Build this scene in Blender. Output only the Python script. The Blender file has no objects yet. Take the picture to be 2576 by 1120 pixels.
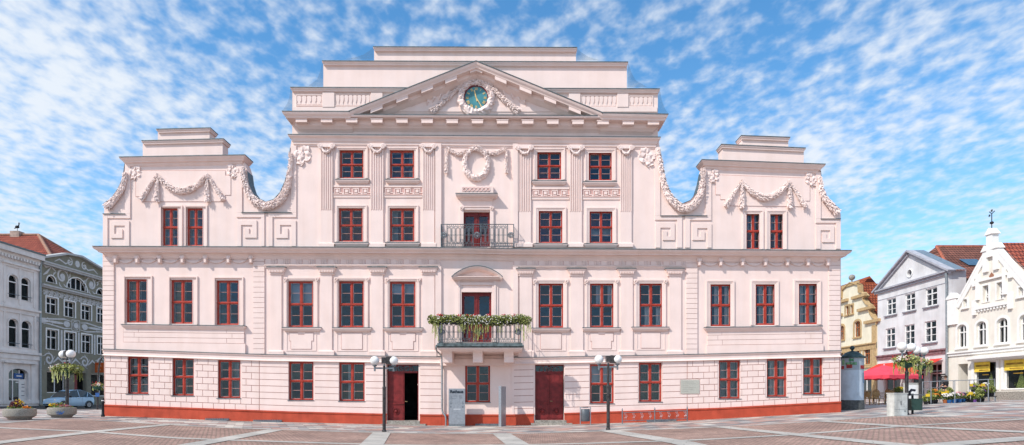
import bpy, bmesh, math, random
from mathutils import Vector, Matrix, noise
from mathutils.geometry import tessellate_polygon
R = math.radians
random.seed(7)
COL = bpy.context.scene.collection
# ---------------------------------------------------------------- measures
CX, HZ, EYE, D, FP = 1288.0, 1000.0, 1.565, 32.0, 1472.0
PX = FP / D                      # facade pixels per metre in the survey drawing
LX, RX = -43.5, 34.4             # x of the house fronts left and right of the square

def interp(pts, x):
    if x <= pts[0][0]: return pts[0][1]
    for (a, b), (c, d) in zip(pts, pts[1:]):
        if x <= c: return b + (d - b) * (x - a) / (c - a)
    return pts[-1][1]
GN = [(-60, .85), (-43, .8), (-38, .64), (-26, .6), (-22.3, .565), (-15, .27), (-7, .087), (-4, .01), (1.3, .04), (9, .26), (18, .76),
      (22, .95), (28, 1.22), (34.4, 1.42), (60, 1.45)]
def g(x, y=0):
    return sum(interp(GN, x + o) for o in (-1.6, -.8, 0, .8, 1.6)) / 5
def G(px, py):                   # where on the sloping square a surveyed point lies
    d = 4.0
    while d < 140:
        x = (px - CX) / FP * d
        if EYE - (py - HZ) / FP * d <= g(x): break
        d += .05
    return x, d - D
# ---------------------------------------------------------------- materials
MATS = {}
def mat(name, col, rough=.8, var=.06, scale=3., bump=.0, bscale=60., metal=0., spec=.3, streak=0., emit=None, col2=None):
    if name in MATS: return MATS[name]
    m = bpy.data.materials.new(name); m.use_nodes = True; nt = m.node_tree; N = nt.nodes; L = nt.links
    b = N['Principled BSDF']; b.inputs['Roughness'].default_value = rough; b.inputs['Metallic'].default_value = metal
    b.inputs['Specular IOR Level'].default_value = spec
    tc = N.new('ShaderNodeTexCoord')
    nz = N.new('ShaderNodeTexNoise'); nz.inputs['Scale'].default_value = scale; nz.inputs['Detail'].default_value = 6
    mp = N.new('ShaderNodeMapping'); L.new(tc.outputs['Object'], mp.inputs['Vector'])
    L.new(mp.outputs[0], nz.inputs['Vector'])
    rp = N.new('ShaderNodeValToRGB')
    c2 = col2 or tuple(c * (1 - 2.2 * var) for c in col); c1 = tuple(min(1, c * (1 + var)) for c in col) if not col2 else col
    rp.color_ramp.elements[0].color = (*c2, 1); rp.color_ramp.elements[1].color = (*c1, 1)
    rp.color_ramp.elements[0].position = .3; rp.color_ramp.elements[1].position = .62
    L.new(nz.outputs[0], rp.inputs[0]); out = rp.outputs[0]
    if streak:
        m2 = N.new('ShaderNodeMapping'); m2.inputs['Scale'].default_value = (2.2, 2.2, .22); L.new(tc.outputs['Object'], m2.inputs['Vector'])
        n2 = N.new('ShaderNodeTexNoise'); n2.inputs['Scale'].default_value = 1.3; n2.inputs['Detail'].default_value = 8; L.new(m2.outputs[0], n2.inputs['Vector'])
        r2 = N.new('ShaderNodeValToRGB'); r2.color_ramp.elements[0].position = .35; r2.color_ramp.elements[1].position = .6
        v = 1 - streak; r2.color_ramp.elements[0].color = (v, v * .985, v * .97, 1); r2.color_ramp.elements[1].color = (1, 1, 1, 1)
        L.new(n2.outputs[0], r2.inputs[0])
        mx = N.new('ShaderNodeMix'); mx.data_type = 'RGBA'; mx.blend_type = 'MULTIPLY'; mx.inputs[0].default_value = 1
        L.new(out, mx.inputs[6]); L.new(r2.outputs[0], mx.inputs[7]); out = mx.outputs[2]
    L.new(out, b.inputs['Base Color'])
    if bump:
        nb = N.new('ShaderNodeTexNoise'); nb.inputs['Scale'].default_value = bscale; nb.inputs['Detail'].default_value = 4
        L.new(tc.outputs['Object'], nb.inputs['Vector'])
        bp = N.new('ShaderNodeBump'); bp.inputs['Strength'].default_value = bump; bp.inputs['Distance'].default_value = .03
        L.new(nb.outputs[0], bp.inputs['Height']); L.new(bp.outputs[0], b.inputs['Normal'])
    if emit:
        b.inputs['Emission Color'].default_value = (*col, 1); b.inputs['Emission Strength'].default_value = emit
    MATS[name] = m; return m
PINK = mat('pink_plaster', (.87, .69, .63), .85, .022, 1.1, .12, 40, streak=.03)
STUCCO = mat('pink_stucco', (.87, .705, .65), .8, .03, 6, .3, 30)
JOINT = mat('joint', (.48, .23, .19), .9, .1); JOINT2 = mat('joint_faded', (.62, .38, .34), .9, .1)
LEAD = mat('lead_flashing', (.13, .16, .165), .5, .15, 8, metal=.4)
RED = mat('red_paint', (.42, .05, .03), .45, .12, 5, .1, 30)
REDD = mat('dark_red_door_paint', (.20, .022, .022), .45, .15, 4, .1, 30)
PLINTH = mat('plinth_red', (.52, .08, .04), .75, .08, 2, .15, 25, streak=.1)
WHITE = mat('white_paint', (.8, .79, .77), .5, .04, 4)
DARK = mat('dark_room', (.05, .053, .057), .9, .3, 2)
IRON = mat('wrought_iron', (.16, .19, .21), .5, .2, 20, metal=.3)
POLE = mat('lamp_post_paint', (.05, .045, .045), .5, .3, 9, .2, 40)
GLOBE = mat('opal_globe', (.85, .84, .82), .25, .02, 4, spec=.5)
STEEL = mat('brushed_steel', (.36, .38, .41), .38, .07, 12, metal=.55)
GREY = mat('grey_metal', (.2, .22, .24), .45, .1, 9, metal=.3)
STONE = mat('step_stone', (.33, .30, .26), .9, .2, 12, .4, 40)
CONC = mat('washed_concrete', (.36, .33, .28), .95, .25, 45, .7, 110)
LEAF = mat('leaf_green', (.17, .22, .055), .6, .4, 14)
LEAF2 = mat('leaf_dark', (.035, .075, .02), .6, .45, 14)
LEAFY = mat('leaf_lime', (.32, .34, .10), .6, .3, 14)
FRED = mat('petal_red', (.55, .015, .02), .6, .1)
FWHITE = mat('petal_white', (.85, .8, .75), .6, .05)
FYEL = mat('petal_yellow', (.75, .5, .03), .6, .1)
FPINK = mat('petal_pink', (.75, .33, .35), .6, .1)
FVIO = mat('petal_violet', (.2, .08, .35), .6, .1)
FORA = mat('petal_orange', (.75, .22, .02), .6, .1)
BLACK = mat('black', (.015, .015, .018), .5, .1)
def glass(name, tint=(.8, .9, 1), refl=1.55, trans=.82):
    m = bpy.data.materials.new(name); m.use_nodes = True; nt = m.node_tree; N = nt.nodes; L = nt.links
    N.clear(); o = N.new('ShaderNodeOutputMaterial'); t = N.new('ShaderNodeBsdfTransparent'); t.inputs[0].default_value = (trans, trans, trans * 1.02, 1)
    gl = N.new('ShaderNodeBsdfGlossy'); gl.inputs['Roughness'].default_value = 0; gl.inputs['Color'].default_value = (*tint, 1)
    f = N.new('ShaderNodeFresnel'); f.inputs[0].default_value = refl
    nz = N.new('ShaderNodeTexNoise'); nz.inputs['Scale'].default_value = .9; tc = N.new('ShaderNodeTexCoord'); L.new(tc.outputs['Object'], nz.inputs['Vector'])
    bp = N.new('ShaderNodeBump'); bp.inputs['Strength'].default_value = .06; bp.inputs['Distance'].default_value = .02
    L.new(nz.outputs[0], bp.inputs['Height']); L.new(bp.outputs[0], gl.inputs['Normal'])
    mx = N.new('ShaderNodeMixShader'); L.new(f.outputs[0], mx.inputs[0]); L.new(t.outputs[0], mx.inputs[1]); L.new(gl.outputs[0], mx.inputs[2])
    L.new(mx.outputs[0], o.inputs[0]); MATS[name] = m; return m
GLASS = glass('window_glass', refl=1.65, tint=(.7, .85, 1)); GLASS2 = glass('house_glass', refl=1.13, tint=(.8, .85, .9))
def tilemat(name, c1, c2, mortar, bw, bh, sq=.5, axis='xy', msize=.02, rot=0, bump=.6, rough=.85, dirt=.3, off=.5, spec=.2):
    m = bpy.data.materials.new(name); m.use_nodes = True; nt = m.node_tree; N = nt.nodes; L = nt.links; b = N['Principled BSDF']
    b.inputs['Roughness'].default_value = rough; b.inputs['Specular IOR Level'].default_value = spec
    tc = N.new('ShaderNodeTexCoord'); sp = N.new('ShaderNodeSeparateXYZ'); cb = N.new('ShaderNodeCombineXYZ')
    L.new(tc.outputs['Object'], sp.inputs[0]); L.new(sp.outputs['XYZ'.index(axis[0].upper())], cb.inputs[0]); L.new(sp.outputs['XYZ'.index(axis[1].upper())], cb.inputs[1])
    mp = N.new('ShaderNodeMapping'); mp.inputs['Rotation'].default_value = (0, 0, rot); L.new(cb.outputs[0], mp.inputs['Vector'])
    # small wobble so that no joint is ruler straight
    wn = N.new('ShaderNodeTexNoise'); wn.inputs['Scale'].default_value = 2.5; L.new(mp.outputs[0], wn.inputs['Vector'])
    vm = N.new('ShaderNodeVectorMath'); vm.operation = 'MULTIPLY_ADD'; vm.inputs[1].default_value = (bh * .35,) * 3
    L.new(wn.outputs[1], vm.inputs[0]); L.new(mp.outputs[0], vm.inputs[2])
    br = N.new('ShaderNodeTexBrick'); br.inputs['Scale'].default_value = 1; br.inputs['Brick Width'].default_value = bw; br.inputs['Row Height'].default_value = bh
    br.inputs['Mortar Size'].default_value = msize; br.inputs['Mortar Smooth'].default_value = .3; br.offset = off
    br.inputs['Color1'].default_value = (*c1, 1); br.inputs['Color2'].default_value = (*c2, 1); br.inputs['Mortar'].default_value = (*mortar, 1)
    L.new(vm.outputs[0], br.inputs['Vector'])
    nz = N.new('ShaderNodeTexNoise'); nz.inputs['Scale'].default_value = .55; nz.inputs['Detail'].default_value = 9; nz.inputs['Roughness'].default_value = .65; L.new(tc.outputs['Object'], nz.inputs['Vector'])
    rp = N.new('ShaderNodeValToRGB'); rp.color_ramp.elements[0].position = .35; rp.color_ramp.elements[1].position = .65
    rp.color_ramp.elements[0].color = (1 - dirt,) * 3 + (1,); rp.color_ramp.elements[1].color = (1.12, 1.1, 1.08, 1); L.new(nz.outputs[0], rp.inputs[0])
    mx = N.new('ShaderNodeMix'); mx.data_type = 'RGBA'; mx.blend_type = 'MULTIPLY'; mx.inputs[0].default_value = 1
    L.new(br.outputs[0], mx.inputs[6]); L.new(rp.outputs[0], mx.inputs[7]); L.new(mx.outputs[2], b.inputs['Base Color'])
    bp = N.new('ShaderNodeBump'); bp.invert = True; bp.inputs['Strength'].default_value = bump; bp.inputs['Distance'].default_value = .03
    L.new(br.outputs[1], bp.inputs['Height']); L.new(bp.outputs[0], b.inputs['Normal']); MATS[name] = m; return m
# ---------------------------------------------------------------- mesh builder
class MB:
    def __init__(s): s.v = []; s.f = []
    def add(s, vs, fs):
        o = len(s.v); s.v += [tuple(v) for v in vs]; s.f += [tuple(i + o for i in f) for f in fs]; return s
    def box(s, x0, x1, y0, y1, z0, z1, M=None):
        vs = [Vector(p) for p in ((x0, y0, z0), (x1, y0, z0), (x1, y1, z0), (x0, y1, z0), (x0, y0, z1), (x1, y0, z1), (x1, y1, z1), (x0, y1, z1))]
        if M: vs = [M @ v for v in vs]
        return s.add(vs, [(0, 3, 2, 1), (4, 5, 6, 7), (0, 1, 5, 4), (1, 2, 6, 5), (2, 3, 7, 6), (3, 0, 4, 7)])
    def tube(s, pts, r, seg=6, closed=False, caps=True, bump=0., flat=1.):
        pts = [Vector(p) for p in pts]; n = len(pts); vs = []; fs = []
        rr = r if isinstance(r, (list, tuple)) else [r] * n
        up = None
        for i, p in enumerate(pts):
            a = pts[(i - 1) % n] if (closed or i) else p; b = pts[(i + 1) % n] if (closed or i < n - 1) else p
            t = (b - a).normalized() if (b - a).length > 1e-9 else Vector((0, 0, 1))
            if up is None: up = Vector((0, 1, 0)) if abs(t.y) < .9 else Vector((1, 0, 0))
            e1 = (up - t * up.dot(t)); e1 = e1.normalized() if e1.length > 1e-6 else t.orthogonal().normalized(); e2 = t.cross(e1); up = e1
            for k in range(seg):
                an = 2 * math.pi * k / seg; q = e1 * math.cos(an) * rr[i] * flat + e2 * math.sin(an) * rr[i]
                w = p + q
                if bump: w = p + q * (1 + bump * noise.noise(w * 9) * 1.6 + bump * noise.noise(w * 23))
                vs.append(w)
        m = n if closed else n - 1
        for i in range(m):
            for k in range(seg):
                a = i * seg + k; b = i * seg + (k + 1) % seg; c = ((i + 1) % n) * seg + (k + 1) % seg; d = ((i + 1) % n) * seg + k
                fs.append((a, b, c, d))
        if caps and not closed: fs.append(tuple(range(seg - 1, -1, -1))); fs.append(tuple((n - 1) * seg + k for k in range(seg)))
        return s.add(vs, fs)
    def lathe(s, prof, c=(0, 0, 0), seg=20, sx=1, sy=1):
        vs = []; fs = []
        for r, z in prof:
            for k in range(seg):
                a = 2 * math.pi * k / seg; vs.append((c[0] + r * sx * math.cos(a), c[1] + r * sy * math.sin(a), c[2] + z))
        for i in range(len(prof) - 1):
            for k in range(seg): fs.append((i * seg + k, i * seg + (k + 1) % seg, (i + 1) * seg + (k + 1) % seg, (i + 1) * seg + k))
        fs.append(tuple(range(seg - 1, -1, -1))); fs.append(tuple((len(prof) - 1) * seg + k for k in range(seg)))
        return s.add(vs, fs)
    def ball(s, c, r, seg=16, rings=10, sz=1.):
        return s.lathe([(max(1e-4, r * math.sin(math.pi * i / rings)), -r * sz * math.cos(math.pi * i / rings)) for i in range(rings + 1)], c, seg)
    def leaves(s, c, rad, n, size, rnd=random, droop=0):
        for _ in range(n):
            while True:
                p = Vector((rnd.uniform(-1, 1), rnd.uniform(-1, 1), rnd.uniform(-1, 1)))
                if p.length <= 1 and noise.noise(p * 2.3 + Vector(c)) > -.28: break
            q = Vector((c[0] + p.x * rad[0], c[1] + p.y * rad[1], c[2] + p.z * rad[2]))
            a = Vector((rnd.gauss(0, 1), rnd.gauss(0, 1), rnd.gauss(0, 1))).normalized(); b = a.orthogonal().normalized()
            k = size * rnd.uniform(.6, 1.3)
            s.add([q - a * k, q + b * k * .55, q + a * k, q - b * k * .55], [(0, 1, 2, 3)])
        return s
    def build(s, name, m, parent=None, smooth=False, fix=True):
        me = bpy.data.meshes.new(name); me.from_pydata(s.v, [], s.f)
        if fix:
            bm = bmesh.new(); bm.from_mesh(me); bmesh.ops.recalc_face_normals(bm, faces=bm.faces); bm.to_mesh(me); bm.free()
        if smooth:
            me.polygons.foreach_set('use_smooth', [True] * len(me.polygons))
            try: me.set_sharp_from_angle(angle=R(50))
            except Exception: pass
        me.materials.append(m)
        o = bpy.data.objects.new(name, me); COL.objects.link(o)
        if parent is not None: adopt(o, parent)
        return o
INV = {}
def adopt(o, parent):
    o.parent = parent; w = INV.get(parent.name)
    if w is None and parent.parent is not None: w = INV.get(parent.parent.name)
    # meshes are drawn in world metres: undo only the root's own place
    if parent.parent is None and w is not None: o.matrix_parent_inverse = w
def tag(o, label=None, cat=None, group=None, kind=None):
    if label: o['label'] = label
    if cat: o['category'] = cat
    if group: o['group'] = group
    if kind: o['kind'] = kind
    return o
def empty(name, loc=(0, 0, 0), label=None, cat=None, group=None, world=True):
    o = bpy.data.objects.new(name, None); o.location = loc; COL.objects.link(o); tag(o, label, cat, group)
    if world: INV[o.name] = Matrix.Translation(Vector(loc)).inverted()
    return o
KIDS = {}
def kids(o):
    return [c for c in COL.objects if c.parent is o]
def copy_tree(o, parent=None):
    ch = kids(o); c = o.copy(); COL.objects.link(c)
    if parent is not None: c.parent = parent
    for k in ch: copy_tree(k, c)
    return c
def place(o, x, y, rz=0, z=None, sc=1):
    o.location = (x, y, g(x) if z is None else z); o.rotation_euler = (0, 0, rz); o.scale = (sc,) * 3; return o
# ---------------------------------------------------------------- surveyed planes
class Plane:                     # 'm' town hall front (y = 0), 'l' / 'r' house rows along the sides
    def __init__(s, k): s.k = k
    def map(s, px, py, off=0.):
        if s.k == 'm': d = D - off
        elif s.k == 'l': d = (LX + off) * FP / (px - CX)
        else: d = (RX - off) * FP / (px - CX)
        return Vector(((px - CX) / FP * d, d - D, EYE + (HZ - py) / FP * d))
    def uv(s, px, py, off=0.):
        p = s.map(px, py, off); return (p.x if s.k == 'm' else p.y, p.z)
    def at(s, u, v, off=0.):
        if s.k == 'm': return Vector((u, -off, v))
        if s.k == 'l': return Vector((LX + off, u, v))
        return Vector((RX - off, u, v))
    def rect(s, x0, x1, y0, y1, off=0.):     # bounding pixels -> (u0, u1, v0, v1)
        if s.k == 'm': a = s.uv(x0, y0, off); b = s.uv(x1, y1, off)
        elif s.k == 'l': a = s.uv(x0, y0, off); b = s.uv(x1, y1, off)
        else: a = s.uv(x1, y0, off); b = s.uv(x0, y1, off)
        return (min(a[0], b[0]), max(a[0], b[0]), b[1], a[1])
PM, PL, PR = Plane('m'), Plane('l'), Plane('r')
def rloop(r): u0, u1, v0, v1 = r; return [(u0, v0), (u1, v0), (u1, v1), (u0, v1)]
def prism(mb, P, loop, f, b, holes=()):       # loop in plane metres
    loops = [loop] + list(holes); flat = []; vs = []; fs = []
    for l in loops: flat += l
    if holes:                    # cut into upright slabs so that every opening stays open
        us = sorted(set(round(u, 5) for u, v in flat)); eg = []
        for l in loops:
            for i in range(len(l)):
                p, q = l[i], l[(i + 1) % len(l)]
                if abs(p[0] - q[0]) > 1e-5: eg.append((p, q) if p[0] < q[0] else (q, p))
        va = lambda e, u: e[0][1] + (e[1][1] - e[0][1]) * (u - e[0][0]) / (e[1][0] - e[0][0])
        for a, c in zip(us, us[1:]):
            if c - a < 2e-5: continue
            mid = (a + c) / 2; sp = sorted((e for e in eg if e[0][0] < mid < e[1][0]), key=lambda e: va(e, mid))
            for lo, hi in zip(sp[0::2], sp[1::2]):
                q4 = [(a, va(lo, a)), (c, va(lo, c)), (c, va(hi, c)), (a, va(hi, a))]; o = len(vs)
                vs += [P.at(u, v, f) for u, v in q4] + [P.at(u, v, b) for u, v in q4]; fs += [(o, o + 1, o + 2, o + 3), (o + 7, o + 6, o + 5, o + 4)]
        n = len(flat); o = len(vs); vs += [P.at(u, v, f) for u, v in flat] + [P.at(u, v, b) for u, v in flat]
    else:
        n = len(flat); tri = tessellate_polygon([[Vector((u, v, 0)) for u, v in l] for l in loops])
        vs = [P.at(u, v, f) for u, v in flat] + [P.at(u, v, b) for u, v in flat]; o = 0
        for t in tri: fs.append(tuple(t)); fs.append(tuple(i + n for i in reversed(t)))
    for l in loops:
        m = len(l)
        for i in range(m): a = o + i; c = o + (i + 1) % m; fs.append((a, c, c + n, a + n))
        o += m
    mb.add(vs, fs); return mb
def pprism(mb, P, pts, f, b=0., holes=()):    # loop in survey pixels, seen at depth f
    return prism(mb, P, [P.uv(x, y, f) for x, y in pts], f, b, holes)
def pbox(mb, P, x0, x1, y0, y1, f, b=0.):
    if P.k == 'm':
        return prism(mb, P, rloop(P.rect(x0, x1, y0, y1, f)), f, b)
    return prism(mb, P, rloop(P.rect(x0, x1, y0, y1, f)), f, b)
def molding(mb, P, pts, prof, ret=(1, 1), back=.05, px=True, side=1):
    """sweep prof [(down m, off m)] along the top line pts; ends return to the wall"""
    mo = max(o for t, o in prof)
    path = [P.uv(x, y, mo) for x, y in pts] if px else pts
    n = len(path); vs = []; fs = []; m = len(prof)
    rows = []
    def nrm(i):
        d1 = Vector(path[i]) - Vector(path[i - 1]) if i else None; d2 = Vector(path[i + 1]) - Vector(path[i]) if i < n - 1 else None
        ns = [Vector((d.y, -d.x)).normalized() for d in (d1, d2) if d is not None]
        q = sum(ns, Vector((0, 0))); q.normalize(); q /= max(.3, q.dot(ns[0])); return q * side
    for i in range(n):
        q = nrm(i)
        if i == 0 or i == n - 1:
            sg = 1 if (path[-1][0] > path[0][0]) == (i > 0) else -1
            if ret[0 if i == 0 else 1]:
                # path end sits at the outermost lip; the moulding steps back to the wall below it
                R_ = [(path[i][0] + q.x * t - sg * (mo - o), path[i][1] + q.y * t, o) for t, o in prof]
                B_ = [(u, v, -back) for u, v, o in R_]
                rows += [B_, R_] if i == 0 else [R_, B_]
                continue
        R_ = [(path[i][0] + q.x * t, path[i][1] + q.y * t, o) for t, o in prof]; rows.append(R_)
    for r in rows: vs += [P.at(u, v, o) for u, v, o in r]
    for i in range(len(rows) - 1):
        for k in range(m - 1): a = i * m + k; fs.append((a, a + 1, a + m + 1, a + m))
        a = i * m; fs.append((a, a + m, a + 2 * m - 1, a + m - 1))
    fs.append(tuple(range(m))); fs.append(tuple((len(rows) - 1) * m + k for k in range(m - 1, -1, -1)))
    mb.add(vs, fs); return mb
def arcpts(cx, cy, rx, ry, a0, a1, n):
    return [(cx + rx * math.cos(R(a0 + (a1 - a0) * i / n)), cy - ry * math.sin(R(a0 + (a1 - a0) * i / n))) for i in range(n + 1)]
def smooth_path(pts, n=6):
    out = []
    P_ = [Vector(p) for p in pts]
    for i in range(len(P_) - 1):
        p0 = P_[max(0, i - 1)]; p1 = P_[i]; p2 = P_[i + 1]; p3 = P_[min(len(P_) - 1, i + 2)]
        for k in range(n):
            t = k / n; out.append(.5 * ((2 * p1) + (p2 - p0) * t + (2 * p0 - 5 * p1 + 4 * p2 - p3) * t * t + (3 * p1 - p0 - 3 * p2 + p3) * t ** 3))
    out.append(P_[-1]); return out
def ribbon(mb, P, pts, w, f, b=0., taper=True):    # flat strip along px points
    q = [Vector(P.uv(x, y, f)) for x, y in pts]; n = len(q); vs = []; fs = []
    for i in range(n):
        t = (q[min(n - 1, i + 1)] - q[max(0, i - 1)]).normalized(); nn = Vector((-t.y, t.x))
        ww = w * (1 if not taper else (.35 + .65 * math.sin(math.pi * min(1, .15 + i / (n - 1) * .85)))) / 2
        for sg in (-1, 1):
            c = q[i] + nn * ww * sg; vs += [P.at(c.x, c.y, f), P.at(c.x, c.y, b)]
    for i in range(n - 1):
        a = i * 4; fs += [(a, a + 2, a + 6, a + 4), (a, a + 4, a + 5, a + 1), (a + 2, a + 3, a + 7, a + 6), (a + 1, a + 5, a + 7, a + 3)]
    fs += [(0, 1, 3, 2), ((n - 1) * 4, (n - 1) * 4 + 2, (n - 1) * 4 + 3, (n - 1) * 4 + 1)]
    mb.add(vs, fs); return mb
# ================================================================ TOWN HALL
HALL = empty('town_hall', (-2, 8, 0), 'pale pink classical town hall with stepped gables, red windows and a clock pediment', 'town hall')
bandT = [(256, 878), (460, 885), (671, 892), (1109, 898), (1290, 900), (1728, 892), (2116, 882)]
bandB = [(x, y + 15) for x, y in bandT]
plinT = [(263, 1020), (724, 1037), (966, 1043), (1090, 1045), (1290, 1045), (1429, 1041), (1811, 1028), (2115, 1012)]
corT = [(232, 619.5), (765, 621.5), (1171, 623), (1274, 625.5), (1643, 627), (2143, 630)]
W1 = [(320, 372.6, 704, 812), (432.5, 487, 705.5, 815), (546.5, 602.5, 707, 818), (727, 789, 708.6, 823), (854, 916, 708.6, 823.7), (982, 1045.5, 710, 824),
      (1355, 1417, 713.6, 824.5), (1484, 1543.7, 713.6, 823.5), (1608, 1666, 713.6, 822), (1786, 1838.5, 715.7, 821), (1899, 1950, 715.7, 818), (2007, 2056.5, 714.4, 816)]
W0 = [(323.4, 376.5, 898, 991), (436, 490, 901.4, 995.4), (550.3, 607, 906.6, 1001.5), (728, 790, 910.8, 1006.6), (854.8, 918.3, 912.8, 1009), (1171, 1232.6, 918, 1012),
      (1484, 1543, 917, 1014.7), (1606.6, 1663, 913.3, 1010.6), (1807, 1859.8, 907.3, 1002.8), (1927, 1977, 903.5, 998), (2018, 2067, 900.5, 992)]
W2 = [(856, 915.3, 380, 450), (982, 1042.3, 380, 450), (854, 913.5, 526, 609), (982, 1042.8, 526, 609),
      (1351.8, 1412, 382.6, 453.5), (1481, 1539.4, 384.5, 455.6), (1355.6, 1415, 531, 612.5), (1482.8, 1541, 532, 612.5)]
W3 = [(411, 450, 525.6, 619.7), (473, 512.7, 525.6, 619.7), (1876, 1913, 537, 627.5), (1935.7, 1972, 537.6, 627.5)]
FD = -.13                        # window frames stand this far behind the wall face
def wrect(w, e=.012): r = PM.rect(*w, FD); return (r[0] - e, r[1] + e, r[2] - e, r[3] + e)
DB1 = PM.rect(1162, 1236.5, 736.3, 863, -.2); DB2 = PM.rect(1165, 1232.8, 535.6, 624, -.2)
DG1 = PM.rect(974.5, 1054.7, 917.6, 1058, -.25); DG2 = PM.rect(1345.5, 1418, 918, 1057, -.25)
TH = .45
zq = lambda px, py: PM.uv(px, py, 0)
# --- walls (storey by storey; the joints lie behind the string course and cornice)
mb = MB(); top = [zq(x, y) for x, y in bandB]; top = [(PM.uv(2115, 0)[0] if i == len(top) - 1 else (PM.uv(262, 0)[0] if i == 0 else u), v + .1) for i, (u, v) in enumerate(top)]
prism(mb, PM, top + [(top[-1][0], -.4), (top[0][0], -.4)], 0, -TH, [rloop(wrect(w)) for w in W0] + [rloop(DG1), rloop(DG2)])
mb.build('wall', PINK, HALL)
mb = MB()
prism(mb, PM, [zq(258, 626), zq(2115, 634)] + [(u + .02, v) for u, v in [top[-1], top[-2], top[-3], top[-4], top[-5], top[-6], (top[0][0] - .1, top[0][1])]], 0.002, -TH, [rloop(wrect(w)) for w in W1] + [rloop(DB1)])
mb.build('wall', PINK, HALL)
def V(l): return [zq(*p) for p in l]
UL = [(623, 432), (626, 457), (633, 479), (647, 497.6), (670, 508.5), (689, 502), (704.6, 485), (717, 457), (726.4, 419.7), (730.4, 372)]
UR = [(1660, 373), (1669, 426.8), (1678, 465.7), (1691.4, 492.7), (1715.4, 513), (1736, 504.7), (1752.8, 485), (1761.8, 456.7), (1767, 430)]
LE = [(261.4, 513), (281, 499), (296.6, 477), (307.5, 454), (312, 432), (315, 410)]
RE = [(2064, 430), (2066, 452), (2068.7, 471.7), (2077.7, 492.7), (2092.7, 510.7), (2112, 526)]
out = [(262, 634), (262, 515)] + LE[1:] + [(359, 405), (359, 360), (397, 357), (397, 330), (527, 328), (527, 357), (560, 357), (560, 403), (612, 402), (618, 415)] + \
      UL + [(735, 340), (735, 226), (813, 224), (813, 158), (941, 156), (941, 124), (1449, 124), (1449, 157), (1577, 158), (1577, 226), (1655, 228), (1655, 345)] + UR + \
      [(1771, 415), (1817, 412), (1817, 368), (1866, 366), (1866, 345), (1983, 350), (1983, 372), (2022, 375), (2022, 420), (2063, 420)] + RE + [(2115, 540), (2115, 638)]
mb = MB()
prism(mb, PM, V(out), 0, -.62, [rloop(wrect(w)) for w in W2 + W3] + [rloop(DB2)])
mb.build('wall', PINK, HALL)
# body of the building behind the front, and the roofs behind the gables
mb = MB(); xl, xr = zq(262, 0)[0], zq(2115, 0)[0]; zc = zq(0, 628)[1]
mb.box(xl, xl + .4, TH + .002, 18, -.4, zc).box(xr - .4, xr, TH + .002, 18, -.4, zc).box(xl + .4, xr - .4, 17.6, 18, -.4, zc)
mb.build('wall', PINK, HALL)
ROOFT = tilemat('red_roof_tiles', (.34, .085, .05), (.24, .06, .035), (.07, .02, .015), .32, .36, axis='xz', bump=1., dirt=.35)
mb = MB()
for a, b, e, r in ((330, 598, 560, 385), (750, 1640, 560, 240), (1785, 2050, 560, 400)):
    x0 = zq(a, 0)[0]; x1 = zq(b, 0)[0]; xm = (x0 + x1) / 2; ze = zc; zr = zq(0, r)[1]
    mb.add([(x0, .7, ze), (x0, 17.5, ze), (xm, 17.5, zr), (xm, .7, zr), (x1, .7, ze), (x1, 17.5, ze)], [(0, 1, 2, 3), (3, 2, 5, 4), (0, 3, 4), (1, 5, 2)])
mb.box(xl, xr, TH + .2, 18, zc - .1, zc + .05)
mb.build('roof', ROOFT, HALL)
# --- plinth
mb = MB()
def strip(mb, top, bot, f, b=0., x0=None, x1=None):   # band between two survey lines
    xs = sorted(set([x for x, _ in top] + [x0, x1])); xs = [x for x in xs if x0 <= x <= x1]
    a = [PM.uv(x, interp(top, x), f) for x in xs]
    if callable(bot) or isinstance(bot, list): c = [PM.uv(x, interp(bot, x), f) for x in reversed(xs)]
    else: c = [(u, bot) for u, v in reversed(a)]
    prism(mb, PM, a + c, f, b); return mb
for x0, x1 in ((261, 972), (1056.5, 1110), (1110.3, 1120), (1120.3, 1285), (1285.3, 1343), (1420, 2116)):
    f = .1 if x0 != 1120.3 else .07
    strip(mb, plinT, -.4, f, 0, x0, x1)
    strip(mb, [(x, y - 2.2) for x, y in plinT], [(x, y + 1.5) for x, y in plinT], f + .035, 0, x0 - .6, x1 + .6)
mb.build('plinth', PLINTH, HALL)
# --- rusticated ground floor
def sub(r, holes):
    for h in holes:
        if r[0] < h[1] and r[1] > h[0] and r[2] < h[3] and r[3] > h[2]:
            o = []
            if r[0] < h[0]: o += sub((r[0], h[0], r[2], r[3]), holes)
            if r[1] > h[1]: o += sub((h[1], r[1], r[2], r[3]), holes)
            a, b = max(r[0], h[0]), min(r[1], h[1])
            if r[2] < h[2]: o += sub((a, b, r[2], h[2]), holes)
            if r[3] > h[3]: o += sub((a, b, h[3], r[3]), holes)
            return o
    return [r] if r[1] - r[0] > .8 and r[3] - r[2] > .6 else []
hol = [(a - 2.6 if a < 1200 else a - 1.6, b + (1.8 if a < 1200 else 3), c - 1.5, d + 3.2) for a, b, c, d in W0] + [(971, 1057, 915, 1070), (1342, 1421, 915, 1070), (1710.5, 1762, 954, 993)]
jb = MB()
def cy(x, k): a = interp(bandB, x); b = interp(plinT, x); return a + (b - a) * k / 8
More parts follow.
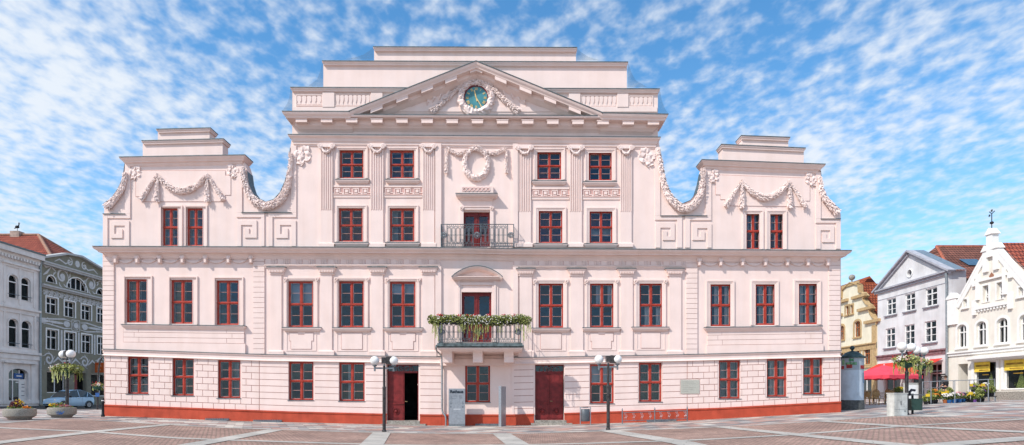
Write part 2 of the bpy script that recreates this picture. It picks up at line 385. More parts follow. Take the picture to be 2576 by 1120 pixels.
for (X0, X1, blocks) in ((264, 652, 27.3), (653, 972, 0), (1057, 1112, 0), (1293, 1342, 0), (1421, 1728, 0), (1729, 2112, 27.5)):
    mb = MB()
    for k in range(8):
        if blocks:
            xs = [X0]; x = X0 + (blocks if k % 2 else blocks * .5)
            while x < X1 - 6: xs.append(x); x += blocks
            xs.append(X1); segs = list(zip(xs, xs[1:])); gp = .62
        else:
            n = max(1, int((X1 - X0) / 55)); segs = [(X0 + (X1 - X0) * i / n, X0 + (X1 - X0) * (i + 1) / n) for i in range(n)]; gp = 0
        for a, b in segs:
            xm = (a + b) / 2; ym0, ym1 = cy(xm, k) + .66, cy(xm, k + 1) - .66
            for r in sub((a + gp, b - gp, ym0, ym1), hol):
                q = []
                for xx, yy, kk in ((r[0], r[2], k), (r[1], r[2], k), (r[1], r[3], k + 1), (r[0], r[3], k + 1)):
                    if abs(yy - (ym0 if kk == k else ym1)) < .01: yy = cy(xx, kk) + (.66 if kk == k else -.66)
                    q.append((xx, yy))
                pprism(mb, PM, q, .03, .002)
    mb.build('ashlar_facing', PINK, HALL)
# one red-brown backing sheet shows in the joints
hj = [PM.rect(a, b, c, d, .004) for a, b, c, d in hol]
for X0, X1, hh in ((263, 970.8, hj[0:5]), (1057.2, 1112, []), (1293, 1341.8, []), (1421.2, 2113, hj[6:11] + [hj[13]])):
    xs = [X0] + [x for x, _ in bandB if X0 < x < X1] + [X1]
    t = [PM.uv(x, interp(bandB, x), .004) for x in xs]; b_ = [PM.uv(x, interp(plinT, x) + 1, .004) for x in reversed(xs)]
    jb = MB(); prism(jb, PM, t + b_, .004, 0, [rloop(h) for h in hh]); jb.build('facing_joints', JOINT, HALL)
# --- string course
mb = MB(); lb = MB()
for a, b, o in ((256, 1112, .09), (1286, 2118, .09)):
    pts = [(a, interp(bandT, a))] + [p for p in bandT if a < p[0] < b] + [(b, interp(bandT, b))]
    molding(mb, PM, pts, [(0, 0), (0.01, o + .06), (.06, o + .06), (.10, o), (.26, o), (.33, o + .05), (.345, o + .05), (.36, 0)], ret=(1, 1))
    molding(lb, PM, [(x, y - .9) for x, y in pts], [(0, 0), (0, o + .09), (.022, o + .09), (.022, 0)], ret=(1, 1))
# first floor consoles band under the balcony
pbox(mb, PM, 1107, 1294, 903, 920, .16); pbox(mb, PM, 1109, 1292, 896, 903, .08)
# main cornice
CORN = [(0, 0), (0, .60), (.06, .60), (.12, .56), (.22, .42), (.26, .42), (.265, .22), (.33, .2), (.40, .13), (.46, .1), (.52, .06), (.56, 0)]
pts = corT[:]
molding(mb, PM, pts, CORN)
molding(lb, PM, [(x + (-.6 if i == 0 else (.6 if i == len(pts) - 1 else 0)), y - 1.2) for i, (x, y) in enumerate(pts)], [(0, 0), (0, .64), (.035, .64), (.035, 0)])
# gable cornices and steps
GC = [(0, 0), (0, .34), (.05, .34), (.10, .30), (.20, .2), (.24, .19), (.245, .1), (.33, .09), (.40, .03), (.42, 0)]
SC = [(0, 0), (0, .15), (.07, .15), (.13, .1), (.17, .1), (.175, .04), (.21, 0)]
def gcor(pts, prof, back=.64):
    molding(mb, PM, pts, prof, back=back)
    o = max(p[1] for p in prof)
    molding(lb, PM, [(pts[0][0] - .4, pts[0][1] - 1.3), (pts[-1][0] + .4, pts[-1][1] - 1.3)], [(0, -.3), (0, o + .03), (.035, o + .03), (.035, -.3)], back=back + .03)
gcor([(299, 395), (616, 389.5)], GC); gcor([(355.5, 354), (562, 349)], SC); gcor([(393, 325), (529, 321.5)], SC)
gcor([(1766, 401.5), (2077, 413)], GC); gcor([(1815, 363), (2027, 372.5)], SC); gcor([(1865, 341), (1988, 345.5)], SC)
# attic tiers of the middle
AC = [(0, 0), (0, .2), (.07, .2), (.13, .14), (.18, .13), (.185, .05), (.22, 0)]
gcor([(730, 219.5), (1030, 220.8)], AC); gcor([(1366, 222.2), (1660, 223.5)], AC); gcor([(810, 153), (1580, 156)], AC); gcor([(938.5, 117.5), (1452, 119.5)], AC)
# great entablature: lower moulding, frieze and modillion cornice
molding(mb, PM, [(724, 338), (1662, 345)], [(0, 0), (0, .3), (.07, .3), (.14, .2), (.17, .18), (.30, .14), (.305, .1), (.44, .09), (.445, .05), (.52, .04), (.55, 0)], back=.64)
molding(lb, PM, [(723.3, 336.8), (1662.6, 343.7)], [(0, -.1), (0, .33), (.03, .33), (.03, -.1)], back=.64)
ENT = [(0, 0), (0, .78), (.07, .78), (.14, .74), (.22, .66), (.29, .64), (.30, .30), (.52, .28), (.60, .2), (.66, .16), (.72, .08), (.80, 0)]
molding(mb, PM, [(709.5, 279.5), (880, 280.5)], ENT, ret=(1, 0), back=.64); molding(mb, PM, [(1514, 284), (1681, 287)], ENT, ret=(0, 1), back=.64)
ENM = [(t, o - (.08 if o > .5 else 0)) for t, o in ENT]
molding(mb, PM, [(880, 288), (1514, 291)], [(0, 0), (0, .68), (.07, .68), (.12, .64), (.13, .30), (.35, .28), (.43, .2), (.49, .16), (.55, .08), (.63, 0)], ret=(0, 0))
molding(lb, PM, [(708.8, 278.2), (879, 279)], [(0, 0), (0, .81), (.035, .81), (.035, 0)], ret=(1, 0), back=.64); molding(lb, PM, [(1515, 282.5), (1682, 285.8)], [(0, 0), (0, .81), (.035, .81), (.035, 0)], ret=(0, 1), back=.64)
molding(lb, PM, [(890, 286.8), (1504, 289.7)], [(0, 0), (0, .71), (.03, .71), (.03, 0)], ret=(0, 0))
# raking cornice of the pediment
sl = [(877, 279.5), (1197.4, 153), (1517, 284)]
molding(mb, PM, sl, [(0, 0), (0, .78), (.07, .78), (.14, .74), (.22, .66), (.27, .64), (.28, .34), (.44, .32), (.50, .22), (.56, .14), (.62, .04), (.63, -.02)], ret=(0, 0))
molding(lb, PM, [(875, 279), (1197.4, 151.4), (1519, 283)], [(0, -.02), (0, .82), (.035, .82), (.035, -.02)], ret=(0, 0))
pprism(mb, PM, [(905, 284), (1197.4, 166), (1492, 288)], .02, -.01)     # tympanum
mb.build('cornice', PINK, HALL); lb.build('lead_flashing', LEAD, HALL)
# modillions
mods = [(741.6 + 63.3 * k, 773 + 63.3 * k, 298.5 + 6.5 * k / 14, 309 + 6.5 * k / 14) for k in range(15)]
for a, b, c, d in mods:
    m = MB(); pbox(m, PM, a + 2, b - 1, c, d - 2, .58, .28); pbox(m, PM, a, b, c - 2.2, c, .60, .28); m.build('modillion', PINK, HALL)
sL = (279.5 - 153) / (1197.4 - 877); sR = (284 - 153) / (1517 - 1197.4)
for a, b in ((932, 962), (997, 1026), (1060, 1089), (1120, 1149), (1245, 1274), (1307, 1337), (1369, 1399), (1431, 1461)):
    s_, x_ = (sL, lambda x: 153 + (1197.4 - x) * sL) if a < 1197 else (sR, lambda x: 153 + (x - 1197.4) * sR)
    m = MB(); pprism(m, PM, [(a, x_(a) + 16.5), (b, x_(b) + 16.5), (b, x_(b) + 27), (a, x_(a) + 27)], 0.62, .3); m.build('modillion', PINK, HALL)
m = MB(); pprism(m, PM, [(1182, 174), (1197.4, 168), (1213, 174), (1213, 184), (1197.4, 178), (1182, 184)], .56, .3); m.build('modillion', PINK, HALL)
# --- attic balustrade of blind balusters
def bal(x0, x1, y0, y1, n):
    m = MB(); r = PM.rect(x0, x1, y0, y1, .05)
    for e in ((x0 - 2, x1 + 2, y0 - 2, y0), (x0 - 2, x1 + 2, y1, y1 + 2), (x0 - 2, x0, y0, y1), (x1, x1 + 2, y0, y1)): pbox(m, PM, *e, .05)
    w = (x1 - x0) / n
    for i in range(n):
        c = x0 + w * (i + .5)
        pprism(m, PM, [(c - w * .42, y1 - 1), (c - w * .22, y1 - 7), (c - w * .38, y0 + 14), (c - w * .44, y0 + 5), (c - w * .3, y0 + 1), (c + w * .3, y0 + 1), (c + w * .44, y0 + 5), (c + w * .38, y0 + 14), (c + w * .22, y1 - 7), (c + w * .42, y1 - 1)], .035)
    m.build('balustrade_panel', PINK, HALL)
bal(746, 809, 240, 264, 5); bal(844, 931, 238, 266, 8); bal(1463, 1551, 241, 268, 8); bal(1584, 1641, 243, 267, 5)
m = MB()
for a, b in ((811, 841), (933, 962), (1431, 1460), (1553, 1581)): m = MB(); pbox(m, PM, a, b, 232, 269, .09); m.build('balustrade_pier', PINK, HALL)
m = MB(); pbox(m, PM, 737, 1653, 269, 281, .06); m.build('balustrade_base', PINK, HALL)
# --- pilasters of the first floor
def pil1(a, b, yo=0):
    m = MB(); pbox(m, PM, a, b, 690 + yo, 884 + yo * .2, .07)
    pbox(m, PM, a - 4, b + 5, 886, interp(bandT, a) + 1, .14); molding(m, PM, [(a - 5, 880), (b + 5, 880)], [(0, 0), (.03, .09), (.06, .14), (.13, .15), (.16, .15), (.16, 0)])
    molding(m, PM, [(a - 8, 670.5 + yo), (b + 8, 670.5 + yo)], [(0, 0), (0, .23), (.05, .23), (.07, .2), (.16, .17), (.26, .12), (.31, .1), (.33, .1), (.335, .12), (.37, .12), (.40, .08), (.42, .07), (.42, 0)])
    for i in range(9): x = a - 3 + (b - a + 6) * (i + .5) / 9; pbox(m, PM, x - 1.1, x + 1.1, 678 + yo, 683.5 + yo, .2)
    m.build('pilaster', PINK, HALL)
    l = MB(); pbox(l, PM, a - 9, b + 9, 669 + yo, 670.6 + yo, .26); l.build('lead_flashing', LEAD, HALL)
for a, b in ((679, 708), (805, 835), (933, 963), (1062, 1093)): pil1(a, b, 1.5)
for a, b in ((1307, 1338), (1436, 1467), (1562, 1592), (1684, 1714)): pil1(a, b, 5)
# --- triglyph frieze
def frieze(x0, x1, y):
    m = MB(); j = MB(); n = round((x1 - x0) / 31.8); w = (x1 - x0) / n
    pbox(m, PM, x0, x1, y + 18, y + 20.5, .12); pbox(m, PM, x0, x1, y + 20.6, y + 26, .05); pbox(m, PM, x0, x1, y - 1, y + 18, .03)
    for i in range(n):
        x = x0 + w * i
        pbox(j, PM, x + 2, x + 17.5, y + 1.5, y + 17, .036, .03); pbox(m, PM, x + 3, x + 17.5, y + 2.6, y + 17.2, .055, .03)
        for k in range(3): pbox(m, PM, x + 19.5 + k * 4, x + 22 + k * 4, y + 2, y + 17, .075)
        for k in range(5): pbox(m, PM, x + 19 + k * 2.6, x + 20.7 + k * 2.6, y + 20.5, y + 23, .1)
    m.build('triglyph_frieze', PINK, HALL); j.build('frieze_joints', JOINT2, HALL)
frieze(664, 1107, 647.5); frieze(1290, 1728, 650)
# --- quoins
def quoin(x0, x1, y0, n, y1f):
    m = MB(); j = MB(); y1 = y1f; h = (y1 - y0) / n
    pbox(j, PM, x0 + .5, x1 - .3, y0, y1, .02)
    for i in range(n): pbox(m, PM, x0, x1, y0 + i * h + .45, y0 + (i + 1) * h - .45, .07)
    m.build('quoin', PINK, HALL); j.build('quoin_joints', JOINT, HALL)
quoin(258, 286, 645, 19, 879); quoin(636.5, 665, 645, 19, 890.5); quoin(1726.5, 1754.6, 649, 19, 891); quoin(2086, 2114, 655, 18, 882)
# --- consoles and little swags below the cornice of the wings
for cs, y in (([288.5, 343, 400, 457, 515, 573, 630], 643), ([1760, 1814, 1869, 1926.5, 1982, 2034, 2084], 650)):
    for c in cs:
        m = MB(); pbox(m, PM, c - 5.5, c + 5.5, y, y + 7, .24); pbox(m, PM, c - 5, c + 5, y + 7, y + 13, .18); pbox(m, PM, c - 5, c + 5, y + 13, y + 19, .1); pbox(m, PM, c - 2.5, c + 2.5, y + 2, y + 17, .27, .05)
        m.build('console', PINK, HALL)
    m = MB()
    for a, b in zip(cs, cs[1:]):
        for s_ in (0, 2.2):
            m.tube([PM.map(a + (b - a) * t / 14, y + 3 + (15 - s_) * 4 * (t / 14) * (1 - t / 14), .05) for t in range(15)], .035, 5)
    m.build('swag_moulding', STUCCO, HALL, smooth=True)
    m = MB(); pbox(m, PM, cs[0] - 2, cs[-1] + 2, y - 1, y + 1, .12); m.build('console_rail', PINK, HALL)
# --- windows
CURT = {}; PALEB = mat('pale_red_bar', (.50, .28, .24), .5, .05)
def window(w, kind='', curtain_casement=None):
    u0, u1, v0, v1 = PM.rect(*w, FD); W_ = u1 - u0; H_ = v1 - v0; st, mu = .088, .155; t = v0 + H_ * .5
    if W_ < 1.0: st, mu = .075, .14
    if kind == 'u': st, mu = .085, .135
    f = MB(); B = lambda m, a, b, c, d, y0, y1: m.box(a, b, y0, y1, c, d); y = -FD; um = (u0 + u1) / 2; tr = .068 if kind != 'u' else .055
    for a, b in ((u0, u0 + st), (u1 - st, u1), (um - mu / 2, um + mu / 2)): B(f, a, b, v0, v1, y, y + .07)
    for c, d in ((v0, v0 + st), (v1 - st, v1), (t - tr, t + tr)):
        B(f, u0 + st, um - mu / 2, c, d, y, y + .07); B(f, um + mu / 2, u1 - st, c, d, y, y + .07)
    B(f, um - .035, um + .035, v0 + .02, v1 - .02, y - .022, y - .001); B(f, u0 + .01, u1 - .01, t - .03, t + .035, y - .045, y - .023)
    B(f, u0, u1, t + .036, t + .05, y - .02, y - .001)
    inner = []
    for a, b in ((u0 + st, um - mu / 2), (um + mu / 2, u1 - st)):
        for c, d in ((v0 + st, t - tr), (t + tr, v1 - st)): inner.append((a, b, c, d))
    win = f.build('window', RED, HALL)
    gb = MB(); p = MB(); eb = MB()
    for a, b, c, d in inner:
        m_ = (c + d) / 2; gb.box(a, b, y + .02, y + .04, m_ - .011, m_ + .011)
        for q in ((a, a + .011, c, d), (b - .011, b, c, d), (a, b, c, c + .009), (a, b, d - .009, d)): eb.box(q[0], q[1], y + .045, y + .065, q[2], q[3])
        p.add([(a, y + .05, c), (b, y + .05, c), (b, y + .05, d), (a, y + .05, d)], [(0, 1, 2, 3)])
    adopt2(eb.build('putty_edge', WHITE), win); o = gb.build('glazing_bar', PALEB); adopt2(o, win); o = p.build('pane', GLASS, fix=False); adopt2(o, win)
    # inner box casement, painted white
    i_ = MB(); y2 = y + .19
    for a, b, c, d in inner:
        for q in ((a - .07, a - .004, c, d), (b + .004, b + .07, c, d), (a, b, c - .06, c - .002), (a, b, d + .002, d + .05)): i_.box(q[0], q[1], y2, y2 + .05, q[2], q[3])
    adopt2(i_.build('inner_frame', WHITE), win)
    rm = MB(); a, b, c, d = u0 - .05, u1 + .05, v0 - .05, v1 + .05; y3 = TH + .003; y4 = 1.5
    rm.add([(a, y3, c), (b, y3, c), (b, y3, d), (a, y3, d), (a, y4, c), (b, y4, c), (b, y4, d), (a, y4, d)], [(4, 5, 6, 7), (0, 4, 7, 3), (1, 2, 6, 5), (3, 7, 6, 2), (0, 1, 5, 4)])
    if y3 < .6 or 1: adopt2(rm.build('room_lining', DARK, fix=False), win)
    if curtain_casement:
        kindc, mc, rng = curtain_casement
        cm = MB()
        for k, (a, b, c, d) in enumerate(inner):
            if k not in rng: continue
            if kindc == 'blind': cm.box(a - .03, b + .03, y + .30, y + .31, c - .1, d + .1)
            elif kindc == 'lit_casement':  # pale folds added to stand in for the sunlit inner casement
                n = 8; lo, hi = b - (b - a) * .42, b + .09; vs = []
                for i in range(n + 1):
                    x = lo + (hi - lo) * i / n; yy = y + .255 + .02 * math.sin(i * 1.9); vs += [(x, yy, c - .12), (x, yy, d + .12)]
                cm.add(vs, [(2 * i, 2 * i + 2, 2 * i + 3, 2 * i + 1) for i in range(n)])
            elif kindc == 'half': cm.box(a - .03, b + .03, y + .30, y + .31, c + (d - c) * .5, d + .1)
            else:
                n = 14; lo, hi = (a - .03, b) if kindc == 'full' else ((a - .03, a + (b - a) * .55) if k < 2 else (a + (b - a) * .5, b + .03))
                vs = []; 
                for i in range(n + 1):
                    x = lo + (hi - lo) * i / n; yy = y + .36 + .03 * math.sin(i * 2.1); vs += [(x, yy, c - .12), (x, yy, d + .12)]
                cm.add(vs, [(2 * i, 2 * i + 2, 2 * i + 3, 2 * i + 1) for i in range(n)])
        adopt2(cm.build('curtain_casement', mc, fix=False), win)
    s = MB(); l = MB()
    x0, x1, y0, y1 = w
    if kind == 'g':              # ground floor: thin metal sill
        l.box(u0 - .05, u1 + .05, -.06, y, v0 - .035, v0 - .004); adopt2(l.build('sill', LEAD if 0 else GREY), win)
    if kind in ('w', 'c', 'u', 'v'):
        aw = 9.5 if kind != 'v' else 8; r = PM.rect(x0 - aw, x1 + aw, y0 - aw - 1, y1, .07); inr = wrect(w, .02)
        for k_, (o_, th) in enumerate(((0, .075), (.07, .045), (.14, .025))):
            rr = (r[0] + o_, r[1] - o_, v0 - .03, r[3] - o_)
            if rr[0] > inr[0] - .03: continue
            s.box(rr[0], rr[0] + .07 if rr[0] + .07 < inr[0] else inr[0], -th, .001, rr[2], rr[3]); s.box(rr[1] - .07, rr[1], -th, .001, rr[2], rr[3])
            s.box(rr[0] + .07, rr[1] - .07, -th, .001, rr[3] - .07, rr[3])
        s.box(inr[0] - .02, inr[0], -.018, .001, inr[2], inr[3] + .02); s.box(inr[1], inr[1] + .02, -.018, .001, inr[2], inr[3] + .02)
        if kind == 'c':
            for ux in (r[0] + .02, r[1] - .02):
                s.tube([Vector((ux, -.1, r[3] - .12)) + Vector((math.cos(t * .7) * (.1 - t * .006), 0, math.sin(t * .7) * (.1 - t * .006))) for t in range(13)], .03, 5)
                s.box(ux - .11, ux + .11, -.06, .001, r[3] - .25, r[3] + .02)
        adopt2(s.build('architrave', PINK), win)
    if kind in ('c', 'u'):
        e = 18 if kind == 'c' else 13; sm = MB()
        molding(sm, PM, [(x0 - e, y1 + 1.3), (x1 + e, y1 + 1.3)], [(0, 0), (0, .2), (.06, .2), (.1, .17), (.16, .13), (.19, .08), (.2, 0)])
        adopt2(sm.build('sill', PINK), win); sm = MB(); molding(sm, PM, [(x0 - e - .6, y1), (x1 + e + .6, y1)], [(0, -.12), (0, .22), (.03, .22), (.03, -.12)]); adopt2(sm.build('sill_flashing', LEAD), win)
    return win
def adopt2(o, part): o.parent = part
CG = mat('curtain_grey', (.42, .47, .47), .9, .15, 6); CY = mat('curtain_ochre', (.45, .36, .18), .9, .15, 6); CW = mat('blind_pale', (.52, .57, .63), .9, .08, 3)
CGR = mat('blind_green', (.16, .22, .2), .9, .2, 8)
CWH = mat('curtain_casement_white', (.75, .76, .75), .9, .06, 8)
cur = {0: ('side', CY, (0, 1)), 1: ('side', CY, (0, 1)), 2: ('side', CGR, (0, 1)), 3: ('blind', CW, (1, 3)), 5: ('half', CW, (1, 3)), 7: ('lit_casement', CW, (1, 3)), 8: ('lit_casement', CWH, (0, 2)), 9: ('lit_casement', CWH, (0, 1, 2, 3)), 10: ('lit_casement', CWH, (0, 1, 2, 3)), 11: ('full', CWH, (0, 1, 2, 3))}
for i, w in enumerate(W1): window(w, 'w' if i < 3 or i > 8 else 'c', cur.get(i))
cur = {0: ('full', CG, (0, 1, 2, 3)), 1: ('side', CG, (2, 3)), 2: ('full', CG, (2, 3)), 3: None, 6: ('blind', CW, (1, 3)), 7: ('full', CGR, (0, 1, 2, 3)), 4: ('lit_casement', CG, (0, 1)), 8: ('full', CG, (0, 1, 2, 3)), 9: ('lit_casement', CWH, (0, 1, 2, 3)), 10: ('full', CWH, (0, 1, 2, 3))}
for i, w in enumerate(W0): window(w, 'g', cur.get(i))
for i, w in enumerate(W2): window(w, 'u', {1: ('side', CG, (2, 3)), 3: ('side', CG, (0, 1)), 6: None, 7: ('half', CG, (0, 2))}.get(i))
for w in W3: window(w, 'v', ('full', CW, (1, 3)) if w[0] > 600 else ('side', CW, (0, 1, 2, 3)))
# notice behind the ground floor glass
# --- panels under first floor windows
def plate(poly, f=.035, name='panel'):
    m = MB(); j = MB(); cx = sum(p[0] for p in poly) / len(poly); cy_ = sum(p[1] for p in poly) / len(poly)
    pprism(m, PM, poly, f); m.build(name, PINK, HALL)
    q = [(x + (.9 if x > cx else -.9), y + (.9 if y > cy_ else -.9)) for x, y in poly]
    pprism(j, PM, q, .006); j.build(name + '_joints', JOINT, HALL)  # thin border in joint colour paints an edge shadow round the panel
def upanel(x0, x1, y0, y1, kind):
    rim = MB()
    for e in ((x0 - 8, x1 + 8, y0 - 6, y0 - 4), (x0 - 8, x1 + 8, y1 + 3, y1 + 5), (x0 - 8, x0 - 6, y0 - 4, y1 + 3), (x1 + 6, x1 + 8, y0 - 4, y1 + 3)): pbox(rim, PM, *e, .025)
    rim.build('panel_rim', PINK, HALL)
    w = x1 - x0; c = (x0 + x1) / 2
    if kind: plate([(x0, y0), (c - 8, y0), (c - 8, y0 + 4.5), (c + 8, y0 + 4.5), (c + 8, y0), (x1, y0), (x1, y0 + 20), (x1 - 5, y0 + 20), (x1 - 5, y1), (x0 + 4, y1), (x0 + 4, y0 + 20), (x0, y0 + 20)])
    else: plate([(x0 + 4, y0), (x1 - 4, y0), (x1 - 4, y1), (x0 + 4, y1)])
for i, (x0, x1, y0, y1) in enumerate(W1[3:9]): upanel(x0 + 1, x1 - 1, y1 + 14.5, y1 + 55 - (0 if i < 3 else 1.5), i % 2 == 0)
# --- long sills and block panels of the wings
for a, b, ya, yb, lo in ((304, 615, 815, 819, 824), (1774, 2070, 823, 819, 820)):
    m = MB(); l = MB()
    molding(m, PM, [(a, ya + 1.2), (b, yb + 1.2)], [(0, 0), (0, .24), (.06, .24), (.1, .2), (.17, .15), (.22, .1), (.24, 0)]); m.build('sill', PINK, HALL)
    molding(l, PM, [(a - .6, ya), (b + .6, yb)], [(0, -.12), (0, .27), (.03, .27), (.03, -.12)]); l.build('sill_flashing', LEAD, HALL)
    m = MB(); j = MB(); n = 20
    A, B_ = a + 6, b - 1
    t = lambda x: ya + (yb - ya) * (x - a) / (b - a) + 8
    pprism(j, PM, [(A, t(A)), (B_, t(B_)), (B_, t(B_) + 47), (A, t(A) + 47)], .045)
    sg = ((0, .125, .855, 1), (0, .09, .9, 1), (0, .13, .855, 1))
    for k in range(4):
        y0, y1 = 12.5 * k + .45, 12.5 * (k + 1) - .45
        cuts = sg[k] if k < 3 else (0, 1)
        ex = 3 if k == 3 else 0
        for c0, c1 in zip(cuts, cuts[1:]):
            x0 = A + (B_ - A) * c0 + .45 - (ex if c0 == 0 else 0); x1 = A + (B_ - A) * c1 - .45 + (ex if c1 == 1 else 0); bt = interp(bandT, (x0 + x1) / 2)
            pprism(m, PM, [(x0, t(x0) + y0), (x1, t(x1) + y0), (x1, t(x1) + y1 if k < 3 else interp(bandT, x1)), (x0, t(x0) + y1 if k < 3 else interp(bandT, x0))], .08 + ex * .01)
    m.build('sill_panel', PINK, HALL); j.build('sill_panel_joints', JOINT, HALL)
# --- fluted pilasters of the upper floors
def pil2(a, b, yo=0):
    m = MB(); pbox(m, PM, a, b, 528 + yo, 612, .08); pbox(m, PM, a - 4, b + 4, 614, 621, .16); molding(m, PM, [(a - 5, 609), (b + 5, 609)], [(0, 0), (.03, .1), (.07, .15), (.13, .15), (.15, 0)])
    n = 6; w = (b - a)
    pbox(m, PM, a, b, 372 + yo, 528 + yo, .05)
    for i in range(n):
        x = a + (w - 2.4) * i / (n - 1); pbox(m, PM, x, x + 2.4, 372 + yo, 528 + yo, .1, .05)
    pbox(m, PM, a - 1, b + 1, 360 + yo, 365 + yo, .16); m.build('pilaster', PINK, HALL)
    c = MB(); x0, x1 = a + 2, b - 2; yv = 369 + yo
    for s_, x in ((-1, x0 - 2), (1, x1 + 2)):
        ce = PM.map(x, yv, .17)
        c.tube([ce + Vector((math.cos(t * .62) * (.15 - t * .0072) * s_, -t * .002, math.sin(t * .62) * (.15 - t * .0072))) for t in range(19)], .036, 6)
        c.ball(ce, .055, 8, 6); c.add([], [])
    pbox(c, PM, x0 - 2, x1 + 2, 364 + yo, 369.5 + yo, .19)
    c.tube([PM.map(x0 + (x1 - x0) * t / 12, yv + 1 + 13 * 4 * (t / 12) * (1 - t / 12), .17) for t in range(13)], [.035 + .035 * math.sin(math.pi * t / 12) for t in range(13)], 8, bump=.5)
    c.build('capital', STUCCO, HALL, smooth=True)
for a, b in ((806, 836), (932, 964), (1063, 1092.5)): pil2(a, b)
for a, b in ((1304, 1335.6), (1433.5, 1463.6), (1560.6, 1589)): pil2(a, b, 4)
# --- greek key friezes
for a, b, yo in ((837, 931, 0), (965, 1062, 0), (1337, 1432, 5), (1465, 1560, 5)):
    m = MB(); pbox(m, PM, a, b, 466 + yo, 471 + yo, .045); pbox(m, PM, a, b, 491 + yo, 497 + yo, .045); pbox(m, PM, a, b, 490 + yo, 491.2 + yo, .07); m.build('frieze_band', PINK, HALL)
    k = MB(); j = MB(); pbox(j, PM, a, b, 472.5 + yo, 489.5 + yo, .008); n = 4; w = (b - a) / n
    for i in range(n):
        x = a + w * i; y = 473 + yo
        pbox(k, PM, x + w * .32, x + w * .62, y + 4, y + 11, .06)
        for e in ((x, x + w * .2, y + 12, y + 15.5), (x + w * .13, x + w * .2, y + 1, y + 12), (x + w * .2, x + w * .8, y + .5, y + 2.5), (x + w * .72, x + w * .8, y + 2.5, y + 13), (x + w * .8, x + w, y + 11, y + 13), (x + w * .27, x + w * .68, y + 12.5, y + 14.5)): pbox(k, PM, *e, .04)
    k.build('key_frieze', PINK, HALL); j.build('frieze_joints', JOINT2, HALL)
# --- piers that frame the middle bay
for a, b in ((1095, 1110), (1290, 1303)):
    m = MB(); pbox(m, PM, a, b, 361, 622, .13, 0); m.build('bay_pier', PINK, HALL); m = MB(); pbox(m, PM, a, b, 670, 896, .1, 0); m.build('bay_pier', PINK, HALL)
m = MB(); pbox(m, PM, 1287, 1293, 920, 1046, .05); m.build('edge_strip', PINK, HALL)
# --- meanders and frames of the side fields
def zl(l, ox, oy, k): return [((ox + a / k) * .6708, (oy + b / k) * .6708) for a, b in l]
def bars(l, ox, oy, k, f): 
    m = MB()
    for a, b, c, d in l: (x0, y0), (x1, y1) = zl([(a, c), (b, d)], ox, oy, k); pbox(m, PM, x0, x1, y0, y1, f)
    m.build('meander_relief', PINK, HALL)
L1 = (340, 440, 2.154); L2 = (2450, 480, 2.24)
bars([(98, 135, 777, 1040), (136, 318, 780, 815), (276, 318, 372, 779), (1176, 1222, 378, 769), (1176, 1402, 770, 807), (1376, 1402, 808, 1040), (1434, 1468, 808, 1040), (1434, 1660, 770, 807), (1618, 1660, 230, 769)], *L1, .06)
bars([(160, 310, 838, 875), (160, 190, 875, 975), (275, 310, 875, 1040), (190, 255, 942, 975), (222, 255, 905, 942)], *L1, .06)
bars([(1180, 1340, 833, 870), (1305, 1340, 870, 973), (1243, 1305, 942, 973), (1243, 1278, 897, 942), (1180, 1215, 870, 1040)], *L1, .06)
bars([(1495, 1657, 833, 870), (1495, 1530, 870, 975), (1530, 1592, 942, 975), (1560, 1592, 897, 942), (1620, 1657, 870, 1040)], *L1, .06)
bars([(15, 58, 160, 735), (15, 200, 736, 772), (200, 242, 736, 1005), (268, 308, 736, 1005), (308, 488, 738, 775), (440, 488, 345, 737), (1366, 1408, 372, 760), (1366, 1575, 761, 797), (1537, 1575, 798, 1015)], *L2, .06)
bars([(20, 180, 797, 838), (145, 180, 838, 942), (80, 145, 910, 942), (80, 115, 865, 910), (20, 60, 838, 1005)], *L2, .06)
bars([(330, 490, 800, 842), (330, 370, 842, 942), (370, 432, 912, 942), (400, 432, 868, 912), (455, 490, 842, 1005)], *L2, .06)
bars([(1368, 1520, 822, 860), (1368, 1406, 860, 1015), (1485, 1520, 860, 960), (1420, 1485, 930, 960), (1420, 1455, 885, 930)], *L2, .06)
l = MB()
for (a, b, y), (ox, oy, k) in (((95, 275, 776), L1), ((1215, 1620, 766), L1), ((60, 455, 734), L2), ((1410, 1578, 760), L2)):
    (x0, yy), (x1, _) = zl([(a, y), (b, y)], ox, oy, k); pbox(l, PM, x0, x1, yy, yy + 1.3, .12); l.build('lead_flashing', LEAD, HALL); l = MB()
# lead capping of the swept curves
for crv in (LE, UL, UR, RE):
    P_ = [PM.uv(*p) for p in crv]; vs = []; fs = []
    for u, v in P_: vs += [(u, -.05, v + .012), (u, .66, v + .012), (u, .66, v - .02), (u, -.05, v - .02)]
    n = len(P_)
    for i in range(n - 1):
        for q in range(4): a = i * 4 + q; b_ = i * 4 + (q + 1) % 4; fs.append((a, b_, b_ + 4, a + 4))
    l = MB(); l.add(vs, fs); l.build('lead_flashing', LEAD, HALL)
plate(zl([(365, 432), (1087, 432), (1087, 470), (1130, 470), (1130, 628), (1085, 628), (1085, 680), (410, 680), (410, 640), (365, 640)], *L1), .03)
plate(zl([(525, 395), (1278, 422), (1278, 462), (1315, 462), (1315, 612), (1272, 612), (1272, 660), (605, 652), (605, 600), (565, 600), (565, 560), (525, 560)], *L2), .03)
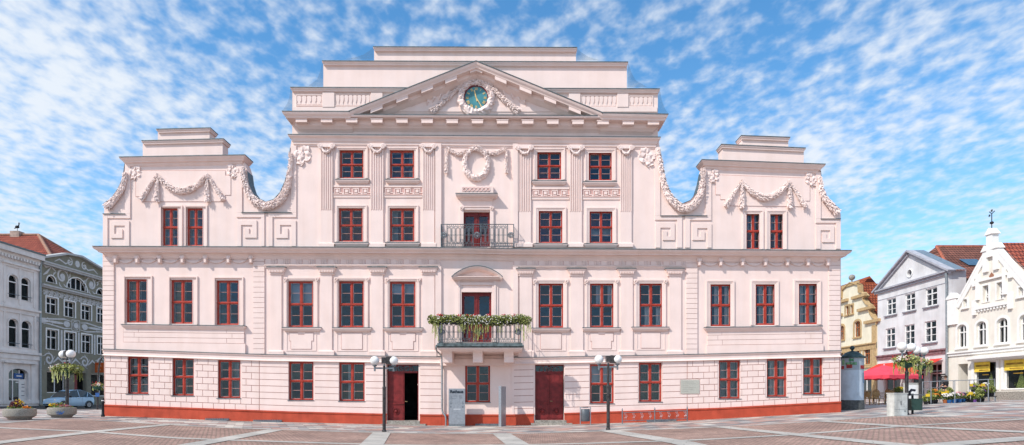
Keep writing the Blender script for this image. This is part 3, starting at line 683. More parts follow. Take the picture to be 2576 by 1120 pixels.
# --- garlands
def garland(pts, r0, r1, name='garland', off=.1, n=7):
    path = smooth_path([PM.map(x, y, off) for x, y in pts], n); N_ = len(path)
    rr = r0 if isinstance(r0, (list, tuple)) else None
    rad = []
    for i in range(N_):
        t = i / (N_ - 1); rad.append(r0 + (r1 - r0) * t if r1 is not None else r0 * (.45 + .75 * math.sin(math.pi * t)))
    m = MB(); rad = [q * .79 for q in rad]; m.tube(path, rad, 10, bump=.28, flat=.8)
    rnd = random.Random(len(path) * 7 + int(pts[0][0]))
    ln = sum((path[i + 1] - path[i]).length for i in range(N_ - 1))
    for _ in range(int(ln * 70)):
        i = rnd.randrange(N_ - 1); p = path[i].lerp(path[i + 1], rnd.random()); t = (path[i + 1] - path[i]).normalized()
        an = rnd.uniform(-1.5, 1.5); e2 = t.cross(Vector((0, -1, 0))).normalized(); o_ = Vector((0, -1, 0)) * math.cos(an) + e2 * math.sin(an)
        c = p + o_ * rad[i] * .95; d = (t + o_ * .5 + e2 * rnd.uniform(-.5, .5)).normalized(); s_ = min(.11, rad[i] * 1.0); q = d.cross(o_).normalized()
        m.add([c - d * s_ * .6, c + q * s_ * .38 + o_ * .01, c + d * s_ + o_ * .03, c - q * s_ * .38 + o_ * .01, c + o_ * .045], [(0, 1, 4), (1, 2, 4), (2, 3, 4), (3, 0, 4)])
    return m.build(name, STUCCO, HALL, fix=False, smooth=False)
garland([(614, 420), (612, 440), (619, 469.5), (636, 500.7), (670, 519), (701.5, 507), (720, 479), (729.5, 435), (731.7, 385)], .2, None, off=.12)
garland([(1655, 376), (1661.6, 412), (1670.4, 465.7), (1688, 501.7), (1718.4, 525.6), (1745, 516.6), (1763, 483.7), (1769, 441.8), (1768, 425)], .2, None, off=.12)
garland([(315, 434), (313, 460), (302, 484), (285, 506), (268, 523)], .1, .22, off=.12); garland([(2063, 446), (2065, 470), (2073, 496), (2090, 517), (2106, 535)], .1, .22, off=.12)
for gx, gy, dx in ((396.3, 436, 125.2), (1866.6, 452, 119)):
    garland([(gx, gy), (gx, gy + 35), (gx - 1, gy + 72)], .05, .16); garland([(gx + dx, gy), (gx + dx, gy + 35), (gx + dx + 1, gy + 72)], .05, .16)
    garland([(gx + 3, gy + 8), (gx + dx * .22, gy + 33), (gx + dx * .5, gy + 46), (gx + dx * .78, gy + 33), (gx + dx - 3, gy + 8)], .17, None)
    garland([(gx - 3, gy + 8), (gx - 22, gy + 36), (gx - 41, gy + 68)], .05, .16); garland([(gx + dx + 3, gy + 8), (gx + dx + 20, gy + 36), (gx + dx + 40, gy + 68)], .05, .16)
garland([(1124, 371), (1150, 387), (1178, 378)], .09, None); garland([(1218, 378), (1246, 387), (1273.5, 371)], .09, None)
garland([(1123.5, 370), (1123, 400), (1123, 436)], .04, .11); garland([(1273.7, 370), (1274, 400), (1274, 436)], .04, .11)
def wreath(cx, cy_, rx, ry, r, par, name='wreath'):
    pts = [PM.map(cx + rx * math.cos(a * math.pi / 24), cy_ - ry * math.sin(a * math.pi / 24), .1) for a in range(48)]
    m = MB(); m.tube(pts, [r * (1 - .28 * math.sin(a * math.pi / 24)) for a in range(48)], 10, closed=True, bump=.35)
    rnd = random.Random(5)
    for _ in range(260):
        i = rnd.randrange(48); p = pts[i]; t = (pts[(i + 1) % 48] - pts[i]).normalized(); an = rnd.uniform(-1.4, 1.4); e2 = t.cross(Vector((0, -1, 0))).normalized(); o_ = Vector((0, -1, 0)) * math.cos(an) + e2 * math.sin(an)
        c = p + o_ * r * .8; d = (t + o_ * .5 + e2 * rnd.uniform(-.6, .6)).normalized(); q = d.cross(o_).normalized(); s_ = .1
        m.add([c - d * s_ * .6, c + q * s_ * .4, c + d * s_ + o_ * .03, c - q * s_ * .4, c + o_ * .05], [(0, 1, 4), (1, 2, 4), (2, 3, 4), (3, 0, 4)])
    return m.build(name, STUCCO, HALL, fix=False)
wreath(1198, 411, 29, 37, .13, HALL); wreath(1197.9, 246.9, 38.5, 38, .17, HALL)
garland([(1197, 205), (1165, 214), (1130, 243), (1105, 266), (1085, 282)], .08, .2, n=9); garland([(1199, 205), (1232, 216), (1262, 245), (1285, 266), (1305, 282)], .08, .2, n=9)
# --- ribbon bows
def bow(cx, cy_, s, k=1.):
    m = MB(); z = lambda l: smooth_path([Vector((cx + s * x * k, cy_ + y * k, 0)) for x, y in l], 5)
    for l in ([(-10, -8), (-2, 0), (8, 6), (18, 12), (24, 4), (16, -8), (6, -14), (0, -6), (-2, 6), (0, 16), (-4, 24)], [(-12, 2), (-4, 4), (4, 0), (12, -16), (18, -20), (20, -8)], [(-12, -4), (-2, 2), (10, 2)], [(2, 6), (8, 14), (4, 22), (8, 26)]):
        p = z(l); rb = MB(); q = [PM.map(v.x, v.y, .06 + .035 * math.sin(i * .9)) for i, v in enumerate(p)]; n = len(q); w = .11 * k
        vs = []
        for i in range(n):
            t = (q[min(n - 1, i + 1)] - q[max(0, i - 1)]).normalized(); nn = t.cross(Vector((0, 1, 0))).normalized()
            vs += [q[i] - nn * w, q[i] + nn * w, q[i] + nn * w + Vector((0, .12, 0)), q[i] - nn * w + Vector((0, .12, 0))]
        fs = []
        for i in range(n - 1):
            for e in range(4): a = i * 4 + e; b_ = i * 4 + (e + 1) % 4; fs.append((a, b_, b_ + 4, a + 4))
        m.add(vs, fs)
    m.build('bow_ornament', STUCCO, HALL)
bow(753, 388, 1); bow(1636, 392, -1); bow(334, 432, 1, .7); bow(590, 428, -1, .7); bow(1790, 441, 1, .7); bow(2046, 450, -1, .7)
# ribbons in the tympanum
m = MB()
for s_ in (-1, 1):
    l = [(22, -22), (32, -12), (44, -20), (52, -6), (64, -14), (74, 2), (86, -4), (94, 10), (104, 6), (112, 18), (122, 16), (124, 26)]
    p = smooth_path([Vector((1198 + s_ * x, 236 + y, 0)) for x, y in l], 4)
    q = [PM.map(v.x, v.y, .06 + .05 * math.sin(i * .8)) for i, v in enumerate(p)]; vs = []; n = len(q)
    for i in range(n): vs += [q[i] + Vector((0, 0, .11)), q[i] - Vector((0, 0, .11)), q[i] - Vector((0, -.1, .11)), q[i] + Vector((0, .1, .11))]
    m.add(vs, [(i * 4 + e, i * 4 + (e + 1) % 4, i * 4 + 4 + (e + 1) % 4, i * 4 + 4 + e) for i in range(n - 1) for e in range(4)])
m.build('bow_ornament', STUCCO, HALL)
# --- clock
CLK = mat('clock_dial', (.075, .25, .28), .35, .15, 2); GOLD = mat('gilding', (.78, .56, .24), .4, .08, 8, metal=.1)
cc = PM.map(1197.9, 246.9, .1); r = .62; ZQ = Matrix.Translation(cc) @ Matrix.Rotation(R(90), 4, 'X')
def disc(r0, r1, y0, y1, n=48, a=None):
    m = MB(); vs = []
    for i in range(n):
        t = 2 * math.pi * i / n
        for rr, yy in ((r0, y0), (r1, y0), (r1, y1), (r0, y1)): vs.append(cc + Vector((rr * math.cos(t), yy, rr * math.sin(t))))
    m.add(vs, [(i * 4 + e, i * 4 + (e + 1) % 4, ((i + 1) % n) * 4 + (e + 1) % 4, ((i + 1) % n) * 4 + e) for i in range(n) for e in range(4)]); return m
clock = disc(r, r + .05, -.07, .08).build('clock', REDD, HALL); tag(clock, 'round clock with blue-green dial and gilt numerals')
adopt2(disc(.001, r, -.01, .05).build('clock_face', CLK), clock)
m = MB()
def bar_(m, x0, z0, x1, z1, w, y=-.03):
    a = Vector((x0, 0, z0)); b = Vector((x1, 0, z1)); t = (b - a).normalized(); n_ = Vector((-t.z, 0, t.x)) * w / 2; vs = []
    for p in (a - n_, a + n_, b + n_, b - n_): vs += [cc + p + Vector((0, y, 0)), cc + p + Vector((0, y + .015, 0))]
    m.add(vs, [(0, 2, 4, 6), (1, 7, 5, 3), (0, 1, 3, 2), (2, 3, 5, 4), (4, 5, 7, 6), (6, 7, 1, 0)])
NUM = ['XII', 'I', 'II', 'III', 'IIII', 'V', 'VI', 'VII', 'VIII', 'IX', 'X', 'XI']
for h, s_ in enumerate(NUM):
    th = R(90 - 30 * h); er = Vector((math.cos(th), 0, math.sin(th))); et = Vector((math.sin(th), 0, -math.cos(th)))
    ws = {'I': .042, 'V': .075, 'X': .08}; tot = sum(ws[c] for c in s_); x = -tot / 2
    for c in s_:
        w = ws[c]; a = x + w * .15; b = x + w * .85; 
        for l_ in ({'I': [((a + b) / 2, .56, (a + b) / 2, .42)], 'V': [(a, .56, (a + b) / 2, .42), (b, .56, (a + b) / 2, .42)], 'X': [(a, .56, b, .42), (b, .56, a, .42)]}[c]):
            p = er * l_[1] + et * l_[0]; q = er * l_[3] + et * l_[2]; bar_(m, p.x, p.z, q.x, q.z, .022)
        x += w
adopt2(m.build('numerals', GOLD), clock)
m = MB(); a = R(90 - 11.42 * 30); bar_(m, -.1 * math.cos(a), -.1 * math.sin(a), .34 * math.cos(a), .34 * math.sin(a), .05, -.05)
a2 = R(90 + 14); bar_(m, -.2 * math.cos(a2), -.2 * math.sin(a2), .42 * math.cos(a2), .42 * math.sin(a2), .06, -.045); a3 = R(90 - 149); bar_(m, -.1 * math.cos(a3), -.1 * math.sin(a3), .56 * math.cos(a3), .56 * math.sin(a3), .04, -.07)
m.v = m.v[8:]; m.f = [tuple(i - 8 for i in f) for f in m.f[6:]]
adopt2(m.build('hands', GOLD), clock)
# --- balcony doors
def bdoor(r, y, lbl):
    u0, u1, v0, v1 = r; um = (u0 + u1) / 2; d = MB(); st = .13
    for a, b in ((u0, um - .01), (um + .01, u1)):
        for q in ((a, a + st, v0, v1), (b - st, b, v0, v1), (a + st, b - st, v1 - .2, v1), (a + st, b - st, v0, v0 + .1)): d.box(q[0], q[1], y, y + .06, q[2], q[3])
        vm = v0 + (v1 - v0) * .36; d.box(a + st, b - st, y, y + .06, vm - .05, vm + .05); d.box(a + st, b - st, y + .03, y + .05, v0 + .1, vm - .05)
        d.box(a + st + .08, b - st - .08, y + .008, y + .03, v0 + .2, vm - .15)
    d.box(um - .045, um + .045, y - .03, y - .001, v0, v1 - .03); d.box(um - .06, um + .06, y - .035, y - .001, v1 - .15, v1 - .02)
    o = d.build('balcony_door', REDD, HALL); p = MB()
    for a, b in ((u0 + st, um - st - .01), (um + st + .01, u1 - st)): p.add([(a, y + .04, vm), (b, y + .04, vm), (b, y + .04, v1 - .2), (a, y + .04, v1 - .2)], [(0, 1, 2, 3)])
    adopt2(p.build('pane', GLASS, fix=False), o)
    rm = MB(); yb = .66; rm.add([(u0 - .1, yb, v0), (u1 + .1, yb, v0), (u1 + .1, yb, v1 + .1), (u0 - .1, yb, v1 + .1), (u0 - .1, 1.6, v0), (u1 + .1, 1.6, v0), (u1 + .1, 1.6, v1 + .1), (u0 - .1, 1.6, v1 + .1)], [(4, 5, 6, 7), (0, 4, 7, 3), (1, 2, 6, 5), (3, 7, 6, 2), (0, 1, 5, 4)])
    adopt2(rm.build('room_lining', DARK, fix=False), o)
bdoor(DB1, .2, ''); bdoor(DB2, .2, '')
# surrounds
m = MB(); 
for a, b, c, d, f in ((1152.5, 1157, 707, 862, .1), (1157.2, 1161, 712, 862, .06), (1237.5, 1242, 712, 862, .06), (1242.2, 1247.5, 707, 862, .1), (1247.8, 1253, 707, 862, .05), (1147.5, 1152.3, 722, 862, .05), (1157.2, 1242, 712, 717, .08), (1157.2, 1242, 725, 735, .05), (1152.5, 1253, 702, 708, .07)): pbox(m, PM, a, b, c, d, f)
m.build('door_surround', PINK, HALL)
m = MB(); pts = arcpts(1200, 738, 65, 69, 142, 38, 14)
pts[0] = (1135, 697); pts[-1] = (1265, 697); pts = [(1135 + 130 * i / 14, 697 - 28 * math.sin(math.pi * i / 14) ** .8) for i in range(15)]
molding(m, PM, pts, [(0, 0), (0, .42), (.05, .42), (.12, .36), (.16, .3), (.17, .15), (.2, .14), (.22, 0)], ret=(0, 0))
molding(m, PM, [(1136, 694.5), (1264, 694.5)], [(0, 0), (0, .36), (.04, .36), (.06, .3), (.15, .22), (.2, .08), (.22, 0)])
pprism(m, PM, [(1145, 693)] + [(1145 + 110 * i / 12, 693 - 21 * math.sin(math.pi * i / 12) ** .8) for i in range(13)] + [(1255, 693)], .04, 0)
m.build('arched_hood', PINK, HALL)
l = MB(); molding(l, PM, [(x, y - 1.5) for x, y in pts], [(0, 0), (0, .45), (.035, .45), (.035, 0)], ret=(0, 0)); l.build('lead_flashing', LEAD, HALL)
m = MB(); pbox(m, PM, 1155.7, 1241, 468.5, 486, .16)
molding(m, PM, [(1146, 487), (1251.5, 487)], [(0, 0), (0, .42), (.05, .42), (.1, .38), (.15, .3), (.16, .2), (.2, .18), (.26, .1), (.28, 0)])
for a, b, c, d, f in ((1157, 1166, 522, 622, .1), (1233, 1241.5, 522, 622, .1), (1166, 1233, 521, 527.5, .1), (1160, 1238, 501, 521, .05), (1159, 1240, 519, 521, .14)): pbox(m, PM, a, b, c, d, f)
for x in (1161.5, 1237.5):
    ce = PM.map(x, 524, .14); m.tube([ce + Vector((math.cos(t * .7) * (.11 - t * .006), 0, math.sin(t * .7) * (.11 - t * .006))) for t in range(14)], .03, 5)
m.build('door_surround', PINK, HALL)
l = MB(); pbox(l, PM, 1145.5, 1252, 485.3, 486.6, .45); l.build('lead_flashing', LEAD, HALL)
m = MB(); j = MB(); pbox(j, PM, 1163, 1233, 471.5, 482.5, .167, .16)
for i in range(7):
    ce = PM.map(1168.5 + i * 9.9, 477, .175); m.tube([ce + Vector((.09 * math.cos(t * math.pi / 6), 0, .09 * math.sin(t * math.pi / 6))) for t in range(12)], .018, 5, closed=True)
m.build('ring_frieze', STUCCO, HALL); j.build('frieze_joints', JOINT2, HALL)
# --- balconies
def rail(x0, x1, yt, yb, off, par, side_to, loops, mid):
    m = MB(); T = lambda l, r_=.011, c=False: m.tube([PM.map(x, y, off) for x, y in l], r_, 4, closed=c)
    T([(x0, yt), (x1, yt)], .022); T([(x0, yb), (x1, yb)], .018); h = yb - yt; T([(x0 + 14, yt + h * .115), (x1 - 14, yt + h * .115)], .011); T([(x0, yb - h * .12), (x1, yb - h * .12)], .012)
    for x in (x0, x1, x0 + 15, x1 - 15, mid - 9.5, mid + 9.5): T([(x, yt), (x, yb)], .02)
    for (a, b) in ((x0 + 15, mid - 9.5), (mid + 9.5, x1 - 15)):
        n = loops; w = (b - a) / n
        for i in range(n):
            c = a + w * (i + .5)
            for e in (.46, .28):
                rr = w * e * 1.0; t_, b_ = yt + h * .14, yb - h * .15
                if e < .4: t_ += 2; b_ -= 2
                T([(c + rr * math.cos(R(q)), t_ + rr - rr * math.sin(R(q))) for q in range(0, 181, 36)] + [(c + rr * math.cos(R(q)), b_ - rr - rr * math.sin(R(q))) for q in range(180, 361, 36)], .013 if e > .4 else .009, True)
            for yy, rr in ((yt + h * .055, h * .045), (yb - h * .06, h * .05), (yt + h * .49, 2.1)):
                for cc_ in ((c - w / 4, c + w / 4) if rr > 2.15 or 1 else (c,)):
                    T([(cc_ + rr * math.cos(q * math.pi / 4), yy + rr * math.sin(q * math.pi / 4)) for q in range(8)], .007, True)
    o = m.build('railing', IRON, par); s = MB()
    for x in (x0, x1):
        p = PM.map(x, yt, off)
        for y_, r_ in ((yt, .022), (yb, .018), (yb - h * .12, .012)):
            q = PM.map(x, y_, off); s.tube([q, Vector((q.x, side_to, q.z))], r_, 4)
        for i in range(1, 9):
            yy = -off + (off + side_to) * i / 9; q0 = PM.map(x, yt, off); q1 = PM.map(x, yb, off); s.tube([(q0.x, yy, q0.z), (q1.x, yy, q1.z)], .012, 4)
    s.build('railing', IRON, par)
    r_ = MB()
    for x, k in ((x0 + 6.5, 1), (x1 - 6.5, 1), (mid, 1.1)):
        ce = PM.map(x, yt + h * .49, off + .03); q = .15 * k
        r_.tube([ce + Vector((q * math.cos(t * math.pi / 8), 0, q * math.sin(t * math.pi / 8))) for t in range(16)], .02, 5, closed=True)
        for a in range(8):
            t = a * math.pi / 4; r_.tube([ce + Vector((.03 * math.cos(t), -.01, .03 * math.sin(t))), ce + Vector((q * .6 * math.cos(t + .4), -.03, q * .6 * math.sin(t + .4))), ce + Vector((q * math.cos(t + .9), 0, q * math.sin(t + .9)))], [.02, .03, .015], 5)
    return r_.build('rosette', IRON, par)
BAL = empty('balcony', (-2, -.6, 3.5)); BAL.parent = HALL; BAL.matrix_parent_inverse = INV[HALL.name]; INV[BAL.name] = Matrix.Translation(BAL.location).inverted()
def adoptb(o, par): o.parent = par; o.matrix_parent_inverse = INV[par.name]
_adopt = adopt
def adopt(o, parent):
    if parent is BAL or parent is globals().get('BAL2'): adoptb(o, parent)
    else: _adopt(o, parent)
tag(BAL, 'lower balcony carried on three consoles over the middle window')
OFB = 1.95
m = MB(); lead = MB()
molding(m, PM, [(1100, 874), (1315, 874)], [(0, 0), (0, OFB), (.06, OFB), (.1, OFB - .04), (.17, OFB - .16), (.19, OFB - .16), (.2, .02)])
m.build('slab', PINK, BAL)
molding(lead, PM, [(1096, 862.5), (1318, 862.5)], [(0, 0), (0, OFB + .03), (.09, OFB + .03), (.1, OFB + .09), (.15, OFB + .1), (.17, OFB + .1), (.2, OFB + .02), (.24, OFB + .02), (.24, 0)]); lead.build('slab_edge', mat('weathered_lead', (.10, .13, .135), .6, .3, 5, .2, 20), BAL)
zt = PM.uv(0, 881, OFB)[1]; zt2 = PM.uv(0, 912, .5)[1]
for a, b in ((1113, 1137), (1189.5, 1213.5), (1268, 1292)):
    u0 = PM.uv(a, 0, 1.5)[0]; u1 = PM.uv(b, 0, 1.5)[0]; cpf = [(0, zt), (-1.72, zt), (-1.68, zt - .06), (-1.56, zt - .18), (-1.46, zt - .32), (-1.42, zt - .48), (-1.41, zt - .6), (0, zt - .6)]
    k = MB(); n = len(cpf); k.add([(u0, y, z) for y, z in cpf] + [(u1, y, z) for y, z in cpf], [tuple(range(n)), tuple(range(2 * n - 1, n - 1, -1))] + [(i, (i + 1) % n, (i + 1) % n + n, i + n) for i in range(n)])
    k.build('console', PINK, BAL)
rail(1103.5, 1310, 810, 861, OFB - .05, BAL, 0, 7, 1207)
BAL2 = empty('balcony', (-2, -.3, 9.5)); BAL2.parent = HALL; BAL2.matrix_parent_inverse = INV[HALL.name]; INV[BAL2.name] = Matrix.Translation(BAL2.location).inverted()
tag(BAL2, 'upper balcony standing on the main cornice')
rail(1109.5, 1292, 564.5, 620, .56, BAL2, 0, 6, 1200)
# --- ground floor doors
def gdoor(r, split, openr):
    u0, u1, v0, v1 = r; y = .25; vt = v1 - .36; d = MB(); um = u0 + (u1 - u0) * split
    d.box(u0, u1, y, y + .08, vt - .1, vt); d.box(u0, u1, y, y + .08, v1 - .05, v1); d.box(u0, u0 + .04, y, y + .08, v0, v1 - .05); d.box(u1 - .04, u1, y, y + .08, vt, v1 - .05)
    for x in (.3, .5, .7): xx = u0 + (u1 - u0) * x; d.box(xx - .012, xx + .012, y + .03, y + .05, vt, v1 - .05)
    cx_ = (u0 + u1) / 2; cz = (vt + v1 - .05) / 2
    d.tube([Vector((cx_ + .13 * math.cos(t * math.pi / 8), y + .04, cz + .13 * math.sin(t * math.pi / 8))) for t in range(16)], .015, 5, closed=True)
    for s_ in (-1, 1): d.tube([Vector((cx_ + s_ * (.35 + .2 * math.cos(t * math.pi / 10)), y + .04, vt + .28 * math.sin(t * math.pi / 10))) for t in range(11)], .014, 5)
    o = d.build('door', REDD, HALL); lf = MB()
    leaves_ = [(u0 + .04, um - .008)] + ([] if openr else [(um + .008, u1 - .04)])
    for a, b in leaves_:
        lf.box(a, b, y + .01, y + .06, v0, vt - .1); z1 = v0 + .95
        for q in ((a + .06, b - .06, z1 + .08, vt - .16), (a + .06, b - .06, v0 + .1, z1 - .08)):
            for e in ((q[0], q[0] + .03, q[2], q[3]), (q[1] - .03, q[1], q[2], q[3]), (q[0], q[1], q[2], q[2] + .03), (q[0], q[1], q[3] - .03, q[3])): lf.box(e[0], e[1], y - .008, y + .009, e[2], e[3])
        lf.box(a + .03, b - .03, y - .03, y + .009, z1 - .04, z1 + .03); c = Vector(((a + b) / 2, y - .01, v0 + .5)); lf.ball(c, .1, 10, 8)
        lf.tube([c + Vector((.17 * math.cos(t * math.pi / 6), 0, .17 * math.sin(t * math.pi / 6))) for t in range(12)], .02, 5, closed=True)
    adopt2(lf.build('door_leaf', REDD), o)
    p = MB(); p.add([(u0, y + .06, vt), (u1, y + .06, vt), (u1, y + .06, v1), (u0, y + .06, v1)], [(0, 1, 2, 3)]); adopt2(p.build('pane', GLASS, fix=False), o)
    h = MB(); h.tube([(um + .05, y + .01, v0 + 1.05), (um + .05, y - .06, v0 + 1.05), (um + .17, y - .06, v0 + 1.04)], .014, 6); adopt2(h.build('handle', mat('brass', (.5, .38, .18), .35, .1, 9, metal=.8)), o)
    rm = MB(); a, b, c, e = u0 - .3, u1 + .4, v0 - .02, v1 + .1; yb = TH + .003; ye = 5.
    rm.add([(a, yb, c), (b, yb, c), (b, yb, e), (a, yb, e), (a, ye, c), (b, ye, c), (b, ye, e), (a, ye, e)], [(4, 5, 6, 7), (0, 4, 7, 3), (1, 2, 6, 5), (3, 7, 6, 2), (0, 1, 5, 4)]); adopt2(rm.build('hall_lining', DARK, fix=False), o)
    if openr:
        lf = MB(); lf.box(u1 - .1, u1 - .05, y + .1, y + 1.2, v0, vt - .1); adopt2(lf.build('door_leaf', REDD), o)
        lp = MB(); lp.ball((u1 - .55, 3.6, v0 + 2.05), .09, 12, 8); adopt2(lp.build('hall_lamp', mat('lamp_lit', (.9, .85, .75), .5, .02, emit=.8)), o)
gdoor(DG1, .535, True); gdoor(DG2, .5, False)
m = MB()
def step(px0, px1, pyt, depth, back=0):
    m = MB(); u0 = PM.uv(px0, 0, depth)[0]; u1 = PM.uv(px1, 0, depth)[0]; zt = PM.uv(0, pyt, depth)[1]; m.box(u0, u1, -depth, .3, -.3, zt); m.build('doorstep', STONE, HALL)
step(972, 1055.5, 1058.5, .12); step(957, 1070, 1067, .42); step(1346, 1425, 1057.5, .12); step(1336, 1440, 1065, .42)
# gravel strip and cellar gratings
for a, b, y in ((1196, 1270, 1065), (640, 712, 1063), (520, 580, 1056), (1625, 1700, 1062)):
    x0, _ = zq(a, 0); x1, _ = zq(b, 0); m = MB(); gx = MB(); z = g((x0 + x1) / 2)
    m.box(x0, x1, -.16, -.135, z - .1, z + .1); m.box(x0, x1, -.45, -.16, z - .1, z + .02); n = int((x1 - x0) / .09)
    for i in range(n): m.box(x0 + (i + .5) * (x1 - x0) / n - .012, x0 + (i + .5) * (x1 - x0) / n + .012, -.18, -.161, z - .02, z + .13)
    m.build('cellar_grating', GREY, HALL)
# drainpipe, plaque, netting
m = MB(); pr = lambda l, o: [PM.map(x, y, o) for x, y in l]
m.tube(smooth_path([PM.map(1097, 872, 1.8), PM.map(1099, 884, 1.3), PM.map(1107, 891, .5), PM.map(1111, 899, .2), PM.map(1112, 930, .14), PM.map(1112, 1000, .14), PM.map(1113, 1034, .14), PM.map(1121, 1049, .22), PM.map(1121.5, 1071, .22)], 5), .048, 8)
for y in (925, 965, 1005): m.ball(PM.map(1112, y, .14), .065, 8, 4)
m.build('drainpipe', mat('zinc', (.3, .33, .35), .45, .1, 9, metal=.5), HALL, smooth=True)
m = MB(); pbox(m, PM, 1713, 1759.5, 956, 990.5, .045); m.build('plaque', mat('plaque_stone', (.47, .46, .40), .7, .05, 30), HALL)
m = MB(); 
for k in range(6):
    for i in range(int(9 + 4 * math.sin(k * 2.3))): x = 1717 + i * 3.1; pbox(m, PM, x, x + 2.2, 960.5 + k * 4.7, 961.6 + k * 4.7, .049, .044)
m.build('plaque_writing', mat('plaque_ink', (.36, .35, .30), .8, .05), HALL)
def net(pts_in, pts_out, name='bird_net'):
    pass
nm = bpy.data.materials.new('bird_netting'); nm.use_nodes = True; N_ = nm.node_tree.nodes; L_ = nm.node_tree.links; b_ = N_['Principled BSDF']; b_.inputs['Base Color'].default_value = (.05, .09, .13, 1)
mm = N_.new('ShaderNodeTexCoord'); ch = N_.new('ShaderNodeTexBrick'); ch.inputs['Scale'].default_value = 1; ch.inputs['Brick Width'].default_value = .05; ch.inputs['Row Height'].default_value = .05; ch.inputs['Mortar Size'].default_value = .0042; ch.offset = 0
cbn = N_.new('ShaderNodeCombineXYZ'); sbn = N_.new('ShaderNodeSeparateXYZ'); L_.new(mm.outputs['Object'], sbn.inputs[0]); L_.new(sbn.outputs[0], cbn.inputs[0]); L_.new(sbn.outputs[2], cbn.inputs[1]); L_.new(cbn.outputs[0], ch.inputs['Vector'])
L_.new(ch.outputs[1], b_.inputs['Alpha'])
def netside(P0, curve):          # sagging net from a step corner down to the next ledge
    m = MB(); n = len(curve)
    m.add([PM.map(P0, y, .03) for x, y in curve] + [PM.map(x, y, .03) for x, y in curve], [(i, i + 1, i + 1 + n, i + n) for i in range(n - 1)]); m.build('bird_net', nm, HALL, fix=False)
netside(940, [(940, 118), (930, 127), (915, 137), (895, 144), (865, 150)]); netside(812, [(811, 154), (806, 180), (797, 200), (775, 217)]); netside(735, [(731, 222), (728, 245), (722, 262), (711, 277)])
netside(1450, [(1452, 120), (1462, 132), (1480, 143), (1510, 152)]); netside(1579, [(1580, 157), (1588, 182), (1600, 203), (1630, 220)]); netside(1655, [(1660, 226), (1664, 250), (1672, 272), (1681, 285)])
# ================================================================ GROUND
def G3(px, py, dz=0): x, y = G(px, py); return Vector((x, y, g(x) + dz))
SETT = tilemat('setts', (.50, .32, .27), (.35, .22, .19), (.25, .20, .16), .17, .15, msize=.018, rot=R(3), bump=1., dirt=.32)
SLAB = tilemat('paving_slabs', (.33, .33, .335), (.66, .60, .53), (.2, .19, .18), .78, .62, msize=.014, rot=R(-24), bump=.3, dirt=.25)
BANDM = tilemat('granite_band', (.50, .475, .44), (.42, .40, .37), (.28, .26, .23), .9, .45, msize=.012, rot=R(20), bump=.25, dirt=.2)
ROADM = tilemat('street_setts', (.13, .12, .115), (.09, .085, .085), (.05, .05, .045), .2, .16, msize=.02, bump=.8, dirt=.3)
# slabs come in grey, pale, and pink
nt = SLAB.node_tree; br = [n for n in nt.nodes if n.type == 'TEX_BRICK'][0]
b2 = nt.nodes.new('ShaderNodeTexBrick'); 
for i_ in ('Scale', 'Brick Width', 'Row Height', 'Mortar Size', 'Mortar Smooth'): b2.inputs[i_].default_value = br.inputs[i_].default_value
b2.offset = br.offset; b2.squash = br.squash; b2.inputs['Color1'].default_value = (.22, .22, .23, 1); b2.inputs['Color2'].default_value = (.50, .30, .25, 1); b2.inputs['Mortar'].default_value = (.17, .16, .15, 1); b2.inputs['Bias'].default_value = -.1
vm = br.inputs['Vector'].links[0].from_socket; add_ = nt.nodes.new('ShaderNodeVectorMath'); add_.inputs[1].default_value = (.78 * 40, 1.24 * 31, 0)
nt.links.new(vm, add_.inputs[0]); nt.links.new(add_.outputs[0], b2.inputs['Vector'])
b3 = nt.nodes.new('ShaderNodeTexBrick')
for i_ in ('Scale', 'Brick Width', 'Row Height', 'Mortar Size', 'Mortar Smooth'): b3.inputs[i_].default_value = br.inputs[i_].default_value
b3.offset = br.offset; b3.inputs['Color1'].default_value = (0, 0, 0, 1); b3.inputs['Color2'].default_value = (1, 1, 1, 1); b3.inputs['Mortar'].default_value = (0, 0, 0, 1)
ad3 = nt.nodes.new('ShaderNodeVectorMath'); ad3.inputs[1].default_value = (.78 * 91, 1.24 * 57, 0); nt.links.new(vm, ad3.inputs[0]); nt.links.new(ad3.outputs[0], b3.inputs['Vector'])
mx = nt.nodes.new('ShaderNodeMix'); mx.data_type = 'RGBA'; tgt = br.outputs[0].links[0].to_socket
cr = nt.nodes.new('ShaderNodeValToRGB'); cr.color_ramp.elements[0].position = .45; cr.color_ramp.elements[1].position = .7; nt.links.new(b3.outputs[0], cr.inputs[0])
nt.links.new(cr.outputs[0], mx.inputs[0]); nt.links.new(b2.outputs[0], mx.inputs[6]); nt.links.new(br.outputs[0], mx.inputs[7]); nt.links.new(mx.outputs[2], tgt)
xs = [-500, -250, -120, -80, -60] + [-52 + i * 1.0 for i in range(101)] + [60, 80, 120, 250, 500]; ys = [-60, -40, -34, -31, -25, -20, -15, -10, -5, 0, 5, 10, 20, 40, 80, 160, 400, 900]
m = MB(); m.add([(x, y, g(x)) for y in ys for x in xs], [(j * len(xs) + i, j * len(xs) + i + 1, (j + 1) * len(xs) + i + 1, (j + 1) * len(xs) + i) for j in range(len(ys) - 1) for i in range(len(xs) - 1)])
tag(m.build('square_paving', SETT, fix=False, smooth=True), kind='structure')
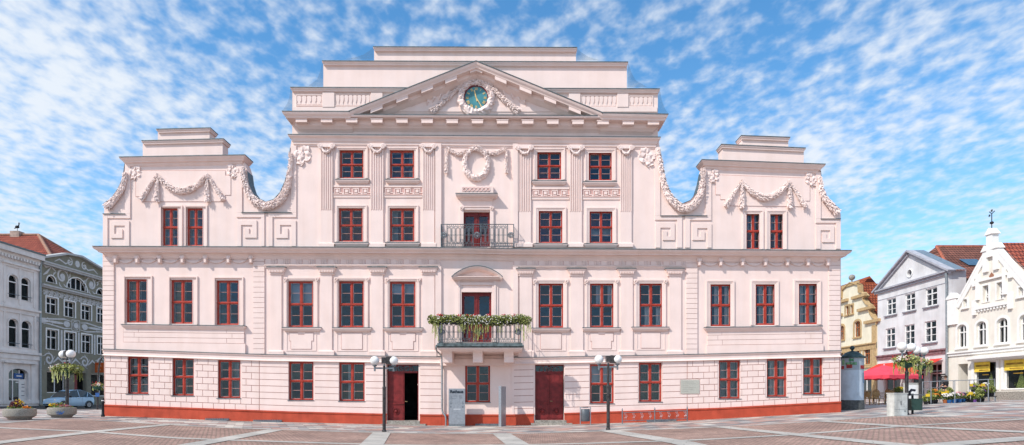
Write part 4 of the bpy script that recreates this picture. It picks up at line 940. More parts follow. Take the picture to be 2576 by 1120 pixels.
def sheet(name, poly, dz, mt):       # poly in world (x, y); follows the slope of the ground
    bm = bmesh.new(); tri = tessellate_polygon([[Vector((x, y, 0)) for x, y in poly]]); vs = [bm.verts.new((x, y, 0)) for x, y in poly]
    for t in tri:
        try: bm.faces.new([vs[i] for i in t])
        except ValueError: pass
    x0 = min(p[0] for p in poly); x1 = max(p[0] for p in poly); x = -52.0
    while x < 52:
        if x0 < x < x1: bmesh.ops.bisect_plane(bm, geom=bm.verts[:] + bm.edges[:] + bm.faces[:], plane_co=(x, 0, 0), plane_no=(1, 0, 0))
        x += 1.0
    for v in bm.verts: v.co.z = gl(v.co.x) + dz
    for f in bm.faces:
        f.normal_update()
        if f.normal.z < 0: f.normal_flip()
    me = bpy.data.meshes.new(name); bm.to_mesh(me); bm.free(); me.materials.append(mt); o = bpy.data.objects.new(name, me); COL.objects.link(o); tag(o, kind='structure'); return o
def gl(x):                            # the same straight facets as the ground mesh
    for a, b in zip(xs, xs[1:]):
        if a <= x <= b: return g(a) + (g(b) - g(a)) * (x - a) / (b - a)
    return g(x)
edge = [G(*p) for p in ((0, 1065), (152, 1053), (300, 1061), (423, 1069), (626, 1079), (872, 1087), (969, 1089.5), (1274, 1091.5), (1525, 1085), (1704, 1079), (2042, 1061.5), (2252, 1047), (2576, 1053))]
far = [(60, edge[-1][1]), (60, 40), (-60, 40), (-60, edge[0][1])]
sheet('pavement', edge + far, .004, SLAB)
def line(pts, w, name='paving_band', dz=.008):
    p = [Vector(G(*q)) for q in pts]; l = []; r_ = []
    for i in range(len(p)):
        t = (p[min(len(p) - 1, i + 1)] - p[max(0, i - 1)]).normalized(); n_ = Vector((-t.y, t.x)) * w / 2; l.append(tuple(p[i] + n_)); r_.append(tuple(p[i] - n_))
    return sheet(name, l + r_[::-1], dz, BANDM)
line([(0, 1065), (152, 1053), (300, 1061), (423, 1069), (626, 1079), (872, 1087), (1120, 1091), (1274, 1091.5), (1525, 1085), (1704, 1079), (2042, 1061.5), (2252, 1047), (2576, 1053)], .3)
line([(-60, 1073), (0, 1077), (237, 1087), (440, 1102.5), (555, 1107.5), (872, 1117), (1090, 1122), (1318, 1120), (1550, 1114), (1704, 1110), (1991, 1094.5), (2279, 1072.5), (2640, 1052)], .42, dz=.012)
line([(-60, 1122), (0, 1114), (237, 1087), (423, 1069)], .55, dz=.016); line([(491, 1119), (592, 1101), (694, 1082)], .7, dz=.016); line([(470, 1124), (491, 1119)], .7, dz=.02)
line([(930, 1130), (936, 1119), (961, 1089)], .75, dz=.016); line([(1309, 1130), (1301, 1119), (1261, 1092)], .75, dz=.016); line([(1755, 1124), (1717, 1115), (1528, 1084)], .8, dz=.016)
line([(1805, 1074), (1991, 1093), (2245, 1119), (2300, 1125)], .6, dz=.016); line([(2069, 1060.5), (2279, 1074), (2640, 1091)], .5, dz=.016); line([(2350, 1124), (2381, 1119), (2576, 1104.6), (2640, 1100)], .8, dz=.016)
sheet('street', [(-60, 14), (-60, 60), (-24.5, 60), (-24.5, 14), (-33, 13)], .01, ROADM)
sheet('gravel_strip', [(zq(263, 0)[0], -.1), (zq(263, 0)[0], -.42), (zq(2115, 0)[0], -.42), (zq(2115, 0)[0], -.1)], .006, mat('gravel_strip_fill', (.5, .46, .38), .95, .3, 60, .8, 90))
# ================================================================ STREET LAMPS
def lamp_proto():
    r_ = empty('street_lamp', world=False, cat='street lamp', group='globe street lamps on the square')
    m = MB(); m.tube([(0, 0, 0), (0, 0, 1.95)], .075, 14); m.tube([(0, 0, 1.95), (0, 0, 2.9)], .055, 12); m.lathe([(.1, 0), (.1, .06), (.08, .1)], seg=14); m.lathe([(.08, 1.9), (.085, 1.95), (.06, 2.0)], seg=12); m.box(-.02, .02, -.079, -.074, .5, .8)
    m.build('pole', POLE, r_, smooth=True)
    m = MB(); m.box(-.42, .42, -.03, .03, 2.76, 2.83)
    for s_ in (-1, 1): m.tube([(s_ * .405, 0, 2.66), (s_ * .405, 0, 2.9)], .04, 8); m.lathe([(.045, 2.86), (.1, 2.9), (.1, 2.93)], (s_ * .405, 0, 0), 12)
    m.tube([(0, 0, 2.8), (0, 0, 2.98)], .04, 8); m.build('arm', GREY, r_, smooth=True)
    for s_ in (-1, 1): m = MB(); m.ball((s_ * .405, 0, 3.12), .2, 20, 14); m.build('globe', GLOBE, r_, smooth=True)
    return r_
def floodlight(r_):
    m = MB(); m.box(-.13, .13, -.12, .08, 2.97, 3.30, Matrix.Rotation(R(4), 4, 'Y')); m.box(-.11, .11, -.13, -.121, 3.0, 3.27)
    for i in range(6): m.box(-.12 + i * .045, -.105 + i * .045, .08, .12, 2.98, 3.28)
    return m.build('floodlight', POLE, r_)
LAMP = lamp_proto()
x, y = G(966.5, 1087); place(LAMP, x, y, R(8)); LAMP['label'] = 'two-globe lamp with floodlight in front of the open left door'
l2 = copy_tree(LAMP); x, y = G(1530, 1082); place(l2, x, y, R(-5)); l2['label'] = 'two-globe lamp with floodlight right of the closed red door, before the windows'
l3 = copy_tree(LAMP); x, y = G(169, 1051); place(l3, x, y, R(-32), sc=1.02); l3['label'] = 'two-globe lamp carrying a flower basket between the stone planters and light blue car'
l4 = copy_tree(LAMP); x, y = G(2281, 1044); place(l4, x, y, R(30), sc=1.0); l4['label'] = 'nearer two-globe lamp with a flower basket behind the white utility cabinet'; LC = (x, y)
l5 = copy_tree(LAMP); x, y = G(2315, 1030); place(l5, x, y, R(30)); l5['label'] = 'farther two-globe lamp behind the green litter bin'; LDD = (x, y)
floodlight(LAMP); floodlight(l2); floodlight(l3)
def basket(x, y, z, rx, seed, label, trail=.6, n=900):
    rnd = random.Random(seed); r_ = empty('flower_basket', (x, y, z), label, 'flower basket', 'hanging flower baskets on lamp posts')
    m = MB(); m.lathe([(.06, -.28), (.3, -.16), (.36, .0), (.34, .02), (.09, .0)], (x, y, z), 16); m.build('bowl', mat('green_bowl', (.02, .07, .05), .5, .1), r_)
    m = MB(); m.leaves((x, y, z + .1), (rx, rx * .7, .26), n, .055, rnd)
    for _ in range(34):
        a = rnd.uniform(0, 6.28); q = Vector((x + math.cos(a) * rx * .85, y + math.sin(a) * rx * .6, z)); L_ = rnd.uniform(.15, trail)
        for k in range(int(L_ / .035)): q = q + Vector((rnd.gauss(0, .008), rnd.gauss(0, .008), -.035)); m.leaves(q, (.03, .03, .03), 1, .035, rnd) if 0 else m.add([q + Vector((-.03, 0, 0)), q + Vector((0, .01, .02)), q + Vector((.03, 0, 0)), q + Vector((0, -.01, -.02))], [(0, 1, 2, 3)])
    m.build('foliage', LEAFY, r_, fix=False)
    m = MB(); m.leaves((x, y, z + .02), (rx * .9, rx * .6, .2), n // 3, .06, rnd); m.build('foliage', LEAF2, r_, fix=False)
    for mt, k, zz in ((FRED, 26, .3), (FWHITE, 60, .12), (FPINK, 30, .05)):
        m = MB()
        cs = [(rnd.uniform(-1, 1), rnd.uniform(-.6, .6), rnd.uniform(-.15, .15)) for _ in range(5)]
        for _ in range(k): c = rnd.choice(cs); p = (x + c[0] * rx * .85 + rnd.gauss(0, .07), y + c[1] * rx * .6 - .1, z + zz + c[2] + rnd.gauss(0, .05)); m.ball(p, .028, 5, 3)
        m.build('blossoms', mt, r_)
x, y = G(169, 1051); basket(x, y - .02, g(x) + 2.35, .78, 3, 'round flower basket with red and white blossoms on the lamp beside the light blue car')
basket(LC[0], LC[1], g(LC[0]) + 2.42, .66, 4, 'flower basket with red and white blossoms on the lamp behind the white cabinet'); basket(LDD[0], LDD[1], g(LDD[0]) + 2.35, .66, 5, 'yellow-green trailing flower basket on the farther lamp near the red awning')
# flower boxes along the lower balcony
rnd = random.Random(11); zb = PM.uv(0, 812, OFB)[1]
FB = empty('flower_box', (PM.uv(1207, 0, OFB)[0], -OFB, zb), 'long flower box with white and red blossoms hanging on the lower balcony railing', 'flower box')
m = MB(); u0, u1 = PM.uv(1098, 0, OFB)[0], PM.uv(1316, 0, OFB)[0]; m.box(u0, u1, -OFB - .22, -OFB - .02, zb - .1, zb + .1); m.box(u0 + .2, u1 - .2, -OFB - .23, -OFB - .221, zb - .06, zb + .06); m.build('trough', BLACK, FB)
m = MB(); m2 = MB(); n = 27
for i in range(n):
    x = u0 - .3 + (u1 - u0 + .6) * (i + .5) / n; hh = rnd.uniform(.2, .32); c = (x, -OFB - .12, zb + .12 + rnd.uniform(-.05, .08))
    m.leaves(c, (.27, .26, hh), 230, .05, rnd); m2.leaves(c, (.25, .2, hh * .9), 90, .055, rnd)
    if i in (0, 1, 2, 8, 9, 10, 12, 13, 14, 15, 19, 24, 25, 26) :
        for _ in range(6):
            q = Vector((x + rnd.uniform(-.2, .2), -OFB - rnd.uniform(.1, .3), zb - .05)); L_ = rnd.uniform(.2, .95 if i in (1, 12, 13, 25) else .55)
            for k in range(int(L_ / .03)): q = q + Vector((rnd.gauss(0, .008), 0, -.03)); m.add([q + Vector((-.022, 0, 0)), q + Vector((0, .01, .018)), q + Vector((.022, 0, 0)), q + Vector((0, -.01, -.018))], [(0, 1, 2, 3)])
m.build('foliage', LEAFY, FB, fix=False); m2.build('foliage', LEAF2, FB, fix=False)
m = MB()
for _ in range(230):
    c = rnd.choice([.05, .16, .33, .36, .45, .52, .55, .66, .78, .84, .92]); x = u0 + (u1 - u0) * (c + rnd.gauss(0, .045)); m.ball((x, -OFB - rnd.uniform(.18, .4), zb + rnd.uniform(-.12, .36)), rnd.uniform(.018, .032), 5, 3)
m.build('blossoms', FWHITE, FB)
m = MB()
for c in (.03, .05, .07, .27, .36, .42, .60, .61, .78, .9):
    x = u0 + (u1 - u0) * c
    for _ in range(7): m.ball((x + rnd.gauss(0, .05), -OFB - rnd.uniform(.15, .3), zb + .36 + rnd.gauss(0, .035)), .03, 5, 3)
m.build('blossoms', FRED, FB)
# ================================================================ THINGS BEFORE THE HALL
F_ = bpy.data.fonts
def text(s, size, M, mt, parent, name, ext=.002, bold=0.):
    c = bpy.data.curves.new(name, 'FONT'); c.body = s; c.size = size; c.extrude = ext; c.offset = bold; c.align_x = 'CENTER'; c.align_y = 'CENTER'
    o = bpy.data.objects.new(name, c); COL.objects.link(o); dg = bpy.context.evaluated_depsgraph_get(); me = bpy.data.meshes.new_from_object(o.evaluated_get(dg)); me.transform(M)
    bpy.data.objects.remove(o); o = bpy.data.objects.new(name, me); me.materials.clear(); me.materials.append(mt); COL.objects.link(o); adopt(o, parent); return o
XR = Matrix.Rotation(R(90), 4, 'X')
x, y = G(1149.5, 1072); x, y = PM.uv(1149.5, 0, .75)[0], -.75; z = g(x)
SG = empty('information_pylon', (x, y, z), 'flat grey metal information pylon reading Rathaus', 'sign pylon')
w = 41 / PX * .977 / 2; h = 95 / PX * .977
m = MB(); m.box(x - w, x + w, y - .04, y + .04, z + .14, z + h); m.box(x - w, x - w + .012, y - .05, y - .041, z + .14, z + h); m.box(x + w - .012, x + w, y - .05, y - .041, z + .14, z + h); m.build('panel', STEEL, SG)
m = MB(); m.box(x - w, x + w, y - .042, y + .042, z - .1, z + .138); m.build('base', GREY, SG)
INKM = mat('sign_ink', (.02, .03, .045), .5, .05); text('Rathaus', .225, Matrix.Translation((x - .01, y - .055, z + h - .17)) @ XR, INKM, SG, 'lettering', bold=.009)
m = MB(); rnd = random.Random(2)
for k in range(7):
    if k in (1,): continue
    m.box(x - .36, x - .36 + rnd.uniform(.1, .4), y - .0425, y - .0405, z + h - .36 - k * .032, z + h - .353 - k * .032)
for k in range(6): m.box(x + .12, x + .12 + rnd.uniform(.1, .22), y - .0425, y - .0405, z + h - .36 - k * .04, z + h - .352 - k * .04)
for s_ in (-1, 1):
    a = x + s_ * .32; m.tube([Vector((a + .035 * math.cos(t), y - .043, z + h - .80 + .035 * math.sin(t))) for t in (0, 1, 2, 3, 4, 5)], .005, 4, closed=True); m.tube([(a, y - .043, z + h - .70), (a, y - .043, z + h - .78), (a + .05, y - .043, z + h - .8)], .006, 4); m.ball((a, y - .043, z + h - .69), .012, 6, 4)
    m.add([(x + s_ * .36, y - .046, z + h - .98), (x + s_ * .30, y - .046, z + h - .93), (x + s_ * .30, y - .046, z + h - 1.03)], [(0, 1, 2)])
m.build('writing', INKM, SG)
m = MB(); m.box(x - .18, x + .2, y - .05, y - .0405, z + h - 1.13, z + h - 1.07); m.build('letter_slot', mat('slot', (.6, .62, .65), .3, .05, metal=.3), SG)
for c_, zz in ((.27, -.36), (.2, -.46), (.22, -.52)): pass
x, y = PM.uv(1264.5, 0, 1.0)[0], -1.0; z = g(x)
S2 = empty('notice_pylon', (x, y, z), 'slim grey metal notice pylon standing edge-on right of the middle window', 'sign pylon')
M_ = Matrix.Translation((x, y, z)) @ Matrix.Rotation(R(72), 4, 'Z')
m = MB(); m.box(-.4, .4, -.05, .05, -.1, 2.12, M_); m.box(-.44, -.401, -.07, .07, -.1, 2.13, M_); m.build('panel', STEEL, S2)
m = MB(); m.box(-.3, .3, .051, .065, .85, 1.9, M_); m.build('display_case', mat('case_pale', (.6, .58, .5), .4, .1), S2)
# litter bin on two posts
x, y = PM.uv(1472.5, 0, 1.0)[0], -1.0; z = g(x); LB = empty('litter_bin', (x, y, z), 'grey litter bin between two posts beside the closed red door', 'litter bin')
m = MB(); 
for s_ in (-1, 1): m.box(x + s_ * .27 - .02, x + s_ * .27 + .02, y - .04, y + .04, z - .1, z + .96)
m.box(x - .25, x + .25, y - .04, y + .04, z + .9, z + .93); m.build('post', STEEL, LB)
m = MB(); m.lathe([(.2, .18), (.235, .22), (.235, .82), (.21, .84)], (x, y, z), 20, 1, .7); m.build('bin', mat('bin_grey', (.13, .145, .16), .5, .1, metal=.3), LB, smooth=True)
m = MB(); m.box(x - .14, x + .14, y - .08, y + .08, z + .931, z + .95); m.build('ash_tray', BLACK, LB)
# bicycle rack
x0 = PM.uv(1565, 0, .8)[0]; x1 = PM.uv(1728, 0, .8)[0]; y = -.85; BR = empty('bicycle_rack', ((x0 + x1) / 2, y, g((x0 + x1) / 2)), 'low grey steel bicycle rack along the red plinth', 'bicycle rack')
for t in (0, .5, 1):
    x = x0 + (x1 - x0) * t; z = g(x); m = MB(); m.tube([(x, y, z - .1), (x, y, z + .7)], .032, 10); m.lathe([(.02, .7), (.045, .72), (.03, .76), (.012, .82)], (x, y, z), 10); m.build('post', GREY, BR, smooth=True)
m = MB()
for zz in (.58, .14): m.tube([(x0, y, g(x0) + zz), (x1, y, g(x1) + zz)], .018, 6)
m.build('rail', GREY, BR)
for i in range(8):
    t = (i + .5) / 8 + (-.02 if i < 4 else .02); x = x0 + (x1 - x0) * t; z = g(x)
    for k in (-.03, .04): m = MB(); m.tube([(x + k, y - .04, z + .56), (x + k - .03, y - .12, z + .5), (x + k + .05, y - .15, z + .4), (x + k - .01, y - .15, z + .3), (x + k + .02, y - .04, z + .16)], .011, 5); m.build('wheel_holder', STEEL, BR)
# cast iron bollard at the left corner
x, y = G(259.5, 1047); x = PM.uv(259, 0, .9)[0]; y = -.9; z = g(x); m = MB(); m.lathe([(.09, 0), (.09, .1), (.065, .14), (.055, .7), (.08, .74), (.08, .78), (.055, .82), (.06, .9), (.075, .94), (.05, .99), (.01, 1.02)], seg=14)
BO = m.build('bollard', BLACK, None, smooth=True); place(BO, x, y); tag(BO, 'black iron bollard at the left corner of the town hall', 'bollard')
m = MB(); m.lathe([(.068, .84), (.07, .845), (.07, .885), (.066, .89)], seg=14); o = m.build('reflector', WHITE); o.parent = BO
# planters
def planter(px, py, label, mixes, seed):
    x, y = G(px, py); r_ = empty('stone_planter', (x, y, g(x)), label, 'planter', 'round stone planters'); z = g(x); s_ = .64
    m = MB(); m.lathe([(r__ * s_, h_ * .82) for r__, h_ in [(.62, 0), (.66, .03), (.7, .1), (.92, .2), (.95, .34), (.95, .52), (.92, .6), (.84, .62), (.8, .56), (.02, .55)]], (x, y, z), 36); m.build('bowl', CONC, r_, smooth=True)
    rnd = random.Random(seed); m = MB(); m.leaves((x, y, z + .52), (.47, .47, .1), 500, .045, rnd); m.build('foliage', LEAF, r_, fix=False)
    for mt, cx_, cz, rad, n in mixes:
        m = MB(); m.leaves((x + cx_ * s_, y - .1, z + cz * .82), [q * s_ for q in rad[:2]] + [rad[2] * .75], n // 2, .04, rnd); m.build('blossoms', mt, r_, fix=False)
    return r_
p1 = planter(50, 1056, 'grey stone planter with a dark red bushy plant, nearer the left edge', [(mat('dark_red_leaf', (.13, .02, .03), .6, .3, 9), -.1, .82, (.42, .35, .3), 700), (FYEL, .05, .95, (.3, .3, .2), 130), (FORA, .62, .68, (.2, .3, .1), 120), (FYEL, -.5, .72, (.16, .2, .08), 60)], 5)
p2 = planter(156, 1050.5, 'graffitied stone planter with yellow and pink blossoms beside the lamp', [(FYEL, -.48, .78, (.34, .35, .14), 260), (FPINK, .3, .7, (.5, .35, .09), 230), (LEAF, .0, .75, (.5, .4, .2), 300), (FRED, .1, .78, (.5, .3, .05), 50)], 6)
x, y = G(156, 1050.5); z = g(x); m = MB()
for l in ([(-.35, .38), (-.25, .3), (-.2, .42), (-.1, .25), (0, .3), (.1, .28)], [(-.3, .25), (-.12, .22), (.05, .24), (.2, .4)], [(-.05, .4), (-.02, .3), (.03, .2)]):
    pts = []
    for a, b in l: th = -math.pi / 2 + a + .6 ; pts.append((x + .615 * math.cos(th), y + .615 * math.sin(th), z + b * .82))
    m.tube(pts, .012, 4)
m.build('graffiti', mat('blue_spray', (.03, .16, .5), .6, .1), p2)
# ================================================================ CAR
def car():
    r_ = empty('parked_car', world=False, label='light blue three-door hatchback parked before the grey-green house', cat='car'); BL = mat('car_light_blue', (.36, .56, .74), .25, .02, 2, spec=.6)
    # stations along x (front at 0): x, half width low, belt half width, sill z, belt z
    st = [(0, .52, .50, .32, .62), (.06, .66, .62, .26, .70), (.2, .76, .70, .22, .78), (.5, .80, .75, .2, .87), (.85, .815, .77, .2, .92), (1.2, .815, .78, .2, .95), (2.0, .815, .78, .2, .97), (2.8, .815, .77, .2, .98), (3.2, .80, .74, .22, .98), (3.42, .74, .68, .28, .94), (3.52, .62, .60, .34, .86)]
    ring = lambda s: [(s[0], -s[1] * .9, s[3]), (s[0], -s[1], s[3] + .12), (s[0], -s[1], (s[3] + s[4]) / 2), (s[0], -s[2], s[4] - .05), (s[0], -s[2] * .8, s[4]), (s[0], 0, s[4] + .03), (s[0], s[2] * .8, s[4]), (s[0], s[2], s[4] - .05), (s[0], s[1], (s[3] + s[4]) / 2), (s[0], s[1], s[3] + .12), (s[0], s[1] * .9, s[3])]
    m = MB(); n = 11; vs = [p for s in st for p in ring(s)]
    m.add(vs, [(i * n + k, i * n + (k + 1) % n, (i + 1) * n + (k + 1) % n, (i + 1) * n + k) for i in range(len(st) - 1) for k in range(n)] + [tuple(range(n)), tuple((len(st) - 1) * n + k for k in range(n - 1, -1, -1))])
    b = m.build('body', BL, r_, smooth=True)
    cab = [(.78, .62, .93, .93), (1.25, .58, .95, 1.42), (1.7, .57, .96, 1.52), (2.4, .56, .97, 1.52), (2.95, .54, .97, 1.38), (3.35, .60, .95, 1.0)]
    m = MB(); vs = []
    for x, w_, z0, z1 in cab: vs += [(x, -.72, z0), (x, -w_ - (0 if z1 > 1.1 else .08), z1), (x, w_ + (0 if z1 > 1.1 else .08), z1), (x, .72, z0)]
    m.add(vs, [(i * 4 + k, i * 4 + k + 1, i * 4 + 5 + k, i * 4 + 4 + k) for i in range(5) for k in range(3)]); CGL = mat('car_glass', (.02, .03, .035), .06, .1, spec=.8); m.build('window', CGL, r_)
    m = MB(); vs = []
    for x, w_, z1 in ((1.2, .57, 1.41), (1.7, .575, 1.54), (2.4, .565, 1.535), (2.95, .55, 1.395), (3.1, .56, 1.28)): vs += [(x, -w_, z1 - .015), (x, -w_ * .8, z1 + .02), (x, w_ * .8, z1 + .02), (x, w_, z1 - .015)]
    m.add(vs, [(i * 4 + k, i * 4 + k + 1, i * 4 + 5 + k, i * 4 + 4 + k) for i in range(4) for k in range(3)])
    for s_ in (-1, 1):
        for l in ([(.78, .71, .93), (1.33, .585, 1.39)], [(2.05, .735, .97), (2.0, .58, 1.48)], [(2.75, .735, .97), (2.98, .56, 1.37)], [(3.38, .66, .97), (3.1, .57, 1.28)]): m.tube([(a, s_ * b_, c) for a, b_, c in l], .03, 6)
    m.build('roof', BL, r_, smooth=True)
    for x in (.62, 2.86):
        for s_ in (-1, 1):
            m = MB(); q = [(x, s_ * .62, .29), (x, s_ * .82, .29)]; m.tube(q, .29, 22); w_ = m.build('wheel', BLACK, r_); m = MB(); m.tube([(x, s_ * .8, .29), (x, s_ * .835, .29)], .19, 18); o = m.build('rim', STEEL); o.parent = w_
            m = MB()
            for k in range(6): a = k * math.pi / 3; m.tube([(x + .05 * math.cos(a), s_ * .84, .29 + .05 * math.sin(a)), (x + .17 * math.cos(a), s_ * .837, .29 + .17 * math.sin(a))], .012, 4)
            o = m.build('hubcap', BLACK); o.parent = w_
            m = MB(); m.tube([(x + .345 * math.cos(t * math.pi / 10), s_ * .80, .28 + .345 * math.sin(t * math.pi / 10)) for t in range(11)], .035, 6); m.build('wheel_arch', BLACK, r_)
    for s_ in (-1, 1):
        m = MB(); m.ball((.1, s_ * .52, .68), .1, 12, 8); m.build('headlight', mat('headlight_glass', (.7, .72, .75), .1, .03, spec=.8), r_, smooth=True)
        m = MB(); m.ball((.05, s_ * .5, .42), .05, 8, 6); m.build('foglight', WHITE, r_)
        m = MB(); m.ball((1.15, s_ * .86, 1.0), .085, 10, 8, .75); m.tube([(1.15, s_ * .74, .96), (1.15, s_ * .84, .99)], .02, 5); m.build('mirror', BLACK, r_)
        m = MB(); m.box(1.85, 2.02, s_ * .79 - .012, s_ * .79 + .012, .8, .83); m.box(1.2, 1.205, s_ * .815 - .006, s_ * .815 + .006, .3, .9); m.box(2.25, 2.255, s_ * .815 - .006, s_ * .815 + .006, .3, .92); m.build('door_handle', STEEL, r_)
    m = MB(); m.box(-.03, .06, -.5, .5, .30, .38); m.build('grille', BLACK, r_)
    m = MB(); m.box(-.045, -.03, -.26, .26, .41, .52); m.build('number_plate', mat('plate', (.6, .62, .62), .5, .05), r_)
    m = MB(); m.ball((.02, 0, .66), .04, 8, 6); m.box(-.0, .05, -.4, -.08, .645, .66); m.box(0, .05, .08, .4, .645, .66); m.build('emblem', STEEL, r_)
    return r_
CAR = car(); x, y = G(122, 1028.5); place(CAR, x, y, R(78))
# ================================================================ ADVERTISING COLUMN
x, y = G(2144, 1031); z = g(x); AC_ = empty('advertising_column', (x, y, z), 'round advertising column with pale posters and a dark green domed cap', 'advertising column')
s = (y + D) / FP; r0 = 28.0 * s * .93
m = MB(); m.lathe([(r0 * 1.02, -.1), (r0 * 1.02, .52), (r0 * .98, .56)], (x, y, z), 32); m.build('base', mat('column_base', (.085, .09, .09), .8, .15, 9), AC_, smooth=True)
m = MB(); m.lathe([(r0 * .97, .561), (r0 * .97, 3.02)], (x, y, z), 40); m.build('shaft', mat('poster_paper', (.50, .58, .66), .7, .06, 3), AC_, smooth=True)
def cyl_patch(a0, a1, z0, z1, rr, n=12):
    m = MB(); vs = []
    for i in range(n + 1):
        t = R(a0 + (a1 - a0) * i / n); 
        for zz in (z0, z1): vs.append((x + rr * math.cos(t), y + rr * math.sin(t), z + zz))
    m.add(vs, [(i * 2, i * 2 + 2, i * 2 + 3, i * 2 + 1) for i in range(n)]); return m
cyl_patch(160, 380, 2.3, 3.0, r0 * .985, 24).build('poster', mat('poster_grey', (.30, .34, .38), .6, .2, 1.4, col2=(.52, .58, .62)), AC_, fix=False)
cyl_patch(300, 335, 1.55, 2.15, r0 * .985).build('poster', mat('poster_blue', (.10, .28, .50), .6, .4, 5, col2=(.40, .38, .38)), AC_, fix=False)
for a0, a1, z0, z1, c in ((172, 196, 2.36, 2.55, (.35, .03, .03)), (210, 240, 2.40, 2.62, (.30, .04, .04)), (283, 322, 2.36, 2.56, (.45, .03, .03)), (205, 262, 2.58, 2.74, (.14, .30, .16)), (330, 350, 2.4, 2.95, (.20, .35, .18)), (180, 200, 2.6, 2.9, (.16, .3, .16))):
    cyl_patch(a0, a1, z0, z1, r0 * .99, 8).build('poster', mat('poster_%d' % int(a0), c, .6, .35, 7), AC_, fix=False)
th0 = R(225)
for ch_, a in (('I', 226), ('M', 238)):
    t = R(a); M_ = Matrix.Translation((x + r0 * math.cos(t), y + r0 * math.sin(t), z + 2.86)) @ Matrix.Rotation(t + R(90), 4, 'Z') @ XR; text(ch_, .26, M_, mat('poster_green', (.05, .25, .10), .6, .1), AC_, 'lettering', bold=.006)
m = MB(); m.lathe([(r0 * 1.16, 3.0), (r0 * 1.18, 3.03), (r0 * 1.14, 3.09), (r0 * .9, 3.15), (r0 * .7, 3.27), (r0 * .4, 3.38), (.06, 3.43), (.05, 3.5)], (x, y, z), 32); m.ball((x, y, z + 3.6), .13, 12, 8); m.build('cap', mat('patina', (.04, .075, .078), .5, .3, 6, metal=.3), AC_, smooth=True)
# ================================================================ CABINETS AND BIN
x, y = G(2264, 1046.5); z = g(x); U1 = empty('utility_cabinet', (x, y, z), 'tall whitish scribbled utility cabinet in the foreground on the right', 'utility cabinet', 'utility cabinets')
M_ = Matrix.Translation((x, y + .2, z)) @ Matrix.Rotation(R(12), 4, 'Z'); CB = mat('cabinet_grp', (.62, .62, .58), .7, .08, 5, .2, 60, streak=.25)
m = MB(); m.box(-.36, .36, -.2, .2, -.1, 1.0, M_); m.box(-.38, .38, -.22, .22, 1.0, 1.04, M_); m.box(-.33, .33, -.212, -.2005, .30, .96, M_); m.box(-.33, .33, -.208, -.2005, .02, .27, M_); m.build('housing', CB, U1)
m = MB(); m.box(-.02, .01, -.222, -.2125, .5, .68, M_); m.box(.17, .27, -.215, -.2085, .2, .23, M_); m.build('handle', BLACK, U1)
m = MB(); rnd = random.Random(3)
for _ in range(7): q = [Vector((rnd.uniform(-.3, .3), -.2135, rnd.uniform(.35, .9)))]; [q.append(q[-1] + Vector((rnd.gauss(0, .05), 0, rnd.gauss(0, .05)))) for _ in range(5)]; m.tube([M_ @ v for v in q], .003, 3)
m.build('scribble', mat('faded_marker', (.25, .25, .25), .8, .2), U1)
x, y = G(2313, 1031); y += .6; z = g(x); U2 = empty('utility_cabinet', (x, y, z), 'smaller white utility cabinet behind the green litter bin', 'utility cabinet', 'utility cabinets')
s = (y + D) / FP; w = 16 * s; m = MB(); m.box(x - w, x + w, y - .15, y + .15, z - .1, z + 1.38); m.box(x - w - .02, x + w + .02, y - .17, y + .17, z + 1.38, z + 1.42); m.build('housing', CB, U2)
m = MB(); m.box(x - w * .8, x + w * .8, y - .162, y - .151, z + .1, z + 1.3); m.build('door', WHITE, U2)
x, y = G(2304, 1042); z = g(x); s = (y + D) / FP; G2 = empty('litter_bin', (x, y, z), 'dark green litter bin on a post beside the white utility cabinet', 'litter bin'); m = MB(); m.tube([(x - .05, y + .16, z - .1), (x - .05, y + .16, z + .95)], .05, 8); m.build('post', BLACK, G2)
m = MB(); v = [(-.3, -.14), (.16, -.2), (.34, .02), (.3, .14), (-.3, .14)]; n = 5
for za, zb_, sc_ in ((.18, .72, 1),): m.add([(x + a * .92, y + b * .92, z + za) for a, b in v] + [(x + a, y + b, z + zb_) for a, b in v], [tuple(range(4, -1, -1)), tuple(range(5, 10))] + [(i, (i + 1) % 5, (i + 1) % 5 + 5, i + 5) for i in range(5)])
m.build('bin', mat('bin_green', (.025, .055, .045), .5, .15, 6), G2); m = MB(); m.box(x - .28, x + .34, y - .1, y + .12, z + .87, z + .92); m.build('lid', mat('bin_lid', (.11, .12, .13), .4, .1), G2)
m = MB(); m.tube([(x - .3, y - .05, z + .86), (x - .34, y - .05, z + 1.0), (x - .2, y, z + 1.12), (x - .02, y + .05, z + 1.1)], .06, 8); m.build('hood', mat('bin_hood', (.02, .02, .03), .4, .1), G2, smooth=True)
